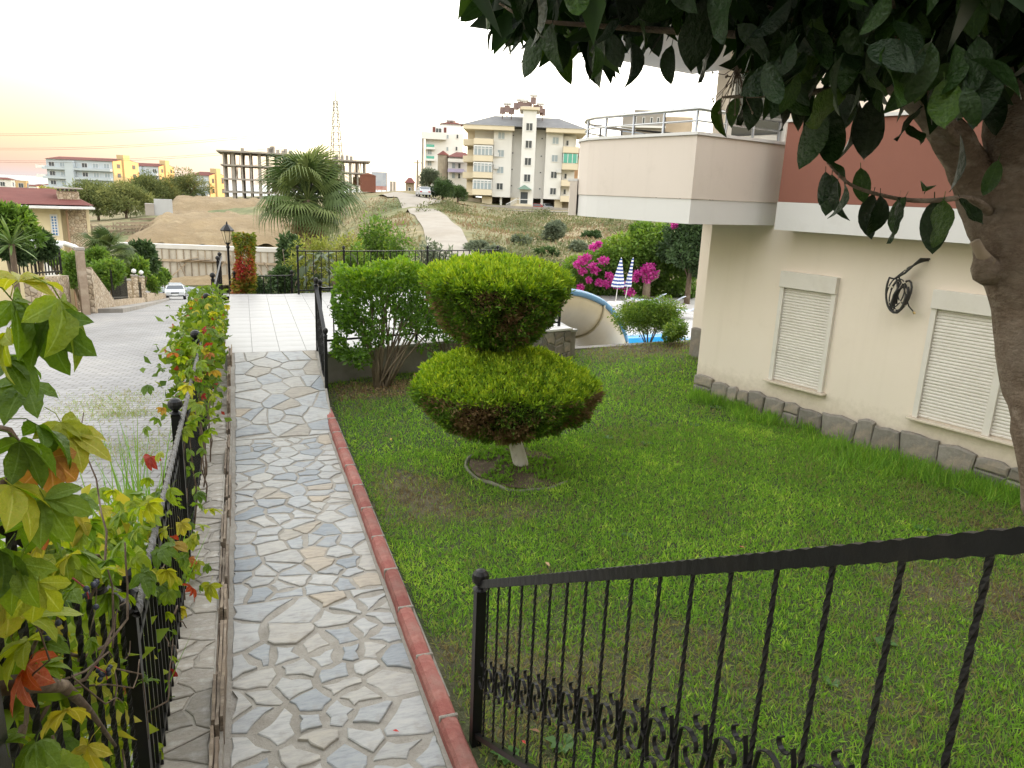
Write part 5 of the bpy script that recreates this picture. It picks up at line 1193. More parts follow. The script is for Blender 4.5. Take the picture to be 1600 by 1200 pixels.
# paved road on the left
def paver_mat():
    m, nt, b = nodes_of('concrete_pavers')
    t = nt.nodes.new('ShaderNodeTexCoord'); mp = nt.nodes.new('ShaderNodeMapping'); mp.inputs['Rotation'].default_value = (0, 0, 0.25); lnk(nt, t.outputs['Object'], mp.inputs[0])
    br = nt.nodes.new('ShaderNodeTexBrick'); lnk(nt, mp.outputs[0], br.inputs['Vector'])
    br.inputs['Scale'].default_value = 1.0; br.inputs['Brick Width'].default_value = 0.22; br.inputs['Row Height'].default_value = 0.12; br.inputs['Mortar Size'].default_value = 0.012; br.inputs['Mortar Smooth'].default_value = 0.4
    br.inputs['Color1'].default_value = (0.31, 0.305, 0.30, 1); br.inputs['Color2'].default_value = (0.26, 0.255, 0.255, 1); br.inputs['Mortar'].default_value = (0.17, 0.16, 0.145, 1)
    n2 = noise_node(nt, 0.35, 6, 'Object', 0.62); r2 = ramp_node(nt, [(0.35, (0.80, 0.79, 0.78)), (0.5, (1.0, 1.0, 1.0)), (0.68, (1.18, 1.15, 1.10))]); lnk(nt, n2.outputs[0], r2.inputs[0])
    lnk(nt, mixc(nt, 1, br.outputs['Color'], r2.outputs[0], 'MULTIPLY'), b.inputs['Base Color']); b.inputs['Roughness'].default_value = 0.9
    bump(nt, b, br.outputs['Fac'], 0.5, -0.01); return m
M_PAV = paver_mat()
ys = [-20, -8, 0, 6, 9, 11, 13, 15, 18, 21, 24, 26, 30, 35, 40, 45.6, 52, 60, 68, 78, 86, 90, 93, 97, 100]
V = []; Fs = []; m_ = 9
for y in ys:
    l, r = roadl(y), roadr(y)
    for k in range(m_): V.append((l+(r-l)*k/(m_-1), y, rz_road(y)+0.0))
for i in range(len(ys)-1):
    for k in range(m_-1): Fs.append((i*m_+k, i*m_+k+1, (i+1)*m_+k+1, (i+1)*m_+k))
o = MB().add(V, Fs).build('road', M_PAV); tag(o, 'pale paved road running downhill left of the fence', 'road', kind='structure')
# pavement with kerb along its far left side
pv = MB()
for (a, b) in zip([26.6, 35, 45.6, 60, 70], [35, 45.6, 60, 70, 82]):
    for sgn_, h0, h1, w0, w1 in ((0, 0.14, 0.14, 0.0, 1.1),):
        q = [(roadl(a)-0.25, a, rz_road(a)+0.14), (roadl(a)+0.75, a, rz_road(a)+0.14), (roadl(b)+0.75, b, rz_road(b)+0.14), (roadl(b)-0.25, b, rz_road(b)+0.14)]
        pv.add(q, [(0, 1, 2, 3)]); pv.add([(q[0][0], a, q[0][2]-0.4), (q[1][0], a, q[1][2]-0.4), q[1], q[0]], [(0, 1, 2, 3)]); pv.add([(q[1][0], a, q[1][2]-0.4), (q[2][0], b, q[2][2]-0.4), q[2], q[1]], [(0, 1, 2, 3)])
o = pv.build('pavement', M_CONC); tag(o, 'grey raised pavement beside the road below the garden walls', 'pavement', kind='structure')
# grass sprouting between the pavers
rng = np.random.default_rng(3); PP = []
for (px, py, wx, wy) in ((155, 627, .35, .16), (195, 608, .40, .2), (190, 640, .3, .1), (225, 690, .6, .3), (175, 705, .5, .2)):
    c = onz(px, py, -0.35); n_ = 900; PP.append(np.stack([c[0]+wx*rng.normal(size=n_), c[1]+wy*rng.normal(size=n_)*1.6, np.full(n_, -0.37)], 1))
P = np.concatenate(PP); P[:, 2] = [rz_road(v)-0.005 for v in P[:, 1]]
o = link('joint_grass', leaves_mesh('joint_grass', P, np.tile([0., 0., 1.], (len(P), 1)), 0.06, M_GRASS, rng, 0.10, 0.9, 0, 0.12+0.3*rng.random(len(P)), 0.01)); tag(o, 'patches of dry grass sprouting between the road pavers', 'grass', kind='stuff')
# tall thin weeds on the verge outside the fence
P = []; N = []
for (x, y, n_, h) in ((-0.85, 4.4, 60, 1), (-0.75, 5.0, 60, 1), (-0.95, 5.8, 50, 1), (-0.8, 3.8, 40, 1), (-0.9, 6.6, 40, 1), (-1.15, 5.2, 30, 1)):
    for k in range(n_): P.append((x+0.08*rng.normal(), y+0.12*rng.normal(), -0.35)); N.append(unit(np.array([0.22*rng.normal()-.1, 0.22*rng.normal(), 1.0])))
o = link('tall_weeds', leaves_mesh('tall_weeds', np.array(P), np.array(N), 0.95, M_GRASS, rng, 0.012, 0.06, 0, 0.35+0.25*rng.random(len(P)), 0.0)); tag(o, 'tall thin grass stalks growing outside the fence', 'grass', kind='stuff')

# ------------------------------------------------------------------ pool area behind the lawn
M_DECK = mat('pool_deck', (0.48, 0.465, 0.45), (0.43, 0.415, 0.40), 1.5, 0.6, 0.1, 0.003)
M_WATER = glassy('pool_water', (0.03, 0.30, 0.62), 0.06)
DZ = -2.35
dk = MB().prism([(5.6, 12.6), (9.0, 12.75), (30, 12), (34, 34), (19.5, 37.5), (12, 31), (7.5, 20)], DZ-0.6, DZ)
o = dk.build('pool_deck', M_DECK); tag(o, 'pale pool deck below the lawn', 'deck', kind='structure')
o = MB().prism([(8.2, 16.6), (13, 15.5), (17, 19), (15.6, 25), (12.0, 24.6), (9.4, 21)], DZ+0.003, DZ+0.03).build('pool_water', M_WATER); tag(o, 'bright blue swimming pool water at the foot of the slide', 'water', kind='structure')
pe = [(8.2, 16.6), (13, 15.5), (17, 19), (15.6, 25), (12.0, 24.6), (9.4, 21), (8.2, 16.6)]
o = MB().tube([(x, y, DZ+0.03) for x, y in pe], 0.13, 8).build('pool_rim', M_WHITE); tag(o, 'white rounded rim of the swimming pool', 'rim')
o = MB().bar((5.45, 12.18, -0.7), (9.6, 12.62, -0.7), 0.18, 1.5).build('garden_retaining_wall', M_CONC); tag(o, 'low kerb wall where the lawn ends above the pool', 'wall')
# water slide
M_SLIDE = mat('beige_fibreglass', (0.54, 0.48, 0.34), (0.48, 0.42, 0.295), 1.2, 0.4, 0.05, 0.002, dirt=((0.36, 0.31, 0.21), 0.8, 0.4))
M_BLUE = mat('blue_fibreglass', (0.10, 0.30, 0.55), (0.08, 0.25, 0.48), 2, 0.4)
sld = empty('water_slide', (7.0, 14.8, DZ), 0, 'beige water slide with blue rim curving down into the pool', 'slide'); SO = Vector((7.0, 14.8, DZ))
ctr = [Vector(p) for p in ((5.2, 13.6, 0.75), (6.1, 14.3, 0.62), (7.0, 15.0, 0.3), (7.8, 15.75, -0.25), (8.5, 16.6, -0.9), (9.1, 17.5, -1.55), (9.7, 18.4, -1.9), (10.4, 19.3, -2.05))]
cs = []
for i in range(len(ctr)-1):
    a, b, c, d = ctr[max(i-1, 0)], ctr[i], ctr[i+1], ctr[min(i+2, len(ctr)-1)]
    for k in range(4):
        t = k/4; cs.append(0.5*((2*b)+(c-a)*t+(2*a-5*b+4*c-d)*t*t+(3*b-a-3*c+d)*t**3))
cs.append(ctr[-1]); V = []; Fs = []; na = 13; RS = 0.62; bank = 0.35
rimL, rimR = [], []
for i, p in enumerate(cs):
    t = (cs[min(i+1, len(cs)-1)]-cs[max(i-1, 0)]).normalized(); x = t.cross(Vector((0, 0, 1))).normalized(); y = x.cross(t)
    for rr in (RS, RS-0.03):
        for k in range(na):
            a = math.pi+bank*0+math.pi*k/(na-1)+bank; V.append(tuple(p+x*math.cos(a)*rr+y*math.sin(a)*rr-SO))
    rimL.append(p+x*math.cos(math.pi+bank)*RS+y*math.sin(math.pi+bank)*RS-SO); rimR.append(p+x*math.cos(bank)*RS+y*math.sin(bank)*RS-SO)
w2 = 2*na
for i in range(len(cs)-1):
    for s_ in range(2):
        for k in range(na-1):
            q = (i*w2+s_*na+k, i*w2+s_*na+k+1, (i+1)*w2+s_*na+k+1, (i+1)*w2+s_*na+k); Fs.append(q if s_ == 0 else tuple(reversed(q)))
MB().add(V, Fs).build('trough', M_SLIDE, sld, True)
MB().tube(rimL, 0.05, 7).build('rim', M_BLUE, sld, True); MB().tube(rimR, 0.075, 7).build('rim', M_BLUE, sld, True)
for i in (8, 16, 22):
    t = (cs[i+1]-cs[i-1]).normalized(); x = t.cross(Vector((0, 0, 1))).normalized(); y = x.cross(t)
    MB().tube([cs[i]+x*math.cos(math.pi+bank+math.pi*k/12)*(RS+.025)+y*math.sin(math.pi+bank+math.pi*k/12)*(RS+.025)-SO for k in range(13)], 0.03, 6).build('joint_flange', M_SLIDE, sld, True)
for i in (6, 14, 20):
    b = cs[i]-SO; MB().tube([(b.x, b.y, b.z-RS), (b.x, b.y, 0)], 0.07, 8).build('support_post', M_IRON, sld)
# closed striped umbrellas
def stripe_mat():
    m, nt, b = nodes_of('blue_white_stripes'); t = nt.nodes.new('ShaderNodeTexCoord'); s = nt.nodes.new('ShaderNodeSeparateXYZ'); lnk(nt, t.outputs['Object'], s.inputs[0])
    mu = nt.nodes.new('ShaderNodeMath'); mu.operation = 'MULTIPLY'; mu.inputs[1].default_value = 1/0.17; lnk(nt, s.outputs['Z'], mu.inputs[0])
    fr_ = nt.nodes.new('ShaderNodeMath'); fr_.operation = 'FRACT'; lnk(nt, mu.outputs[0], fr_.inputs[0]); gt = nt.nodes.new('ShaderNodeMath'); gt.operation = 'GREATER_THAN'; gt.inputs[1].default_value = 0.5; lnk(nt, fr_.outputs[0], gt.inputs[0])
    lnk(nt, mixc(nt, gt.outputs[0], (0.05, 0.09, 0.30), (0.75, 0.75, 0.76)), b.inputs['Base Color']); b.inputs['Roughness'].default_value = 0.9; return m
M_STRIPE = stripe_mat(); M_POLEW = mat('white_pole', (0.7, 0.68, 0.64), None, 6, 0.5)
def umbrella(px, py, D, label, tilt, rmax, flare):
    p = at(px, py, D); e = empty('beach_umbrella', (p[0], p[1], DZ), 0, label, 'umbrella', 'closed umbrellas by the pool'); h = 2.33
    MB().box((0, 0, 0.09), (0.62, 0.62, 0.18), bev=0.03).build('base', M_WHITE, e)
    MB().tube([(0, 0, 0.18), (tilt, 0, h)], 0.022, 8).build('pole', M_POLEW, e)
    V = []; Fs = []; N_ = 20; prof = [(0.01, 0.02), (0.05, -0.1), (rmax*.45, -0.55), (rmax*.8, -1.05), (rmax, -1.32), (rmax*flare, -1.42)]
    for r, z in prof:
        for k in range(N_):
            a = 2*math.pi*k/N_; rr = r*(1 if k % 2 else 0.72); V.append((rr*math.cos(a)+tilt*(1+z/h), rr*math.sin(a), h+z))
    for i in range(len(prof)-1):
        for k in range(N_): Fs.append((i*N_+k, i*N_+(k+1) % N_, (i+1)*N_+(k+1) % N_, (i+1)*N_+k))
    MB().add(V, Fs).build('canopy', M_STRIPE, e); return e
umbrella(962, 470, 36.5, 'larger closed blue and white striped umbrella on its white base', 0.13, 0.33, 0.9)
umbrella(976, 471, 36.9, 'slimmer tilted closed blue and white striped umbrella beside the larger one', 0.28, 0.17, 1.0)
# sun loungers showing over the shrub
M_LOUNGE = mat('pale_blue_sling', (0.45, 0.52, 0.68), (0.62, 0.65, 0.70), 14, 0.7, 0.1, .002, stretch=(6, .2, 1))
def lounger():
    e = empty('sun_lounger', (0, 0, DZ)); tag(e, '', 'sun lounger')
    f = MB(); f.box((0.0, 0, 0.32), (1.9, 0.06, 0.05)).build('side_rail', M_WHITE, e, loc=(0, -0.3, 0)); MB().box((0, 0, .32), (1.9, .06, .05)).build('side_rail', M_WHITE, e, loc=(0, .3, 0))
    MB().box((-0.35, 0, 0.355), (1.2, 0.56, 0.03), bev=.008).build('seat', M_LOUNGE, e)
    MB().bar((0.27, 0, 0.37), (0.85, 0, 0.75), 0.56, 0.03).build('backrest', M_LOUNGE, e)
    for sx in (-.8, .7):
        for sy in (-.3, .3): MB().box((sx, sy, .15), (.05, .05, .3)).build('leg', M_WHITE, e)
    return e
lg = lounger()
for i, (px, py, D, rz, lab) in enumerate(((1012, 462, 36.5, -0.9, 'sun lounger nearest the striped umbrellas, its top showing over the shrub'), (1042, 463, 36, -0.9, 'middle sun lounger showing over the round poolside shrub'), (1072, 464, 34, -0.7, 'blue sun lounger nearest the house wall beyond the shrub'))):
    o = lg if i == 0 else copy_tree(lg); p = at(px, py, D); o.location = (p[0], p[1], DZ); o.rotation_euler = (0, 0, rz); o['label'] = lab; o['group'] = 'sun loungers by the pool'
# bougainvillea
def plant(name, label, cat, base, crown, n, size, m, clumps=16, csize=0.42, stems=8, srad=0.03, group=None, aspect=0.5, tshift=0.0, tscale=1.0, trunk=None, droop=0.0, spread=0.8):
    """bush or tree: base (x, y, z), crown = (cx, cy, cz, rx, ry, rz) relative to the base"""
    e = empty(name, base, 0, label, cat, group); c = crown[:3]; rad = crown[3:]
    P, N, T = clumpy_crown(rng, c, rad, n, clumps, csize)
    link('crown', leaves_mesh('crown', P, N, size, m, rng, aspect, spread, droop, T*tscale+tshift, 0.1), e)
    R = random.Random(len(label)*7+n)
    if trunk:
        MB().tube([(0, 0, -0.3), (0.03*trunk, 0, c[2]*0.4), (c[0]*.6, c[1]*.6, c[2]*0.95)], [trunk*1.25, trunk, trunk*.55], 9).build('trunk', M_BARK, e, True)
    for k in range(stems):
        q = Vector((c[0]+rad[0]*R.uniform(-.7, .7), c[1]+rad[1]*R.uniform(-.7, .7), c[2]+rad[2]*R.uniform(-.1, .7))); s0 = Vector((0, 0, -0.2)) if not trunk else Vector((c[0]*.4, c[1]*.4, c[2]*0.5))
        MB().tube([s0, s0.lerp(q, .5)+Vector((R.uniform(-.1, .1)*rad[0], R.uniform(-.1, .1)*rad[1], .05)), q], [srad, srad*.7, srad*.3], 6).build('limb' if trunk else 'stem', M_BARK if trunk else M_TWIG, e, True)
    return e
def gp(px, py, D): p = at(px, py, D); return (p[0], p[1], tz1(p[0], p[1]))
M_MIDG = foliage('fresh_green_leaves', [(0, (0.05, 0.09, 0.02)), (0.4, (0.10, 0.18, 0.03)), (0.75, (0.17, 0.27, 0.04)), (1, (0.27, 0.34, 0.06))], 0.35, 0.5, 0.3)
M_DKG = foliage('dark_green_leaves', [(0, (0.025, 0.045, 0.018)), (0.5, (0.05, 0.09, 0.03)), (1, (0.10, 0.155, 0.05))], 0.25, 0.55, 0.3)
M_GREYG = foliage('grey_green_leaves', [(0, (0.075, 0.095, 0.06)), (0.5, (0.14, 0.17, 0.11)), (1, (0.23, 0.26, 0.17))], 0.25, 0.6, 0.25)
M_MAG = foliage('magenta_bracts', [(0, (0.34, 0.03, 0.19)), (0.6, (0.52, 0.06, 0.30)), (1, (0.62, 0.16, 0.42))], 0.4, 0.6, 0.2)
bp = at(1000, 452, 40); bg_ = empty('bougainvillea', (bp[0], bp[1], -2.5), 0, 'large bougainvillea with magenta flowers behind the striped umbrellas', 'bush')
ax = np.array([math.cos(AZ), -math.sin(AZ), 0.0])          # to the right of the view
P1, N1, T1 = [], [], []
for (dx, z, r, n_, dy) in ((-3.2, 1.6, 0.9, 1500, 0), (-2.0, 1.9, 1.1, 2200, .4), (-0.9, 2.5, 1.3, 3000, .6), (0.3, 2.9, 1.3, 3000, .6), (1.4, 2.6, 1.2, 2600, .4), (2.3, 2.2, 1.1, 2200, .4), (-1.5, 1.0, 0.9, 1500, .8), (0.6, 1.6, 1.1, 2000, .9), (2.0, 1.2, 1.0, 1600, .8), (0.0, 3.7, .6, 700, .8), (1.0, 3.6, .6, 700, .8), (-3.0, .6, .7, 900, .6), (-2.0, .5, .7, 900, .9), (-.8, .5, .7, 900, 1.1), (.4, .5, .7, 900, 1.2), (1.5, .5, .7, 900, 1.2), (2.6, .6, .7, 900, 1.0)):
    p, q = blob_points(rng, ax*dx+np.array([math.sin(AZ), math.cos(AZ), 0])*dy+np.array([0, 0, z]), (r, r, r*.75), n_, 0.6); P1.append(p); N1.append(q); T1.append(np.clip(.3+.25*rng.random()+.3*q[:, 2]+.15*rng.normal(size=n_), 0, 1))
P1, N1, T1 = map(np.concatenate, (P1, N1, T1))
link('foliage', leaves_mesh('foliage', P1, N1+np.array([0, 0, -.2]), 0.20, M_MIDG, rng, 0.5, 0.7, 0.2, T1, .1), bg_)
vw = np.array([math.sin(AZ), math.cos(AZ), 0])
for k, (px, py, r) in enumerate(((903, 413, .24), (910, 407, .22), (918, 402, .18), (926, 416, .26), (930, 422, .2), (943, 407, .22), (927, 386, .2), (935, 382, .13), (910, 424, .18), (936, 441, .20), (948, 444, .22), (959, 437, .24), (964, 445, .2), (972, 446, .2), (1014, 418, .28), (1006, 424, .22), (1020, 428, .28), (1011, 436, .24), (996, 428, .2), (992, 436, .16), (984, 457, .22), (906, 449, .18), (920, 438, .13), (952, 430, .14), (1054, 352, .12))):
    c = at(px, py, 38.4)-np.array(bg_.location); p, q = blob_points(rng, c, (r*1.05, r*1.05, r*.8), 120, 0.95)
    link('flower_cluster', leaves_mesh('flower_cluster', p, q, 0.12, M_MAG, rng, 0.8, 0.7), bg_)
q0 = Vector(at(1010, 455, 38.6)-np.array(bg_.location))
MB().tube([q0+Vector((0, 0, -.4)), q0+Vector((0, 0, .5)), q0+Vector((-.25, 0, 1.0))], [.22, .18, .12], 9).build('trunk', M_TWIG, bg_, True)
MB().tube([q0+Vector((0, 0, .45)), q0+Vector((.5, -.1, .75)), q0+Vector((.62, -.1, 1.1))], [.12, .09, .05], 8).build('limb', M_TWIG, bg_, True)
b_ = gp(1075, 452, 39); plant('dark_tree', 'dark leafy tree beyond the pool beside the house corner', 'tree', (b_[0], b_[1], -2.6), (0, 0, 2.9, 1.9, 1.6, 2.0), 9000, 0.2, M_DKG, 22, .4, 5, .05, trunk=.14)
sp_ = onz(1028, 540, -0.05)
b_ = (sp_[0]-0.02, sp_[1]+0.35, 0.0); plant('poolside_shrub', 'rounded light green shrub at the lawn edge in front of the pool', 'shrub', b_, (0, 0, 0.42, 0.80, 0.5, 0.48), 19000, 0.05, M_MIDG, 40, .42, 12, .012, aspect=.35, tshift=.05)
b_ = onz(1062, 548, 0); plant('small_shrub', 'small low shrub at the house corner beside the rounded shrub', 'shrub', (b_[0], b_[1]+.2, 0), (0, 0, 0.3, 0.30, 0.3, 0.32), 2600, 0.05, M_MIDG, 12, .45, 6, .01)

# ------------------------------------------------------------------ beyond the terrace: palm, bushes, meadow
M_FROND = foliage('palm_frond', [(0, (0.05, 0.08, 0.025)), (0.5, (0.10, 0.145, 0.045)), (1, (0.19, 0.225, 0.075))], 0.3, 0.5, 0.3, obj=True)
M_DRYF = foliage('dead_frond', [(0, (0.22, 0.15, 0.08)), (1, (0.36, 0.27, 0.16))], 0.2, 0.8, 0.2, obj=True)
def fan_mesh(name, m, seed, n=34, L=1.0, stalk=0.9, droop=0.5):
    """fan palm leaf: stalk along +x, then a fan of narrow segments with hanging tips"""
    R = random.Random(seed); mb = MB(); mb.tube([(0, 0, 0), (stalk*.5, 0, .05*stalk), (stalk, 0, 0)], [0.03, 0.022, 0.016], 5)
    for k in range(n):
        a = math.radians(-125+250*k/(n-1)); l = L*(1-0.28*abs(a)/2.2)*R.uniform(.92, 1.05); w = 0.036*L; d = Vector((math.cos(a), math.sin(a), 0)); s_ = Vector((-d.y, d.x, 0)); b = Vector((stalk, 0, 0)); z = Vector((0, 0, 1))
        p1 = b+d*l*.55+z*(.06*l*(1 if k % 2 else .4)); p2 = b+d*l*.85-z*(droop*l*.22); p3 = b+d*l*.97-z*(droop*l*R.uniform(.5, .75))
        mb.add([b-s_*.008, b+s_*.008, p1+s_*w, p1-s_*w, p2+s_*w*.45, p2-s_*w*.45, p3], [(0, 1, 2, 3), (3, 2, 4, 5), (5, 4, 6)])
    return mb.mesh(name, m)
fg = [fan_mesh('frond', M_FROND, k, 36, 1.0, 0.95, .5+.45*k) for k in range(3)]; fd = [fan_mesh('dead_frond', M_DRYF, k+9, 16, .8, .6, 1.1) for k in range(2)]
def fan_palm(label, base, h, s, nleaf, ndead, seed):
    e = empty('fan_palm', base, 0, label, 'palm'); R = random.Random(seed)
    MB().tube([(0, 0, -.4), (0.02, 0, h*.4), (0.0, 0.03, h)], [0.26*s, .22*s, .17*s], 12).build('trunk', M_BARK, e, True)
    for k in range(nleaf):
        el = math.radians(R.choice((R.uniform(45, 85), R.uniform(5, 50), R.uniform(-35, 10)))); o = link('frond', fg[R.randrange(3)], e, (0, 0, h-.05*R.random()), None, s*R.uniform(.85, 1.1)); o.rotation_euler = (R.uniform(-.4, .4), -el, R.uniform(0, 6.283))
    for k in range(ndead):
        o = link('dead_frond', fd[R.randrange(2)], e, (0, 0, h-.2*s-R.random()*.9*s), None, s*R.uniform(.7, 1)); o.rotation_euler = (R.uniform(-.3, .3), math.radians(R.uniform(50, 82)), R.uniform(0, 6.283))
    return e
b_ = gp(483, 400, 30); fan_palm('tall fan palm with a skirt of dead fronds behind the terrace', (b_[0], b_[1], b_[2]-.1), at(483, 308, 30)[2]-b_[2], 1.16, 46, 44, 3)
# shrubs just beyond the terrace
rng = np.random.default_rng(21)
M_YELG = foliage('yellow_green_leaves', [(0, (0.10, 0.12, 0.03)), (0.5, (0.22, 0.25, 0.05)), (1, (0.38, 0.38, 0.09))], 0.38, 0.55, 0.25)
def bush_at(px, pytop, pxw, D, label, m, name='garden_bush', n=6000, size=.12, zb=None, asp=.45, group='bushes beyond the terrace', ts=0.0, ry=None, droop=0, stems=8, clumps=18):
    top = at(px, pytop, D); z0 = tz1(top[0], top[1]) if zb is None else zb; s_ = mpp(top); rx = pxw*s_/2; h = top[2]-z0
    rz_ = min(h*.55, max(rx*1.1, h*.40)); return plant(name, label, 'bush', (top[0], top[1], z0), (0, 0, h-rz_, rx, ry or rx*.8, rz_), n, size, m, clumps, .45, stems, .025, group, asp, ts, 1.0, None, droop)
bush_at(455, 345, 75, 22, 'dark dense bush below the fan palm', M_DKG, n=7000, size=.12)
bush_at(480, 362, 110, 19.5, 'yellow-green bush rising over the far railing under the palm', M_YELG, n=8000, size=.10, asp=.3)
bush_at(540, 352, 70, 22, 'yellowish feathery bush right of the palm', M_YELG, n=4500, size=.11, asp=.3)
bush_at(590, 325, 80, 24, 'light green airy young tree behind the hedge', M_MIDG, n=4200, size=.13, name='young_tree', clumps=22)
bush_at(555, 370, 80, 20, 'fresh green bush behind the far railing', M_MIDG, n=5000, size=.11)
bush_at(625, 355, 60, 23, 'thin green bush between young tree and grey shrub', M_MIDG, n=3000, size=.11)
bush_at(668, 352, 62, 22, 'pale grey-green shrub left of the dirt road', M_GREYG, n=3600, size=.12)
bush_at(705, 372, 50, 22, 'low grey-green shrub in front of the dirt road', M_GREYG, n=2400, size=.11)
bush_at(640, 378, 50, 20, 'small green bush just above the hedge top', M_MIDG, n=2600, size=.10)
bush_at(400, 425, 70, 18.2, 'dark low shrub behind the low railing', M_DKG, n=5000, size=.09, zb=-.2)
bush_at(445, 415, 50, 18.6, 'dark shrub beside the corner post of the far railing', M_DKG, n=4000, size=.09, zb=-.2)
# big-leaved plant behind the far railing
ml = []
for k in range(4):
    V, Fs = curl_leaf(1.0, .36, 5, .6+.2*k, .2, 0, .03, k); ml.append(MB().add(V, Fs).mesh('leaf', M_LOQ if False else foliage('dull_big_leaf', [(0, (0.05, 0.075, 0.035)), (1, (0.12, 0.15, 0.075))], .2, .5, .35, obj=True), True))
lq = empty('loquat_bush', (1.75, 17.3, -0.4), 0, 'large-leaved dark loquat bush behind the far railing', 'bush'); R = random.Random(6)
for k in range(120):
    a = R.uniform(0, 6.28); z = R.uniform(0.5, 1.75); r = .55*R.random()**.5; o = link('leaf', ml[R.randrange(4)], lq, (r*math.cos(a), r*math.sin(a)*.7, z), None, R.uniform(.22, .34)); o.rotation_euler = (R.uniform(-.3, .3), R.uniform(-.3, .9), R.uniform(0, 6.28))
for k in range(5): MB().tube([(0, 0, -.2), (R.uniform(-.2, .2), R.uniform(-.2, .2), .8), (R.uniform(-.4, .4), R.uniform(-.3, .3), 1.6)], [.03, .02, .008], 6).build('stem', M_TWIG, lq)
# meadow shrubs
for (px, pt, w, D, lab, m, n_, zb) in ((870, 346, 46, 72, 'round grey-green olive tree in the dry meadow', M_GREYG, 6000, None), (815, 368, 30, 68, 'small dull green bush left of the olive tree', M_GREYG, 2500, None), (905, 378, 34, 66, 'low grey bush right of the olive tree', M_GREYG, 2500, None), (855, 388, 40, 62, 'low green bush in front of the olive tree', M_DKG, 2500, None), (745, 378, 40, 60, 'grey-green bush at the right edge of the dirt road', M_GREYG, 2500, None), (775, 385, 36, 58, 'small grey bush above the topiary top', M_GREYG, 2000, None), (925, 362, 34, 80, 'green bush half hidden by the balcony', M_DKG, 2200, None)):
    bush_at(px, pt, w, D, lab, m, 'meadow_bush', n_, .28, None, .45, 'bushes in the dry meadow', 0, None, 0, 6, 14)
M_DRYG = foliage('dry_grass', [(0, (0.11, 0.14, 0.05)), (0.25, (0.18, 0.175, 0.085)), (0.5, (0.25, 0.20, 0.12)), (0.75, (0.23, 0.155, 0.105)), (1, (0.16, 0.19, 0.07))], .3, .9, .1)
P = []
while len(P) < 60:
    px, py = rng.uniform(540, 1100), rng.uniform(325, 400); P.append((px, py))
n_ = 52000; az_ = np.radians(rng.uniform(2, 40, n_)); rr = rng.uniform(46, 134, n_); x, y = rr*np.sin(az_), rr*np.cos(az_)
cl = np.sin(x*.31+y*.17)*np.sin(y*.23-x*.11)+.6*np.sin(x*.9+y*.4); k = (rng.random(n_) < .35+.4*(cl > 0))
DR = [np.array(at(a, b, c)[:2]) for a, b, c in ((612, 296.5, 128), (640, 305, 116), (655, 317, 102), (672, 333, 88), (690, 352, 74), (704, 376, 62), (716, 400, 53), (726, 425, 46))]
for a, b in zip(DR, DR[1:]):
    t = np.clip(((x-a[0])*(b[0]-a[0])+(y-a[1])*(b[1]-a[1]))/((b-a)@(b-a)), 0, 1); k &= np.hypot(x-a[0]-t*(b[0]-a[0]), y-a[1]-t*(b[1]-a[1])) > 2.2
k &= ~((rr > 118) & (x > 14)); x, y, cl = x[k], y[k], cl[k]; P = np.stack([x, y, tz(x, y)-.05], 1)
o = link('meadow_grass', leaves_mesh('meadow_grass', P, np.tile([0., 0., 1.], (len(x), 1)), .42, M_DRYG, rng, .30, .7, 0, np.clip(.45+.24*np.sin(y*.16+2*np.sin(x*.05))+.15*cl+.15*rng.normal(size=len(x)), 0, 1), .02)); tag(o, 'dry tan and russet grass on the hillside meadow', 'grass', kind='stuff')
# green and grey scrub in loose bands across the meadow
P = []; N = []; T = []
for k in range(150):
    az0 = math.radians(rng.uniform(9, 39)); r0 = rng.choice([rng.uniform(50, 70), rng.uniform(84, 98), rng.uniform(108, 118)]); cx, cy = r0*math.sin(az0), r0*math.cos(az0)
    if min(np.hypot(*(np.array([cx, cy])-q)) for q in DR) < 5.5: continue
    rx = rng.uniform(.6, 1.9); h = rng.uniform(.35, 1.0); p, q = blob_points(rng, (cx, cy, tz1(cx, cy)+.15), (rx*1.3, rx, h), int(130*rx), .7); P.append(p); N.append(q); T.append(np.clip(rng.uniform(0, .8)+.18*rng.normal(size=len(p)), 0, 1))
M_SCRUB = foliage('meadow_scrub', [(0, (0.09, 0.11, 0.045)), (.4, (0.15, 0.17, 0.075)), (.7, (0.20, 0.215, 0.12)), (1, (0.25, 0.19, 0.12))], .25, .7, .2)
o = link('meadow_scrub', leaves_mesh('meadow_scrub', np.concatenate(P), np.concatenate(N), .32, M_SCRUB, rng, .4, .8, 0, np.concatenate(T), .1)); tag(o, 'low green and grey scrub in bands across the hillside meadow', 'scrub', kind='stuff')
# dirt road
M_GRAVEL = mat('gravel_track', (0.34, 0.305, 0.26), (0.27, 0.24, 0.20), .5, .97, .5, .05, dirt=((0.30, 0.25, 0.19), .15, .5))
def along_poly(P, t):
    n = len(P)-1; i = min(int(t*n), n-1); f = t*n-i; a, b = P[i], P[i+1]; return a+(b-a)*f, (b-a)/np.linalg.norm(b-a)
def dirt(u, v):
    p, d = along_poly(DR, u); w = 2.0+.9*u*(1-u)*0+(1.2 if u < .12 else 0); s_ = np.array([d[1], -d[0]]); q = p+s_*(v-.5)*2*w*.9; return (q[0], q[1])
o = patch('dirt_road', dirt, 60, 7, M_GRAVEL, .09); tag(o, 'pale dirt road climbing the hillside toward the apartment block', 'road', kind='structure')
DR2 = [np.array(at(a, b, c)[:2]) for a, b, c in ((646, 311, 109), (668, 318, 112), (700, 325, 122), (740, 328, 130), (900, 329, 131))]
def dirt2(u, v):
    p, d = along_poly(DR2, u); s_ = np.array([d[1], -d[0]]); q = p+s_*(v-.5)*2*2.0; return (q[0], q[1])
o = patch('side_track', dirt2, 50, 5, M_GRAVEL, .12); tag(o, 'gravel side track leading to the apartment block', 'road', kind='structure')

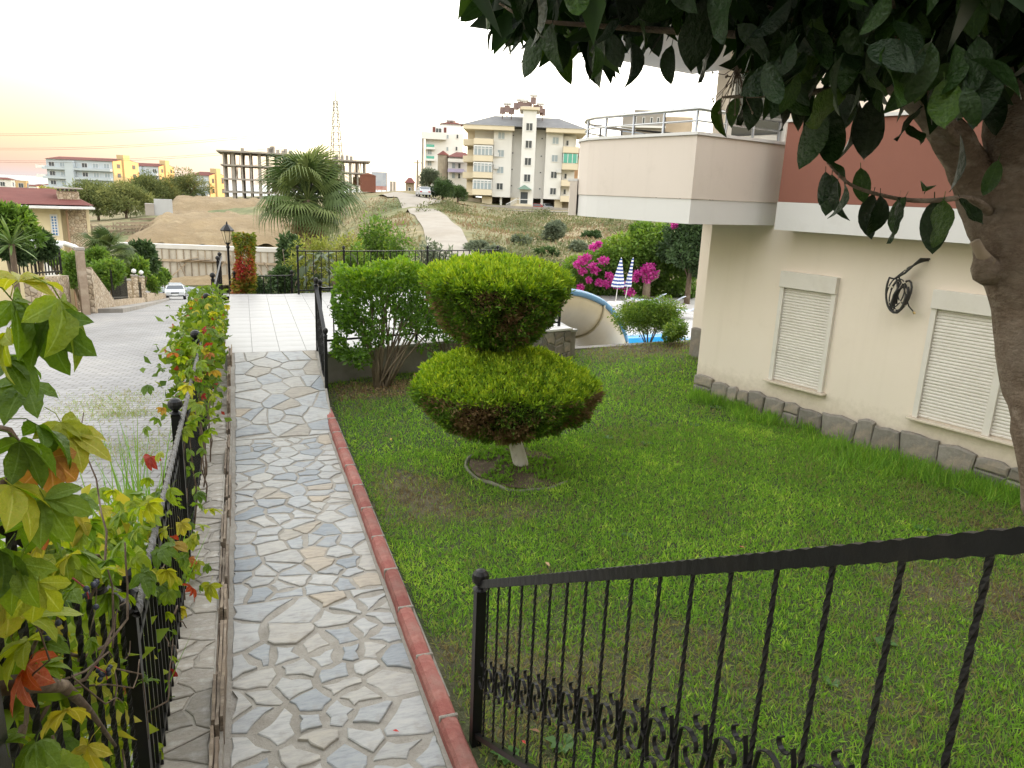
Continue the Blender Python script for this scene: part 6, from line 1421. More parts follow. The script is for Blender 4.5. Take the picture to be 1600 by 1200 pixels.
# ------------------------------------------------------------------ far buildings
def site(px, py, D, yaw=0.0, snap=True):
    p = at(px, py, D); az = math.atan2(p[0], p[1]); z = p[2]
    return (p[0], p[1], z), -az+yaw, mpp(p)
M_BWALL = mat('far_white_wall', (0.72, 0.71, 0.69), (0.67, 0.66, 0.64), .35, .9, .05, .01)
M_BCREAM = mat('far_cream_band', (0.66, 0.58, 0.44), (0.62, 0.54, 0.405), .4, .9, .05, .01)
M_BCOOL = mat('far_bluish_wall', (0.47, 0.52, 0.56), (0.43, 0.48, 0.52), .3, .9, .05, .01)
M_ROOFG = mat('grey_roof_tiles', (0.165, 0.165, 0.165), (0.12, 0.12, 0.125), .8, .85, .3, .03)
M_ROOFR = mat('maroon_roof_tiles', (0.165, 0.062, 0.052), (0.125, 0.045, 0.04), 1.2, .9, .4, .02, spec=.15)
M_GLASSD = glassy('far_window_glass', (0.05, 0.06, 0.07), .12)
M_GLASSB = glassy('far_pale_glass', (0.30, 0.36, 0.40), .1)
M_GLASSG = glassy('far_green_glass', (0.10, 0.38, 0.30), .1)
M_FRAMEW = mat('far_white_frame', (0.72, 0.72, 0.72), None, 2, .6, 0)
M_RAW = mat('raw_concrete', (0.34, 0.31, 0.28), (0.25, 0.225, 0.20), .6, .95, .3, .02)
M_TIMBER = mat('old_timber', (0.34, 0.27, 0.19), (0.22, 0.17, 0.12), 2, .95, .4, .02, obj_random=.3)
def B(parent, name, m, x0, x1, y0, y1, z0, z1): return MB().box(((x0+x1)/2, (y0+y1)/2, (z0+z1)/2), (x1-x0, y1-y0, z1-z0)).build(name, m, parent)
def win(parent, x, z, w, h, y, glass=None, mull=1):
    """window in a wall facing -y at depth y"""
    f = MB(); t = .09
    for a in (-w/2, w/2): f.box((a, 0, 0), (t, .12, h+t))
    for a in (-h/2, h/2): f.box((0, 0, a), (w-t, .12, t))
    for k in range(mull): f.box((-w/2+w*(k+1)/(mull+1), 0, 0), (t*.8, .1, h-t))
    fo = f.build('window', M_FRAMEW, parent, loc=(x, y-.06, z)); MB().box((0, .01, 0), (w-.02, .04, h-.02)).build('pane', glass or M_GLASSD, fo); return fo
def hip(x0, x1, y0, y1, z0, z1, rx0, rx1, ry):
    return MB().add([(x0, y0, z0), (x1, y0, z0), (x1, y1, z0), (x0, y1, z0), (rx0, ry, z1), (rx1, ry, z1)], [(3, 2, 1, 0), (0, 1, 5, 4), (1, 2, 5), (2, 3, 4, 5), (3, 0, 4)])

# -- cream and white apartment block on the hill
loc, rz, s = site(818, 327, 140); AP = empty('apartment_block', (loc[0], loc[1], loc[2]-.3), rz, 'white and cream apartment block with grey hip roof and solar heaters', 'building')
X = lambda px: (px-818)*s
Zp = lambda py: (327-py)*s+.3
zb = Zp(310)
B(AP, 'ground_floor_wall', M_BCREAM, X(752), X(768), .6, 9, 0, zb); B(AP, 'ground_floor_wall', M_BCREAM, X(866), X(878), .6, 9, 0, zb); B(AP, 'parking_back_wall', M_RAW, X(752), X(880), 6, 6.3, 0, zb); B(AP, 'ground_floor_wall', M_BCREAM, X(797), X(828), 1.0, 6, 0, zb)
for px in (782, 846): B(AP, 'column', M_BWALL, X(px)-.2, X(px)+.2, .8, 1.2, 0, zb)
B(AP, 'stone_wall', mat('far_stone_wall', (0.36, 0.31, 0.24), (0.26, 0.22, 0.17), .8, .95, .4, .05), X(712), X(750), 1.2, 1.6, 0, 1.9); B(AP, 'stone_wall', _mats['far_stone_wall'], X(877), X(900), 1.2, 1.6, 0, 2.2)
B(AP, 'wall', M_BWALL, X(768), X(796), 0, 11, zb, Zp(209)); B(AP, 'wall', M_BWALL, X(848), X(874), 0, 11, zb, Zp(209)); B(AP, 'recessed_wall', M_BWALL, X(738), X(900)-.6, 1.6, 12, zb, Zp(207))
tw_ = B(AP, 'stair_tower', M_BWALL, X(811), X(832), -1.75, 5, Zp(324), Zp(182)); B(AP, 'tower_cap', M_BCREAM, X(807), X(836), -2.2, 5.5, Zp(182)+.002, Zp(178))
hip(X(719), X(910), -1.6, 13.5, Zp(206)+.01, Zp(186), X(766), X(868), 6).build('roof', M_ROOFG, AP)
for (a, b, yy) in ((722, 799, -1.5), (847, 909, -1.5)): B(AP, 'eave_band', M_BCREAM, X(a), X(b), yy, 13.3, Zp(212), Zp(205.5))
for i, py in enumerate((219, 245, 269.5, 294)):
    win(AP, X(779.5), Zp(py), 10*s, 10*s, 0, M_GLASSB if i < 3 else M_GLASSD); win(AP, X(862.5), Zp(py+4), 9.5*s, 10*s, 0, M_GLASSB if i < 2 else M_GLASSD)
    win(AP, X(821.5), Zp((206, 231, 256, 280)[i]), 10*s, 11*s, -1.75, M_GLASSD); win(AP, X(797.5), Zp(py-2), 2.4*s, 2.4*s, 1.6, M_GLASSD, 0); win(AP, X(842), Zp(py+1), 2.8*s, 2.4*s, 1.6, M_GLASSD, 0)
    # left balconies
    pt = (225, 249.5, 274, 299.5)[i]
    bl = B(AP, 'balcony', M_BCREAM, X(738), X(768)-.02, -1.5, 1.58, Zp(pt+8.5), Zp(pt)); B(AP, 'side_balcony', M_BCREAM, X(721), X(737.5), .6, 5, Zp(pt+9.5), Zp(pt+.5)); B(AP, 'side_wall', M_BCREAM, X(726), X(737), 3, 11, Zp(pt+15), Zp(pt-14))
    if i > 0:
        zc = Zp(pt-7); gl = MB().box((0, 0, 0), (29*s, .06, 13*s)).build('balcony_glazing', M_GLASSB, AP, loc=(X(753), -1.42, zc))
        for k in range(6): MB().box((-14*s+k*5.6*s, -.06, 0), (.16, .08, 13*s)).build('mullion', M_FRAMEW, gl)
        MB().box((0, -.06, 6.6*s), (29*s, .1, .25)).build('transom', M_FRAMEW, gl); MB().box((0, -.06, 3.2*s), (29*s, .08, .12)).build('transom', M_FRAMEW, gl)
    pr2 = (231.5, 256, 280.5, 304)[i]
    B(AP, 'balcony', M_BCREAM, X(874)+.02, X(898), -1.2, 1.58, Zp(pr2+9), Zp(pr2)); B(AP, 'balcony_back', M_BWALL, X(875), X(890), 1.0, 1.58, Zp(pr2), Zp(pr2-16)); win(AP, X(881), Zp(pr2-6), 4*s, 8*s, 1.0, M_GLASSD, 0)
gl = MB().box((0, 0, 0), (23*s, .06, 13.5*s)).build('green_glazing', M_GLASSG, AP, loc=(X(886), -1.1, Zp(248.5)))
for k in range(4): MB().box((-11*s+k*7*s, -.05, 0), (.12, .06, 13.5*s)).build('mullion', M_FRAMEW, gl)
for (a, b) in ((769, 250), (769.5, 268), (866, 270)): B(AP, 'air_conditioner', M_FRAMEW, X(a), X(a)+.9, -.4, -.01, Zp(b), Zp(b)+.7)
MB().add([(X(807), -3.2, Zp(297)), (X(829), -3.2, Zp(297)), (X(829), -1.76, Zp(297)), (X(807), -1.76, Zp(297)), (X(818), -1.76, Zp(290))], [(3, 2, 1, 0), (0, 1, 4), (1, 2, 4), (3, 0, 4)]).build('porch_roof', mat('green_roof', (0.16, 0.24, 0.19), None, 2, .8), AP)
B(AP, 'entrance_door', M_GLASSD, X(812.5), X(823.5), -1.82, -1.76, Zp(318), Zp(301)); B(AP, 'landing', M_BCREAM, X(806), X(830), -3.4, -1.76, Zp(324), Zp(319))
for k in range(8): B(AP, 'stair_step', M_BCREAM, X(791)+k*.28*s/.118*.95, X(791)+(k+1)*.28*s/.118*.95-.01, -3.3, -1.9, 0, .3+k*.14)
MB().tube([(X(791), -3.3, 1.1), (X(806), -3.3, Zp(312)), (X(830), -3.3, Zp(312))], .06, 6).build('stair_rail', M_FRAMEW, AP); 
for k in range(10): MB().tube([(X(792)+k*1.6*s, -3.3, .3+k*.13), (X(792)+k*1.6*s, -3.3, 1.15+k*.13)], .035, 5).build('rail_bar', M_FRAMEW, AP)
M_SOLAR = mat('rusty_solar_panel', (0.15, 0.085, 0.06), (0.10, 0.06, 0.05), 1, .5)
for (px, py, big) in ((779, 179, 0), (786, 176.5, 1), (793, 179, 0), (800, 172, 0), (806, 170, 1), (813, 171, 1), (820, 170, 0), (826, 163, 1), (831, 174, 0), (837, 175, 1), (841, 179, 0)):
    MB().bar((0, -.5, -.8), (0, .5, .5), 1.0, .08).build('solar_panel', M_SOLAR, AP, loc=(X(px), 3.0, Zp(py)))
    if big: MB().tube([(-.7, .6, .9), (.7, .6, .9)], .32, 10).build('water_tank', M_FRAMEW, AP, loc=(X(px), 3.0, Zp(py))); MB().tube([(0, .6, -1.5), (0, .6, .7)], .08, 5).build('tank_stand', M_SOLAR, AP, loc=(X(px), 3.0, Zp(py)))
    else: MB().tube([(0, .3, -1.6), (0, .3, 0)], .08, 5).build('panel_stand', M_SOLAR, AP, loc=(X(px), 3.0, Zp(py)))
for px in (814, 818): MB().lathe((X(px), 1.2, Zp(176)), [(.05, -.3), (.45, 0), (.55, .15)], 10).build('satellite_dish', M_FRAMEW, AP)
o = B(AP, 'front_wall', M_RAW, X(752), X(900), -4.0, -3.8, -.3, .9)

# -- white block behind it on the left
loc, rz, s = site(690, 290, 185); W2 = empty('white_apartment_block', (loc[0], loc[1], loc[2]-3), rz, 'pinkish white apartment block behind the trees with red-capped stair head', 'building'); X = lambda px: (px-690)*s; Zp = lambda py: (290-py)*s+3
B(W2, 'wall', M_BWALL, X(664), X(722), 0, 14, 0, Zp(212)); B(W2, 'upper_wall', M_BWALL, X(672), X(722), 1.5, 14, Zp(212), Zp(200)); B(W2, 'stair_head', M_BWALL, X(688), X(718), 2, 9, Zp(202), Zp(197)); hip(X(686), X(722), 1.5, 10, Zp(197), Zp(192), X(700), X(708), 5).build('roof', M_ROOFR, W2)
for px in (700, 706): MB().lathe((X(px), 4, Zp(191)), [(.3, -.5), (.8, 0), (.3, .6)], 8).build('water_tank', M_FRAMEW, W2)
B(W2, 'terrace_parapet', M_BWALL, X(658), X(696), -1.6, -.02, Zp(222), Zp(212)); B(W2, 'column', M_RAW, X(658.5), X(662), -1.5, -.8, 0, Zp(222))
for py in (232, 249): B(W2, 'balcony_slab', M_BWALL, X(665), X(679), -1.6, -.02, Zp(py+5), Zp(py+2)); B(W2, 'balcony_glass', M_GLASSG, X(666), X(678), -1.6, -1.5, Zp(py+1.9), Zp(py-2))
for (px, py) in ((698, 217), (713, 216), (698, 235), (712, 234)): win(W2, X(px), Zp(py), 3.2*s, 6*s, 0, M_GLASSB if px < 700 else M_GLASSD, 0)
for (px) in (675, 692): B(W2, 'red_shutter', M_ROOFR, X(px), X(px+4), 1.42, 1.48, Zp(211), Zp(203))
win(W2, X(684), Zp(208), 9*s, 7*s, 1.5, M_GLASSD); win(W2, X(671), Zp(240), 6*s, 8*s, 0, M_GLASSB, 1); win(W2, X(671), Zp(257), 6*s, 8*s, 0, M_GLASSB, 1)
# -- stone-tower villa
loc, rz, s = site(705, 295, 160); V2 = empty('tower_villa', (loc[0], loc[1], loc[2]-2), rz, 'lilac and white villa with round stone tower and red cone roof', 'building'); X = lambda px: (px-705)*s; Zp = lambda py: (295-py)*s+2
MB().lathe((X(691.5), 1.5, 0), [(8.2*s, 0), (8.2*s, Zp(244.5))], 16).build('tower', _mats['far_stone_wall'], V2); MB().lathe((X(691.5), 1.5, Zp(244.5)), [(9.6*s, 0), (.05, 6.5*s)], 16).build('cone_roof', M_ROOFR, V2)
B(V2, 'wall', M_BWALL, X(700), X(733), .5, 9, 0, Zp(247)); hip(X(698), X(736), -.6, 10, Zp(247), Zp(238), X(712), X(726), 5).build('roof', M_ROOFR, V2)
M_LIL = mat('lilac_plaster', (0.46, 0.42, 0.60), None, .5, .9)
for py in (252, 267): B(V2, 'balcony', M_LIL if py > 260 else M_BWALL, X(699), X(724), -1.2, .48, Zp(py+3), Zp(py-2)); win(V2, X(708), Zp(py+8), 5*s, 8*s, .5, M_GLASSB, 0); win(V2, X(717), Zp(py+8), 4*s, 8*s, .5, M_GLASSD, 0)
# -- orange house at the right edge of the block
loc, rz, s = site(903, 320, 165); O2 = empty('orange_house', (loc[0], loc[1], loc[2]-3), rz, 'small orange house behind the right end of the apartment block', 'building')
B(O2, 'wall', mat('orange_plaster', (0.55, 0.33, 0.18), None, .5, .9), -2.5, 6, 0, 8, 0, 13); hip(-3.2, 7, -.7, 9, 13, 15.2, 0, 4, 4).build('roof', M_ROOFR, O2); win(O2, 1, 10.5, 1.4, 2, 0, M_GLASSB)
# -- grey house seen through the balcony railing
loc, rz, s = site(1005, 260, 150); G2 = empty('grey_house', (loc[0], loc[1], 0), rz, 'grey flat-roofed house seen through the balcony railing', 'building'); Zp = lambda py: loc[2]+(260-py)*s; X = lambda px: (px-1005)*s
B(G2, 'wall', M_RAW, X(968), X(1030), 0, 12, -3, Zp(181)); B(G2, 'upper_wall', M_RAW, X(985), X(1032), 1, 12, Zp(181), Zp(176)); B(G2, 'roof_edge', M_BWALL, X(966), X(1034), -.6, 12, Zp(203), Zp(200)); B(G2, 'wing', mat('far_tan_wall', (0.50, 0.40, 0.30), None, .5, .9), X(1034), X(1075), 2, 12, -3, Zp(184))
for px in (987, 1000, 1012, 1022): win(G2, X(px), Zp(192), 3.4*s, 9*s, 0, M_GLASSD, 0)

# -- concrete skeleton under construction
def skeleton(label, px0, px1, ys, pyb, D, depth, ncol, group, yaw=0.0):
    pc = (px0+px1)/2; loc, rz, s = site(pc, pyb, D, yaw); e = empty('unfinished_building', (loc[0], loc[1], loc[2]-.5), rz, label, 'building', group); X = lambda px: (px-pc)*s; Zp = lambda py: (pyb-py)*s+.5
    for k, py in enumerate(ys):
        ov = 1.0 if k == 0 else .35
        B(e, 'floor_slab', M_RAW, X(px0)-ov, X(px1)+ov, -ov, depth+ov, Zp(py)-.32, Zp(py))
    for j, y in enumerate((.3, depth*.5, depth-.3)):
        for k in range(ncol):
            x = X(px0)+.3+(X(px1)-X(px0)-.6)*k/(ncol-1); wd = .7 if (k+j) % 3 == 1 else .34
            zt = Zp(ys[0])-.32
            B(e, 'column', M_RAW, x-wd/2, x+wd/2, y-.2, y+.2, 0, zt)
    R = random.Random(int(px0))
    for k in range(34):
        x = R.uniform(X(px0), X(px1)); i = R.choice((0, 0, 1)); zt, zb_ = Zp(ys[i])-.32, (Zp(ys[i+1]) if i+1 < len(ys) else 0); y = R.uniform(0, depth); MB().bar((x, y, zb_), (x+R.uniform(-.3, .3), y, zt), .12, .12).build('timber_prop', M_TIMBER, e)
    for k in range(9):
        x = X(px0)+(X(px1)-X(px0))*R.random(); h = R.uniform(.6, 1.5); B(e, 'starter_column', M_RAW, x-.35, x+.35, 1, 1.6, Zp(ys[0])+.002, Zp(ys[0])+h)
    for k in range(5):
        x = R.uniform(X(px0)+1, X(px1)-3); i = R.randrange(len(ys)-1); B(e, 'brick_infill', mat('brick_infill', (0.36, 0.20, 0.13), (0.28, 0.15, 0.10), 1, .95), x, x+R.uniform(1.5, 3), depth*.5, depth*.5+.2, Zp(ys[i+1]), Zp(ys[i+1])+R.uniform(1, 2.3))
    return e
skeleton('left bare concrete building frame under construction with timber props', 354, 462, (241, 261, 281.5, 301), 313, 175, 16, 9, 'unfinished concrete frames')
skeleton('right bare concrete building frame rising behind the palm', 500, 572, (252, 270, 289), 306, 192, 14, 7, 'unfinished concrete frames')
M_RUST = mat('rust_red_cladding', (0.22, 0.085, 0.055), (0.17, 0.065, 0.045), .6, .8, .2, .02)
loc, rz, s = site(575, 295, 150); e = empty('site_shed', (loc[0], loc[1], loc[2]-.6), rz, 'rust-red ribbed site shed at the top of the dirt road', 'shed'); wd = 24*s
B(e, 'body', M_RUST, -wd/2, wd/2, 0, 3, 0, 20*s+.6); MB().add([(-wd/2-.1, -.1, 20*s+.6), (wd/2+.1, -.1, 20*s+.6), (wd/2+.1, 3.1, 20*s+.6), (-wd/2-.1, 3.1, 20*s+.6), (0, -.1, 24*s+.6), (0, 3.1, 24*s+.6)], [(0, 1, 4), (1, 2, 5, 4), (2, 3, 5), (3, 0, 4, 5)]).build('roof', M_RUST, e)
for k in range(11): B(e, 'rib', M_RUST, -wd/2+.1+k*wd/11, -wd/2+.22+k*wd/11, -.06, -.001, .3, 19.5*s+.6)
loc, rz, s = site(593, 296, 165); e = empty('advertising_hoarding', (loc[0], loc[1], loc[2]-.4), rz, 'faded blue, white and red advertising hoarding beside the rust-red shed', 'hoarding')
B(e, 'board', mat('hoarding_blue', (0.12, 0.20, 0.36), (0.45, 0.47, 0.52), .18, .7, 0, c3=(0.10, 0.14, 0.26)), -12*s, 11*s, 0, .15, 8*s, 29*s); B(e, 'lower_board', mat('hoarding_lower', (0.62, 0.58, 0.54), (0.45, 0.16, 0.14), .22, .7, 0, c3=(0.60, 0.56, 0.52)), -12*s, 11*s, .02, .13, .3, 8*s)
for k in range(4): MB().box((-11*s+k*7.3*s, .3, 4*s+1.4), (.15, .15, 8*s+2.8)).build('post', M_TIMBER, e)
loc, rz, s = site(614, 297, 330); o = empty('twin_tower_blocks', (loc[0], loc[1], loc[2]-4), rz, 'pair of small distant grey tower blocks on the horizon', 'building')
for q in (-2.6, 2.2): t_ = B(o, 'block', M_RAW, q*s-2.0*s, q*s+2.0*s, 0, 4, 0, 13*s+4); win(t_, 0, 0, .1, .1, 0) if False else None
# -- lattice pylon
loc, rz, s = site(526, 262, 235); e = empty('lattice_pylon', (loc[0], loc[1], loc[2]-6), rz+.3, 'thin steel lattice pylon behind the palm', 'pylon'); hp = (262-160)*s+6; M_PYL = mat('galvanised_steel', (0.13, 0.115, 0.10), None, 3, .6)
prev = None
for k in range(15):
    z = hp*k/14*.97; hw = 1.5*(1-k/14)+.45; pts = [(-hw, -hw, z), (hw, -hw, z), (hw, hw, z), (-hw, hw, z)]
    if prev:
        for i in range(4):
            MB().bar(prev[i], pts[i], .17).build('leg', M_PYL, e); MB().bar(prev[i], pts[(i+1) % 4], .09).build('brace', M_PYL, e); MB().bar(pts[i], pts[(i+1) % 4], .09).build('brace', M_PYL, e)
    prev = pts
MB().bar((0, 0, hp*.97), (0, 0, hp+2.0), .2).build('mast_tip', M_PYL, e)
# power lines
for k, (py0, py1) in enumerate(((211, 205), (233, 226), (252, 246))):
    a = at(-60, py0, 330); b = at(526, py1-30+k*4, 235); c = (a+b)/2-np.array([0, 0, 4.5]); M_WIRE = mat('power_wire', (0.12, 0.09, 0.07), None, 1, .8, 0)
    for q in (0, 1.1):
        pts = []
        for i in range(17):
            t = i/16; p = (1-t)**2*a+2*t*(1-t)*c+t*t*b; pts.append((p[0], p[1], p[2]+q*.5))
        o = MB().tube(pts, .04, 4).build('power_line', M_WIRE); tag(o, ('upper wire' if q else 'lower wire')+' of the '+('highest', 'middle', 'lowest')[k]+' pair of power lines across the left sky', 'wire', 'power lines')

# -- bluish apartment blocks and gables with painted sun glow, far left
M_SUNP = mat('sun_glow_end_plaster', (0.54, 0.41, 0.22), (0.50, 0.375, 0.20), .3, .9)  # warm glow of the low sun is painted into the end wall colour
def long_block(label, px0, px1, pxg, pye, pyr, pyb, D, nf, group, ncol, name='hotel_block'):
    """facade from px0 to px1, sunlit gable end from px1 to pxg (turned to the right)"""
    loc, rz, s = site(px1, pyb, D, math.radians(-32)); e = empty(name, (loc[0], loc[1], loc[2]-2), rz, label, 'building', group); k = 1/math.cos(math.radians(32)); w_ = (px1-px0)*s*k; dep = (pxg-px1)*s/math.sin(math.radians(32)); ze = (pyb-pye)*s+2; zr = (pyb-pyr)*s+2
    B(e, 'wall', M_BCOOL, -w_, 0, 0, dep, 0, ze); MB().add([(-w_-.4, -.5, ze+.01), (.3, -.5, ze+.01), (.3, dep+.5, ze+.01), (-w_-.4, dep+.5, ze+.01), (-w_-.4, dep/2, zr), (.3, dep/2, zr)], [(3, 2, 1, 0), (0, 1, 5, 4), (2, 3, 4, 5), (3, 0, 4), (1, 2, 5)]).build('roof', M_ROOFR, e)
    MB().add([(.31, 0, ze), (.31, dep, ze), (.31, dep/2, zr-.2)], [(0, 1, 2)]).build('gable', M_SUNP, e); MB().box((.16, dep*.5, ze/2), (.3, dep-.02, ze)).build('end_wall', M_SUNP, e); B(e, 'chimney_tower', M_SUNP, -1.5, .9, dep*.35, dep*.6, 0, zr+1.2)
    fh = ze/nf
    for f in range(nf):
        zc = ze-fh*(f+.5)
        if f > 0: B(e, 'balcony_band', M_BCOOL, -w_-.8, 0, -1.3, -.01, zc+fh*.38, zc+fh*.62)
        for c in range(ncol): win(e, -w_+(c+.5)*w_/ncol, zc-.05*fh, w_/ncol*.5, fh*.48, 0, M_GLASSB if (c*7+f*3) % 3 else M_GLASSD, 1)
        for q in (.2, .8):
            g = MB().box((0, 0, 0), (.06, dep*.12, fh*.45)).build('end_window', M_GLASSD, e, loc=(.36, dep*q, zc))
    B(e, 'stair_bay', M_BCOOL, -w_*.68, -w_*.55, -1.6, -.02, 0, ze-.3)
    for f in range(2): B(e, 'corner_balcony', M_BWALL, -w_-3.2, -w_-.02, -1, 4, ze-fh*(f+1)-.1, ze-fh*(f+1)+.9)
    return e
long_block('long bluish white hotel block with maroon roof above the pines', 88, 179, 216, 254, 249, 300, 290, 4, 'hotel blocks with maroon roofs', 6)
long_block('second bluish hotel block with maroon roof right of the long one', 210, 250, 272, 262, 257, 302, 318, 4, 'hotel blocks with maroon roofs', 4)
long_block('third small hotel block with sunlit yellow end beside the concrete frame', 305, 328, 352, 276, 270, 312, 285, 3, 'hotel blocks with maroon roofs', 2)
def town_house(px0, px1, pyt, pyb, D, label, m, roof=True):
    loc, rz, s = site((px0+px1)/2, pyb, D, -.3); w_ = (px1-px0)*s; h = (pyb-pyt)*s; e = empty('town_house', (loc[0], loc[1], loc[2]-3), rz, label, 'building', 'houses by the sea'); B(e, 'wall', m, -w_/2, w_/2, 0, w_*.7, 0, h+3)
    if roof: hip(-w_/2-.5, w_/2+.5, -.5, w_*.7+.5, h+3.01, h+3+w_*.12, -w_*.2, w_*.2, w_*.35).build('roof', M_ROOFR, e)
    n = max(1, int(w_/4))
    for f in range(max(1, int(h/3))):
        for c in range(n): win(e, -w_/2+(c+.5)*w_/n, 3+h-1.6-3*f, 1.5, 1.5, 0, M_GLASSD, 1)
        win_e = MB().box((w_/2+.02, w_*.35, 3+h-1.6-3*f), (.08, 1.6, 1.5)).build('end_window', M_GLASSD, e)
    return e
M_GOLD = mat('ochre_plaster', (0.60, 0.42, 0.22), None, .3, .9)
town_house(-6, 18, 281, 302, 330, 'white flat-topped house at the left edge above the villa roof', M_BWALL); town_house(17, 34, 284, 302, 360, 'white house with balconies second from the left edge', M_BWALL); town_house(27, 42, 283, 303, 320, 'ochre sunlit house between white houses by the sea', M_GOLD, False); town_house(42, 58, 291, 303, 380, 'low red-roofed house by the sea', M_BWALL); town_house(56, 70, 290, 303, 400, 'small ochre house with red roof near the hotel block', M_GOLD); town_house(68, 84, 290, 304, 420, 'small white house just left of the hotel block', M_BWALL)

# ------------------------------------------------------------------ left side: pines, building site, villa, street
rng = np.random.default_rng(31)
M_PINE = foliage('pine_needles', [(0, (0.06, 0.08, 0.03)), (0.4, (0.12, 0.15, 0.055)), (0.75, (0.19, 0.215, 0.075)), (1, (0.27, 0.28, 0.10))], .25, .7, .2)
def tree_at(px, pyt, pyb, pxw, D, label, m, n=9000, size=.5, name='pine_tree', group='pines above the building site', ts=0., tr=.22):
    top = at(px, pyt, D); bot = at(px, pyb, D); s_ = mpp(top); rx = pxw*s_/2; h = top[2]-bot[2]; rz_ = h*.50
    return plant(name, label, 'tree', (top[0], top[1], bot[2]-.3), (0, 0, h-rz_, rx, rx*.8, rz_), n, size, m, 26, .40, 7, .10, group, .22, ts, 1.0, tr)
tree_at(148, 279, 352, 100, 150, 'leftmost broad pine behind the villa chimney', M_PINE, 9000, .55, ts=.04)
tree_at(192, 277, 350, 92, 146, 'light green rounded pine in the middle of the row', M_PINE, 9000, .5, ts=.16)
tree_at(228, 263, 346, 78, 158, 'tall pine in front of the sunlit gable', M_PINE, 8000, .55)
tree_at(286, 262, 330, 84, 165, 'dark pine left of the concrete frame', M_PINE, 8000, .55, ts=-.06)
tree_at(256, 276, 338, 52, 160, 'narrow dark pine between two taller pines', M_PINE, 4500, .5, ts=-.05)
tree_at(78, 288, 322, 40, 110, 'yellow-green tree behind the villa roof', M_YELG, 4000, .4, 'leafy_tree', None, 0, .15)
# earth mound and site wall
M_EARTH = mat('tan_earth', (0.29, 0.215, 0.12), (0.22, 0.16, 0.088), .2, .98, 1.0, .4, c3=(0.34, 0.265, 0.155), dirt=((0.20, 0.145, 0.08), .5, .55))
def mound(u, v):
    a = at(140+330*u, 384+8*u, 110); b = at(205+250*u, 313+8*u, 160); p = a+(b-a)*v; return (p[0], p[1])
U_, V_ = 70, 34; VV = []; 
for i in range(U_):
    for j in range(V_):
        u, v = i/(U_-1), j/(V_-1); x, y = mound(u, v)
        lft = min(1, max(0, (u-.13)/.17)); prof = 3.3*min(1, v/.24)**.8+.15*math.sin(v*14) if v < .60 else 3.4+2.0*min(1, (v-.60)/.14)
        z = at(300, 384, 110)[2]+.1+prof*lft+.45*noise.noise(Vector((x*.22, y*.22, 0)))+.35*noise.noise(Vector((x*.75, y*.18, 3)))*lft+.15*noise.noise(Vector((x*1.6, y*1.0, 5)))
        VV.append((x, y, z))
o = MB().add(VV, [(i*V_+j, (i+1)*V_+j, (i+1)*V_+j+1, i*V_+j+1) for i in range(U_-1) for j in range(V_-1)]).build('earth_mound', M_EARTH, None, True); tag(o, 'bare tan earth mound of the building site', 'mound', kind='structure')
M_FORM = mat('pale_formwork', (0.50, 0.46, 0.39), (0.42, 0.38, 0.32), .5, .92, .3, .02, obj_random=.06, dirt=((0.32, 0.28, 0.22), .5, .5))
wa, wb = at(135, 377, 104), at(470, 389, 101); base_z = at(320, 432, 103)[2]
sw = empty('site_retaining_wall', (wa[0], wa[1], base_z), math.atan2(wb[1]-wa[1], wb[0]-wa[0]), 'long pale retaining wall with timber formwork at the end of the road', 'wall'); Lw = math.hypot(wb[0]-wa[0], wb[1]-wa[1]); hw_ = wa[2]-base_z; hw2 = wb[2]-base_z
npn = 30
for k in range(npn):
    x0, x1 = Lw*k/npn, Lw*(k+1)/npn; h = hw_+(hw2-hw_)*k/npn
    MB().box(((x0+x1)/2, .15*((k*7) % 3-1)*.2, (h-.5)/2), (x1-x0-.04, .3, h-.5)).build('formwork_panel', M_FORM, sw); MB().bar((x0, -.22, 0), (x0, -.22, h-.6), .12, .1).build('stud', M_TIMBER, sw)
MB().bar((0, .25, hw_-.25), (Lw, .25, hw2-.25), 1.2, .5).build('wall_top_slab', mat('pale_concrete', (0.56, 0.54, 0.51), (0.48, 0.46, 0.43), .6, .9, .2, .02), sw)
MB().bar((Lw*.3, -.35, hw_*.52), (Lw, -.35, hw2*.46), .12, .3).build('waler', M_TIMBER, sw)
R = random.Random(9)
for k in range(9):
    x = Lw*R.uniform(.35, .95); MB().bar((x, -.4, R.uniform(1.5, 3)), (x+R.uniform(-2.5, 2.5), -1.4, 0), .12, .12).build('raking_prop', M_TIMBER, sw)
for k in range(3): MB().bar((Lw*(.42+.05*k), -.6, hw_*.5), (Lw*(.50+.06*k), -.7, hw_*(.62-.06*k)), .5, .08).build('loose_board', M_TIMBER, sw)
# loose sand at the foot of the wall
sp0 = at(330, 437, 98); VV = []
for i in range(24):
    for j in range(10):
        u, v = i/23, j/9; p = at(262+140*u, 437, 95+7*v); VV.append((p[0], p[1], base_z-.1+.9*math.sin(math.pi*v)*(.35+.5*math.sin(math.pi*u))*(1+.4*noise.noise(Vector((p[0]*.6, p[1]*.6, 1))))))
o = MB().add(VV, [(i*10+j, (i+1)*10+j, (i+1)*10+j+1, i*10+j+1) for i in range(23) for j in range(9)]).build('sand_heap', M_EARTH, None, True); tag(o, 'low heap of sand along the foot of the site wall', 'sand', kind='structure')
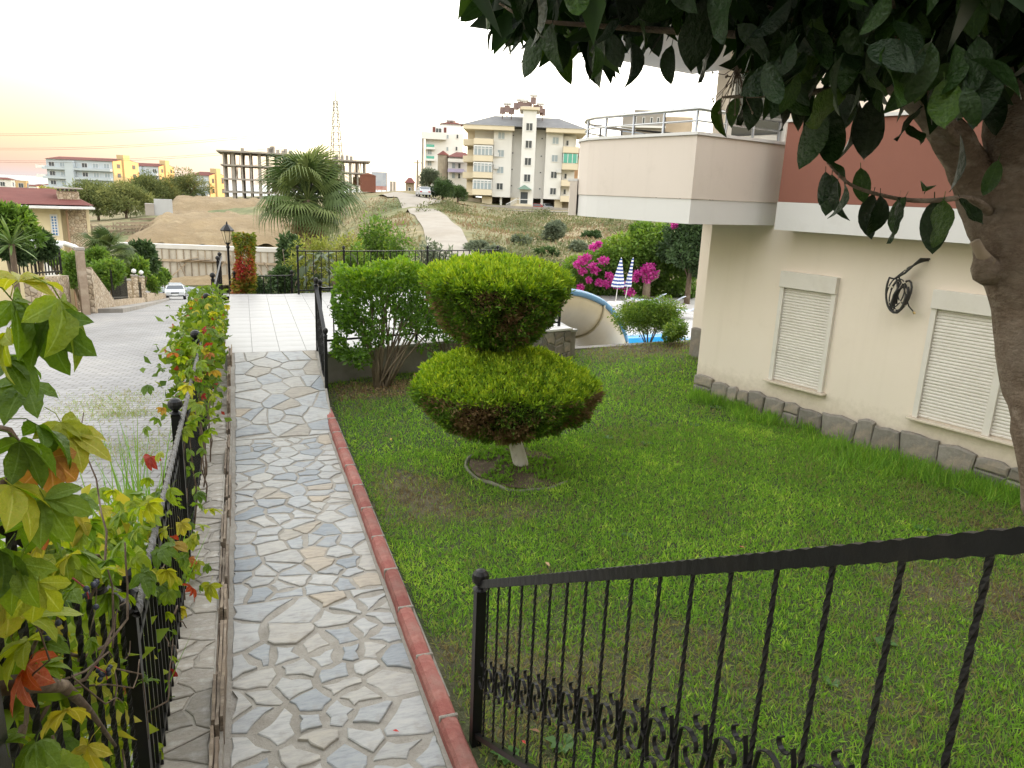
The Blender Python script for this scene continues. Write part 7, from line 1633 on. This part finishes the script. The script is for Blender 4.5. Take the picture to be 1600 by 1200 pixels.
# concrete block on the mound, timber shoring beside it
loc, rz, s = site(256, 332, 134); e = empty('concrete_block', (loc[0], loc[1], loc[2]-.5), rz, 'grey concrete retaining block at the left end of the earth mound', 'block'); B(e, 'side', M_BCOOL if False else mat('grey_block', (0.42, 0.43, 0.44), (0.36, 0.37, 0.38), .5, .9), -13*s, 13*s, 0, 1.2, 0, 20*s+.5); B(e, 'ledge', M_RAW, -26*s, -13.1*s, -.4, 3, 0, 1.8)
loc, rz, s = site(195, 377, 120); e = empty('timber_shoring', (loc[0], loc[1], loc[2]-.3), rz, 'maze of timber shoring posts beside the earth mound', 'scaffolding')
for k in range(26):
    x = -50*s+100*s*k/25+R.uniform(-.2, .2); h = (16+.22*k+R.uniform(-2, 4))*s; y = R.choice((0, 1.5, 3)); MB().bar((x, y, 0), (x+R.uniform(-.15, .15), y, h+.8), .16, .16).build('post', M_TIMBER, e)
for (zz, a, b) in ((7, -50, 25), (12, -48, 40), (18, -46, 50), (24, -10, 52), (30, 10, 55), (14, 0, 55)): MB().bar((a*s, -.15, zz*s), (b*s, -.15, (zz+3)*s), .1, .26).build('plank', M_TIMBER, e); MB().bar((a*s, 2.2, zz*s+.5), (b*s, 2.2, (zz+3)*s+.5), .1, .26).build('plank', M_TIMBER, e)
for k in range(6): x = R.uniform(-45, 40)*s; MB().bar((x, -.3, 0), (x+R.uniform(-2, 2), -.3, 2.6), .1, .12).build('raking_prop', M_TIMBER, e)

# villa
M_VILLA = mat('pale_yellow_plaster', (0.66, 0.57, 0.38), (0.61, 0.52, 0.345), .6, .9, .1, .005); 
def rubble_mat():
    m, nt, b = nodes_of('rubble_stone'); t = nt.nodes.new('ShaderNodeTexCoord'); v = nt.nodes.new('ShaderNodeTexVoronoi'); v.inputs['Scale'].default_value = 6.5; lnk(nt, t.outputs['Object'], v.inputs['Vector'])
    v2 = nt.nodes.new('ShaderNodeTexVoronoi'); v2.feature = 'DISTANCE_TO_EDGE'; v2.inputs['Scale'].default_value = 6.5; lnk(nt, t.outputs['Object'], v2.inputs['Vector'])
    r = ramp_node(nt, [(0, (0.30, 0.23, 0.16)), (.4, (0.42, 0.34, 0.24)), (.7, (0.50, 0.43, 0.34)), (1, (0.36, 0.25, 0.16))]); lnk(nt, v.outputs['Color'], r.inputs[0]); r2 = ramp_node(nt, [(0.03, (.5, .47, .42)), (.09, (1, 1, 1))]); lnk(nt, v2.outputs['Distance'], r2.inputs[0])
    lnk(nt, mixc(nt, 1, r.outputs[0], r2.outputs[0], 'MULTIPLY'), b.inputs['Base Color']); b.inputs['Roughness'].default_value = .95; bump(nt, b, v2.outputs['Distance'], .7, .1); return m
M_RUBBLE = rubble_mat()
loc, rz, s = site(60, 400, 46); VI = empty('villa', (loc[0], loc[1], loc[2]-3.0), rz, 'pale yellow villa with maroon hip roof and stone chimney on the left', 'building'); X = lambda px: (px-60)*s; Zp = lambda py: (400-py)*s+3.0
B(VI, 'wall', M_VILLA, X(-70), X(96), 0, 9, 0, Zp(325)); B(VI, 'side_wall', M_VILLA, X(96)-.02, X(106), .5, 8, 0, Zp(325.5)); B(VI, 'stone_panel', M_RUBBLE, X(106), X(131), .2, 7, 0, Zp(325.5)); B(VI, 'corner_post', M_VILLA, X(131)+.002, X(135.5), .25, 7, 0, Zp(326))
hip(X(-80), X(141), -1.0, 10, Zp(325)+.16, Zp(299), X(-30), X(92), 4.5).build('roof', M_ROOFR, VI)
B(VI, 'gutter', M_FRAMEW, X(40), X(142), -1.12, -.95, Zp(326), Zp(323)); B(VI, 'eave_soffit', M_FRAMEW, X(-70), X(140), -.98, 9, Zp(325)+.01, Zp(324)+.06); B(VI, 'stone_chimney', M_RUBBLE, X(95), X(125), .8, 2.2, Zp(326), Zp(301)); ch = VI.children[-1]
B(ch, 'chimney_cap', M_RAW, X(92), X(125)+.2, .6, 2.4, Zp(297), Zp(295.5))
for px in (97, 103, 109, 115, 121): B(ch, 'cap_pillar', M_RAW, X(px)-.06, X(px)+.06, 1, 1.2, Zp(301)+.002, Zp(297)-.002)
MB().tube([(X(104), -.05, 0), (X(104), -.05, Zp(330)), (X(107), -.9, Zp(326))], .05, 7).build('downpipe', mat('brown_pipe', (0.35, 0.22, 0.14), None, 3, .6), VI)
wn_ = B(VI, 'window', M_FRAMEW, X(81), X(91), -.06, -.004, Zp(369), Zp(336)); B(wn_, 'window_light', mat('blue_glass', (0.10, 0.22, 0.45), None, 3, .2, 0), X(83), X(89), -.10, -.061, Zp(367.5), Zp(338))
for k in range(7): B(wn_, 'glazing_bar', M_FRAMEW, X(83), X(89), -.12, -.102, Zp(338+k*4.2)-.03, Zp(338+k*4.2)+.01)
B(wn_, 'glazing_bar', M_FRAMEW, X(86)-.02, X(86)+.02, -.125, -.121, Zp(367), Zp(338))
MB().tube([(X(84), -2, Zp(375)), (X(95), -2, Zp(376)), (X(108), -2, Zp(381)), (X(116), -2, Zp(388))], .12, 8).build('porch_arch', M_FRAMEW, VI, True); B(VI, 'porch_wall', M_BWALL, X(66), X(84), -2, -.1, 0, Zp(377))

# plants of the villa garden
def vb(px, pt, pb, w, D, label, m, n, size=.2, name='garden_bush', asp=.45, ts=0.0, group='villa garden plants', ryf=.8):
    top = at(px, pt, D); bot = at(px, pb, D); s_ = mpp(top); rx = w*s_/2; h = top[2]-bot[2]; return plant(name, label, 'bush', (top[0], top[1], bot[2]), (0, 0, h*.52, rx, rx*ryf, h*.5), n, size, m, 18, .48, 6, .03, group, asp, ts)
vb(18, 318, 400, 70, 24, 'big green shrub at the left edge before the villa', M_MIDG, 6500, .16, ts=-.08)
vb(58, 362, 412, 42, 25, 'dark rounded shrub in front of the villa window', M_DKG, 6000, .14)
vb(10, 375, 420, 60, 23, 'dark shrub low at the left edge', M_DKG, 4000, .14)
vb(85, 392, 420, 60, 30, 'fine feathery green bush behind the globe lamp', M_MIDG, 4000, .14, ts=-.05)
vb(117, 398, 462, 36, 29, 'bright trimmed hedge left of the stone pillar', M_MIDG, 6500, .10, 'hedge')
vb(165, 402, 466, 48, 33, 'yellow-green leafy climber right of the stone pillar', M_MIDG, 6500, .13, 'hedge', ts=.08)
vb(148, 388, 430, 36, 36, 'light palm-like bush behind the stone pillar', M_MIDG, 3500, .22, asp=.15)
vb(220, 376, 445, 50, 56, 'dark round tree before the site wall', M_DKG, 7000, .3, 'leafy_tree')
vb(212, 402, 440, 44, 53, 'green bush under the dark round tree', M_MIDG, 4500, .26, ts=-.05)
for k, (px, D, pt, pb, w, nm) in enumerate(((236, 58, 430, 462, 22, 'nearest'), (246, 65, 424, 453, 20, 'middle'), (255, 72, 420, 446, 18, 'farthest'))):
    vb(px, pt, pb, w, D, nm+' clump of the clipped hedge along the road', M_MIDG, 3000, .2, 'roadside_hedge', ts=-.02, group='clipped hedge along the road')
vb(266, 447, 455, 12, 78, 'tiny green verge bush behind the white car', M_MIDG, 800, .18)
b_ = at(170, 432, 40); zz = at(172, 393, 40)[2]; fan_palm('short fan palm in the villa garden', (b_[0], b_[1], b_[2]), zz-b_[2], 0.72, 30, 20, 8)
# spiky yucca
yu = [MB().add(*curl_leaf(1.0, .09, 4, .35+.2*k, .15, 0, 0, k)).mesh('leaf', foliage('yucca_leaf', [(0, (0.07, 0.13, 0.03)), (1, (0.16, 0.22, 0.06))], .25, .45, .35, obj=True), True) for k in range(2)]
p = at(18, 382, 22.5); e = empty('yucca', (p[0], p[1], p[2]-1.2), 0, 'spiky yucca rosette at the left edge before the villa', 'plant')
for k in range(60): o = link('leaf', yu[k % 2], e, (0, 0, 1.2), None, R.uniform(.55, .8)); o.rotation_euler = (0, -R.uniform(-.3, 1.4), R.uniform(0, 6.28))
MB().tube([(0, 0, 0), (0, 0, 1.2)], .07, 8).build('trunk', M_BARK, e)
# stone pillar, walls, gate pillars, lamps, fences along the road
def pillar(px, pt, pb, w, D, label, m, cap=False, globe=True, name='gate_pillar', group='pillars along the road'):
    p = at(px, pb, D); q = at(px, pt, D); s_ = mpp(p); wd = w*s_; zb_ = rz_road(p[1])-.2; e = empty(name, (p[0], p[1], zb_), -math.atan2(p[0], p[1])+.2, label, 'pillar', group); h = q[2]-zb_
    MB().box((0, 0, h/2), (wd, wd, h), bev=.02).build('shaft', m, e)
    MB().box((0, 0, h+.03), (wd*1.15, wd*1.15, .08)).build('cap', M_FRAMEW if cap else M_RAW, e)
    if globe:
        MB().tube([(0, 0, h+.07), (0, 0, h+.16)], .05, 7).build('lamp_socket', M_IRON, e); MB().lathe((0, 0, h+.27), [(.03, -.13), (.11, -.08), (.14, 0), (.11, .08), (.02, .13)], 12).build('globe_lamp', glassy('globe_glass', (0.62, 0.64, 0.66), .12), e, True)
    return e
pillar(134, 390, 487, 11, 26, 'tall weathered pillar at the road corner, its render peeling', mat('peeling_render', (0.46, 0.38, 0.29), (0.30, 0.23, 0.17), 1.6, .95, .5, .02, c3=(0.52, 0.45, 0.37)), False, False, 'stone_pillar')
pillar(203, 438, 478, 8, 45, 'first gate pillar along the road, without a lamp', M_RUBBLE, False, False)
pillar(213, 431, 471, 8, 47, 'middle gate pillar carrying a globe lamp', M_RUBBLE); pillar(224, 433, 469, 7, 49, 'third gate pillar carrying a globe lamp next to the hedge', M_RUBBLE)
def stone_wall(label, a, b, D0, D1, h0, h1, group=None, m=None):
    p, q = at(a[0], a[1], D0), at(b[0], b[1], D1); zp, zq = rz_road(p[1])-.3, rz_road(q[1])-.3; e = MB(); dv = Vector((q[0]-p[0], q[1]-p[1], 0)).normalized(); sd_ = Vector((-dv.y, dv.x, 0))*.15
    A, Bq = Vector((p[0], p[1], 0)), Vector((q[0], q[1], 0)); V = []
    for (P_, z, h) in ((A, zp, h0), (Bq, zq, h1)):
        for (sg, zz) in ((1, z), (-1, z), (-1, z+h), (1, z+h)): V.append(tuple(P_+sd_*sg+Vector((0, 0, zz))))
    e.add(V, [(0, 1, 2, 3), (7, 6, 5, 4), (0, 4, 5, 1), (1, 5, 6, 2), (2, 6, 7, 3), (3, 7, 4, 0)]); o = e.build('stone_wall', m or M_RUBBLE); tag(o, label, 'wall', group); return o
stone_wall('low rubble wall right of the tall pillar', (141, 487), (172, 484), 26.5, 31, 1.75, .75, 'stone walls along the road')
stone_wall('stepped low wall below the small iron fence', (172, 483), (222, 468), 31, 48.5, .7, .7, 'stone walls along the road'); stone_wall('long low wall under the clipped hedge', (226, 470), (256, 445), 49.5, 76, 1.0, .9, 'stone walls along the road')
stone_wall('rubble garden wall left of the trimmed hedge', (50, 470), (103, 470), 24, 27, 1.5, 1.5, 'stone walls along the road')
def slat_fence(label, pts, h, group=None, lamps=()):
    P0 = Vector(pts[0]); e = empty('iron_fence', P0, 0, label, 'fence', group)
    for a, b in zip(pts, pts[1:]):
        a, b = Vector(a)-P0, Vector(b)-P0; u = Vector((0, 0, 1)); MB().bar(a+u*h, b+u*h, .05, .06).build('top_rail', M_IRON, e); MB().bar(a+u*.08, b+u*.08, .04, .05).build('bottom_rail', M_IRON, e); n = max(2, int((b-a).length/.22))
        for i in range(n+1): q = a.lerp(b, i/n); MB().bar(q, q+u*h, .03, .03).build('picket', M_IRON, e)
    for i in lamps:
        q = Vector(pts[i])-P0; MB().tube([q, q+Vector((0, 0, h+.2))], .035, 7).build('lamp_stem', M_IRON, e); MB().lathe(q+Vector((0, 0, h+.32)), [(.03, -.13), (.11, -.08), (.14, 0), (.11, .08), (.02, .13)], 12).build('globe_lamp', _mats['globe_glass'], e, True)
    return e
slat_fence('black iron fence with globe lamps on the rubble garden wall', [tuple(at(20, 446, 23.2)), tuple(at(57, 431, 24.6)), tuple(at(96, 428, 26.4))], .55, None, (1, 2))
pp = [at(px, py, D) for px, py, D in ((177, 474, 32), (189, 470, 36), (200, 467, 43))]
slat_fence('small dark stepped fence between wall and gate pillars', [(q[0], q[1], rz_road(q[1])+.4) for q in pp], 1.1)
p = at(219, 463, 48); slat_fence('dark iron gate between the two globe-lamp pillars', [(at(215, 470, 47.3)[0], at(215, 470, 47.3)[1], rz_road(47)+.1), (at(222, 470, 48.6)[0], at(222, 470, 48.6)[1], rz_road(48.4)+.1)], 1.2)

# ------------------------------------------------------------------ cars
def car(name, label, loc, rz, paint, kind='sedan', group=None, detail=True):
    e = empty(name, loc, rz, label, 'car', group); L, W = 4.3, 1.72      # front towards -y
    if kind == 'sedan': side = [(-2.15, .35), (-2.17, .62), (-2.0, .78), (-1.1, .92), (-.45, 1.36), (.75, 1.40), (1.45, 1.0), (2.1, .94), (2.17, .6), (2.15, .35)]
    else: side = [(-2.1, .35), (-2.12, .65), (-1.9, .82), (-1.15, .98), (-.45, 1.45), (1.0, 1.47), (1.85, 1.05), (1.98, .7), (1.95, .35)]
    V = []; n = len(side)
    for (sx, k) in ((-1, 1), (-.93, 0), (.93, 0), (1, 1)):
        for (y, z) in side:
            ins = .16*max(0, (z-.92)/.5); V.append((sx*(W/2) - (ins if sx > 0 else -ins) if k else sx*(W/2-.0) - (ins if sx > 0 else -ins), y*(0.985 if k else 1), z if not k else z-.02))
    Fs = []
    for j in range(3):
        for i in range(n-1): Fs.append((j*n+i, (j+1)*n+i, (j+1)*n+i+1, j*n+i+1))
    Fs += [tuple(range(n)), tuple(reversed(range(3*n, 4*n)))]
    MB().add(V, Fs).build('body', paint, e, True).data.polygons.foreach_set('use_smooth', [False]*len(Fs))
    def strip(nm, i0, i1, m, up=.012, w=.78):
        (y0, z0), (y1, z1) = side[i0], side[i1]; y0, z0, y1, z1 = y0+.1*(y1-y0), z0+.1*(z1-z0), y1-.1*(y1-y0), z1-.1*(z1-z0); L_ = math.hypot(y1-y0, z1-z0); ny, nz = -(z1-z0)/L_, (y1-y0)/L_; MB().add([(-w*.98, y0+ny*up, z0+nz*up), (w*.98, y0+ny*up, z0+nz*up), (w*.80, y1+ny*up, z1+nz*up), (-w*.80, y1+ny*up, z1+nz*up)], [(0, 1, 2, 3)]).build(nm, m, e)
    strip('windscreen', 3, 4, M_GLASSD); k = 5; strip('rear_window', k, k+1, M_GLASSD)
    for sx in (-1, 1):
        y0, y1 = side[3][0]+.35, side[6][0]-.25; MB().add([(sx*(W/2-.01), y0, .96), (sx*(W/2-.01), y1, .98), (sx*(W/2-.13), side[5][0]-.1, 1.33), (sx*(W/2-.13), side[4][0]+.12, 1.31)], [(0, 1, 2, 3)]).build('side_window', M_GLASSD, e)
        for y in (-1.35, 1.3):
            wh = MB().tube([(sx*(W/2-.2), y, .31), (sx*(W/2+.01), y, .31)], .31, 16).build('wheel', mat('tyre', (0.02, 0.02, 0.02), None, 5, .9), e); MB().tube([(sx*(W/2-.05), y, .31), (sx*(W/2+.02), y, .31)], .19, 12).build('rim', mat('wheel_rim', (0.4, 0.4, 0.4), None, 5, .4, metal=.6), wh)
        MB().box((sx*.6, -2.13, .68), (.36, .1, .14)).build('headlight', mat('headlight_lens', (0.55, 0.58, 0.6), None, 5, .15), e); MB().box((sx*.62, side[-2][0]-.02, .75), (.3, .1, .16)).build('tail_light', mat('red_lens', (0.4, 0.02, 0.02), None, 5, .2), e); MB().box((sx*(W/2+.08), side[3][0]+.45, .98), (.16, .1, .12)).build('mirror', paint, e)
    MB().box((0, -2.16, .62), (.7, .05, .12)).build('grille', M_IRON, e); MB().box((0, -2.17, .44), (.5, .03, .11)).build('number_plate', M_FRAMEW, e); MB().box((0, -2.13, .34), (1.5, .1, .1)).build('lower_bumper', M_IRON, e)
    return e
def paint(n, c): return mat(n, c, c, 2, .25, 0, spec=.6)
P_W, P_S, P_R, P_G = paint('white_car_paint', (0.50, 0.515, 0.54)), paint('silver_car_paint', (0.45, 0.47, 0.50)), paint('red_car_paint', (0.35, 0.03, 0.03)), paint('grey_blue_car_paint', (0.30, 0.34, 0.38))
p = at(275, 466, 77); car('parked_car', 'white sedan facing up the road at the end of the hedge', (p[0], p[1], rz_road(p[1])+.01), math.radians(3), P_W)
bpy.data.objects['parked_car'].rotation_euler[0] = -.13
p = at(276, 441, 90); car('parked_car', 'grey-blue car further down the road behind the white sedan', (p[0], p[1], rz_road(p[1])+.01), math.radians(100), P_G)
p = at(661, 309, 116); car('parked_car', 'silver hatchback parked under the hillside tree, seen from behind', (p[0], p[1], tz1(p[0], p[1])+.15), math.radians(176), P_S, 'hatch')
p = at(671, 307, 121); car('parked_car', 'white car half behind the silver hatchback on the hillside', (p[0], p[1], tz1(p[0], p[1])+.15), math.radians(158), P_W, 'hatch')
p = at(840, 325, 141.5); car('parked_car', 'dark red car in the parking under the apartment block', (p[0], p[1], loc[2] if False else at(818, 327, 140)[2]-.28), math.radians(70), P_R)
p = at(853, 325, 141.5); car('parked_car', 'silver car right of the red one under the apartment block', (p[0], p[1], at(818, 327, 140)[2]-.28), math.radians(10), P_S, 'hatch')
# trees and pole by the hillside parking
bb = dict(name='hillside_tree', group='trees by the hillside parking')
tree_at(692, 276, 311, 44, 116, 'dark rounded tree beside the parked hillside cars', M_DKG, 7000, .42, 'hillside_tree', 'trees by the hillside parking', .05, .18)
tree_at(716, 284, 314, 30, 124, 'smaller tree between the dark tree and the apartment block', M_DKG, 4500, .42, 'hillside_tree', 'trees by the hillside parking', .12, .15)
tree_at(672, 260, 296, 34, 150, 'grey-green tree behind the hillside cars', M_GREYG, 4500, .5, 'hillside_tree', 'trees by the hillside parking', -.1, .18)
p = at(652, 299, 120); q = at(652, 250, 120); e = empty('utility_pole', (p[0], p[1], p[2]-1), 0, 'wooden utility pole with small crossarm at the top of the dirt road', 'pole'); MB().tube([(0, 0, 0), (0, 0, q[2]-p[2]+1)], [.18, .12], 8).build('pole', M_TIMBER, e); MB().bar((-.6, 0, q[2]-p[2]+.6), (.6, 0, q[2]-p[2]+.6), .12).build('crossarm', M_TIMBER, e)
loc, rz, s = site(640, 297, 170); e = empty('roadside_house', (loc[0], loc[1], loc[2]-1), rz, 'small brown house behind the utility pole', 'building'); B(e, 'wall', M_RUBBLE, -6*s, 7*s, 0, 6, 0, 18*s); hip(-8*s, 9*s, -.6, 7, 18*s, 26*s, -2*s, 3*s, 3).build('roof', M_ROOFR, e); win(e, 0, 8*s, 4*s, 6*s, 0, M_GLASSD, 0)
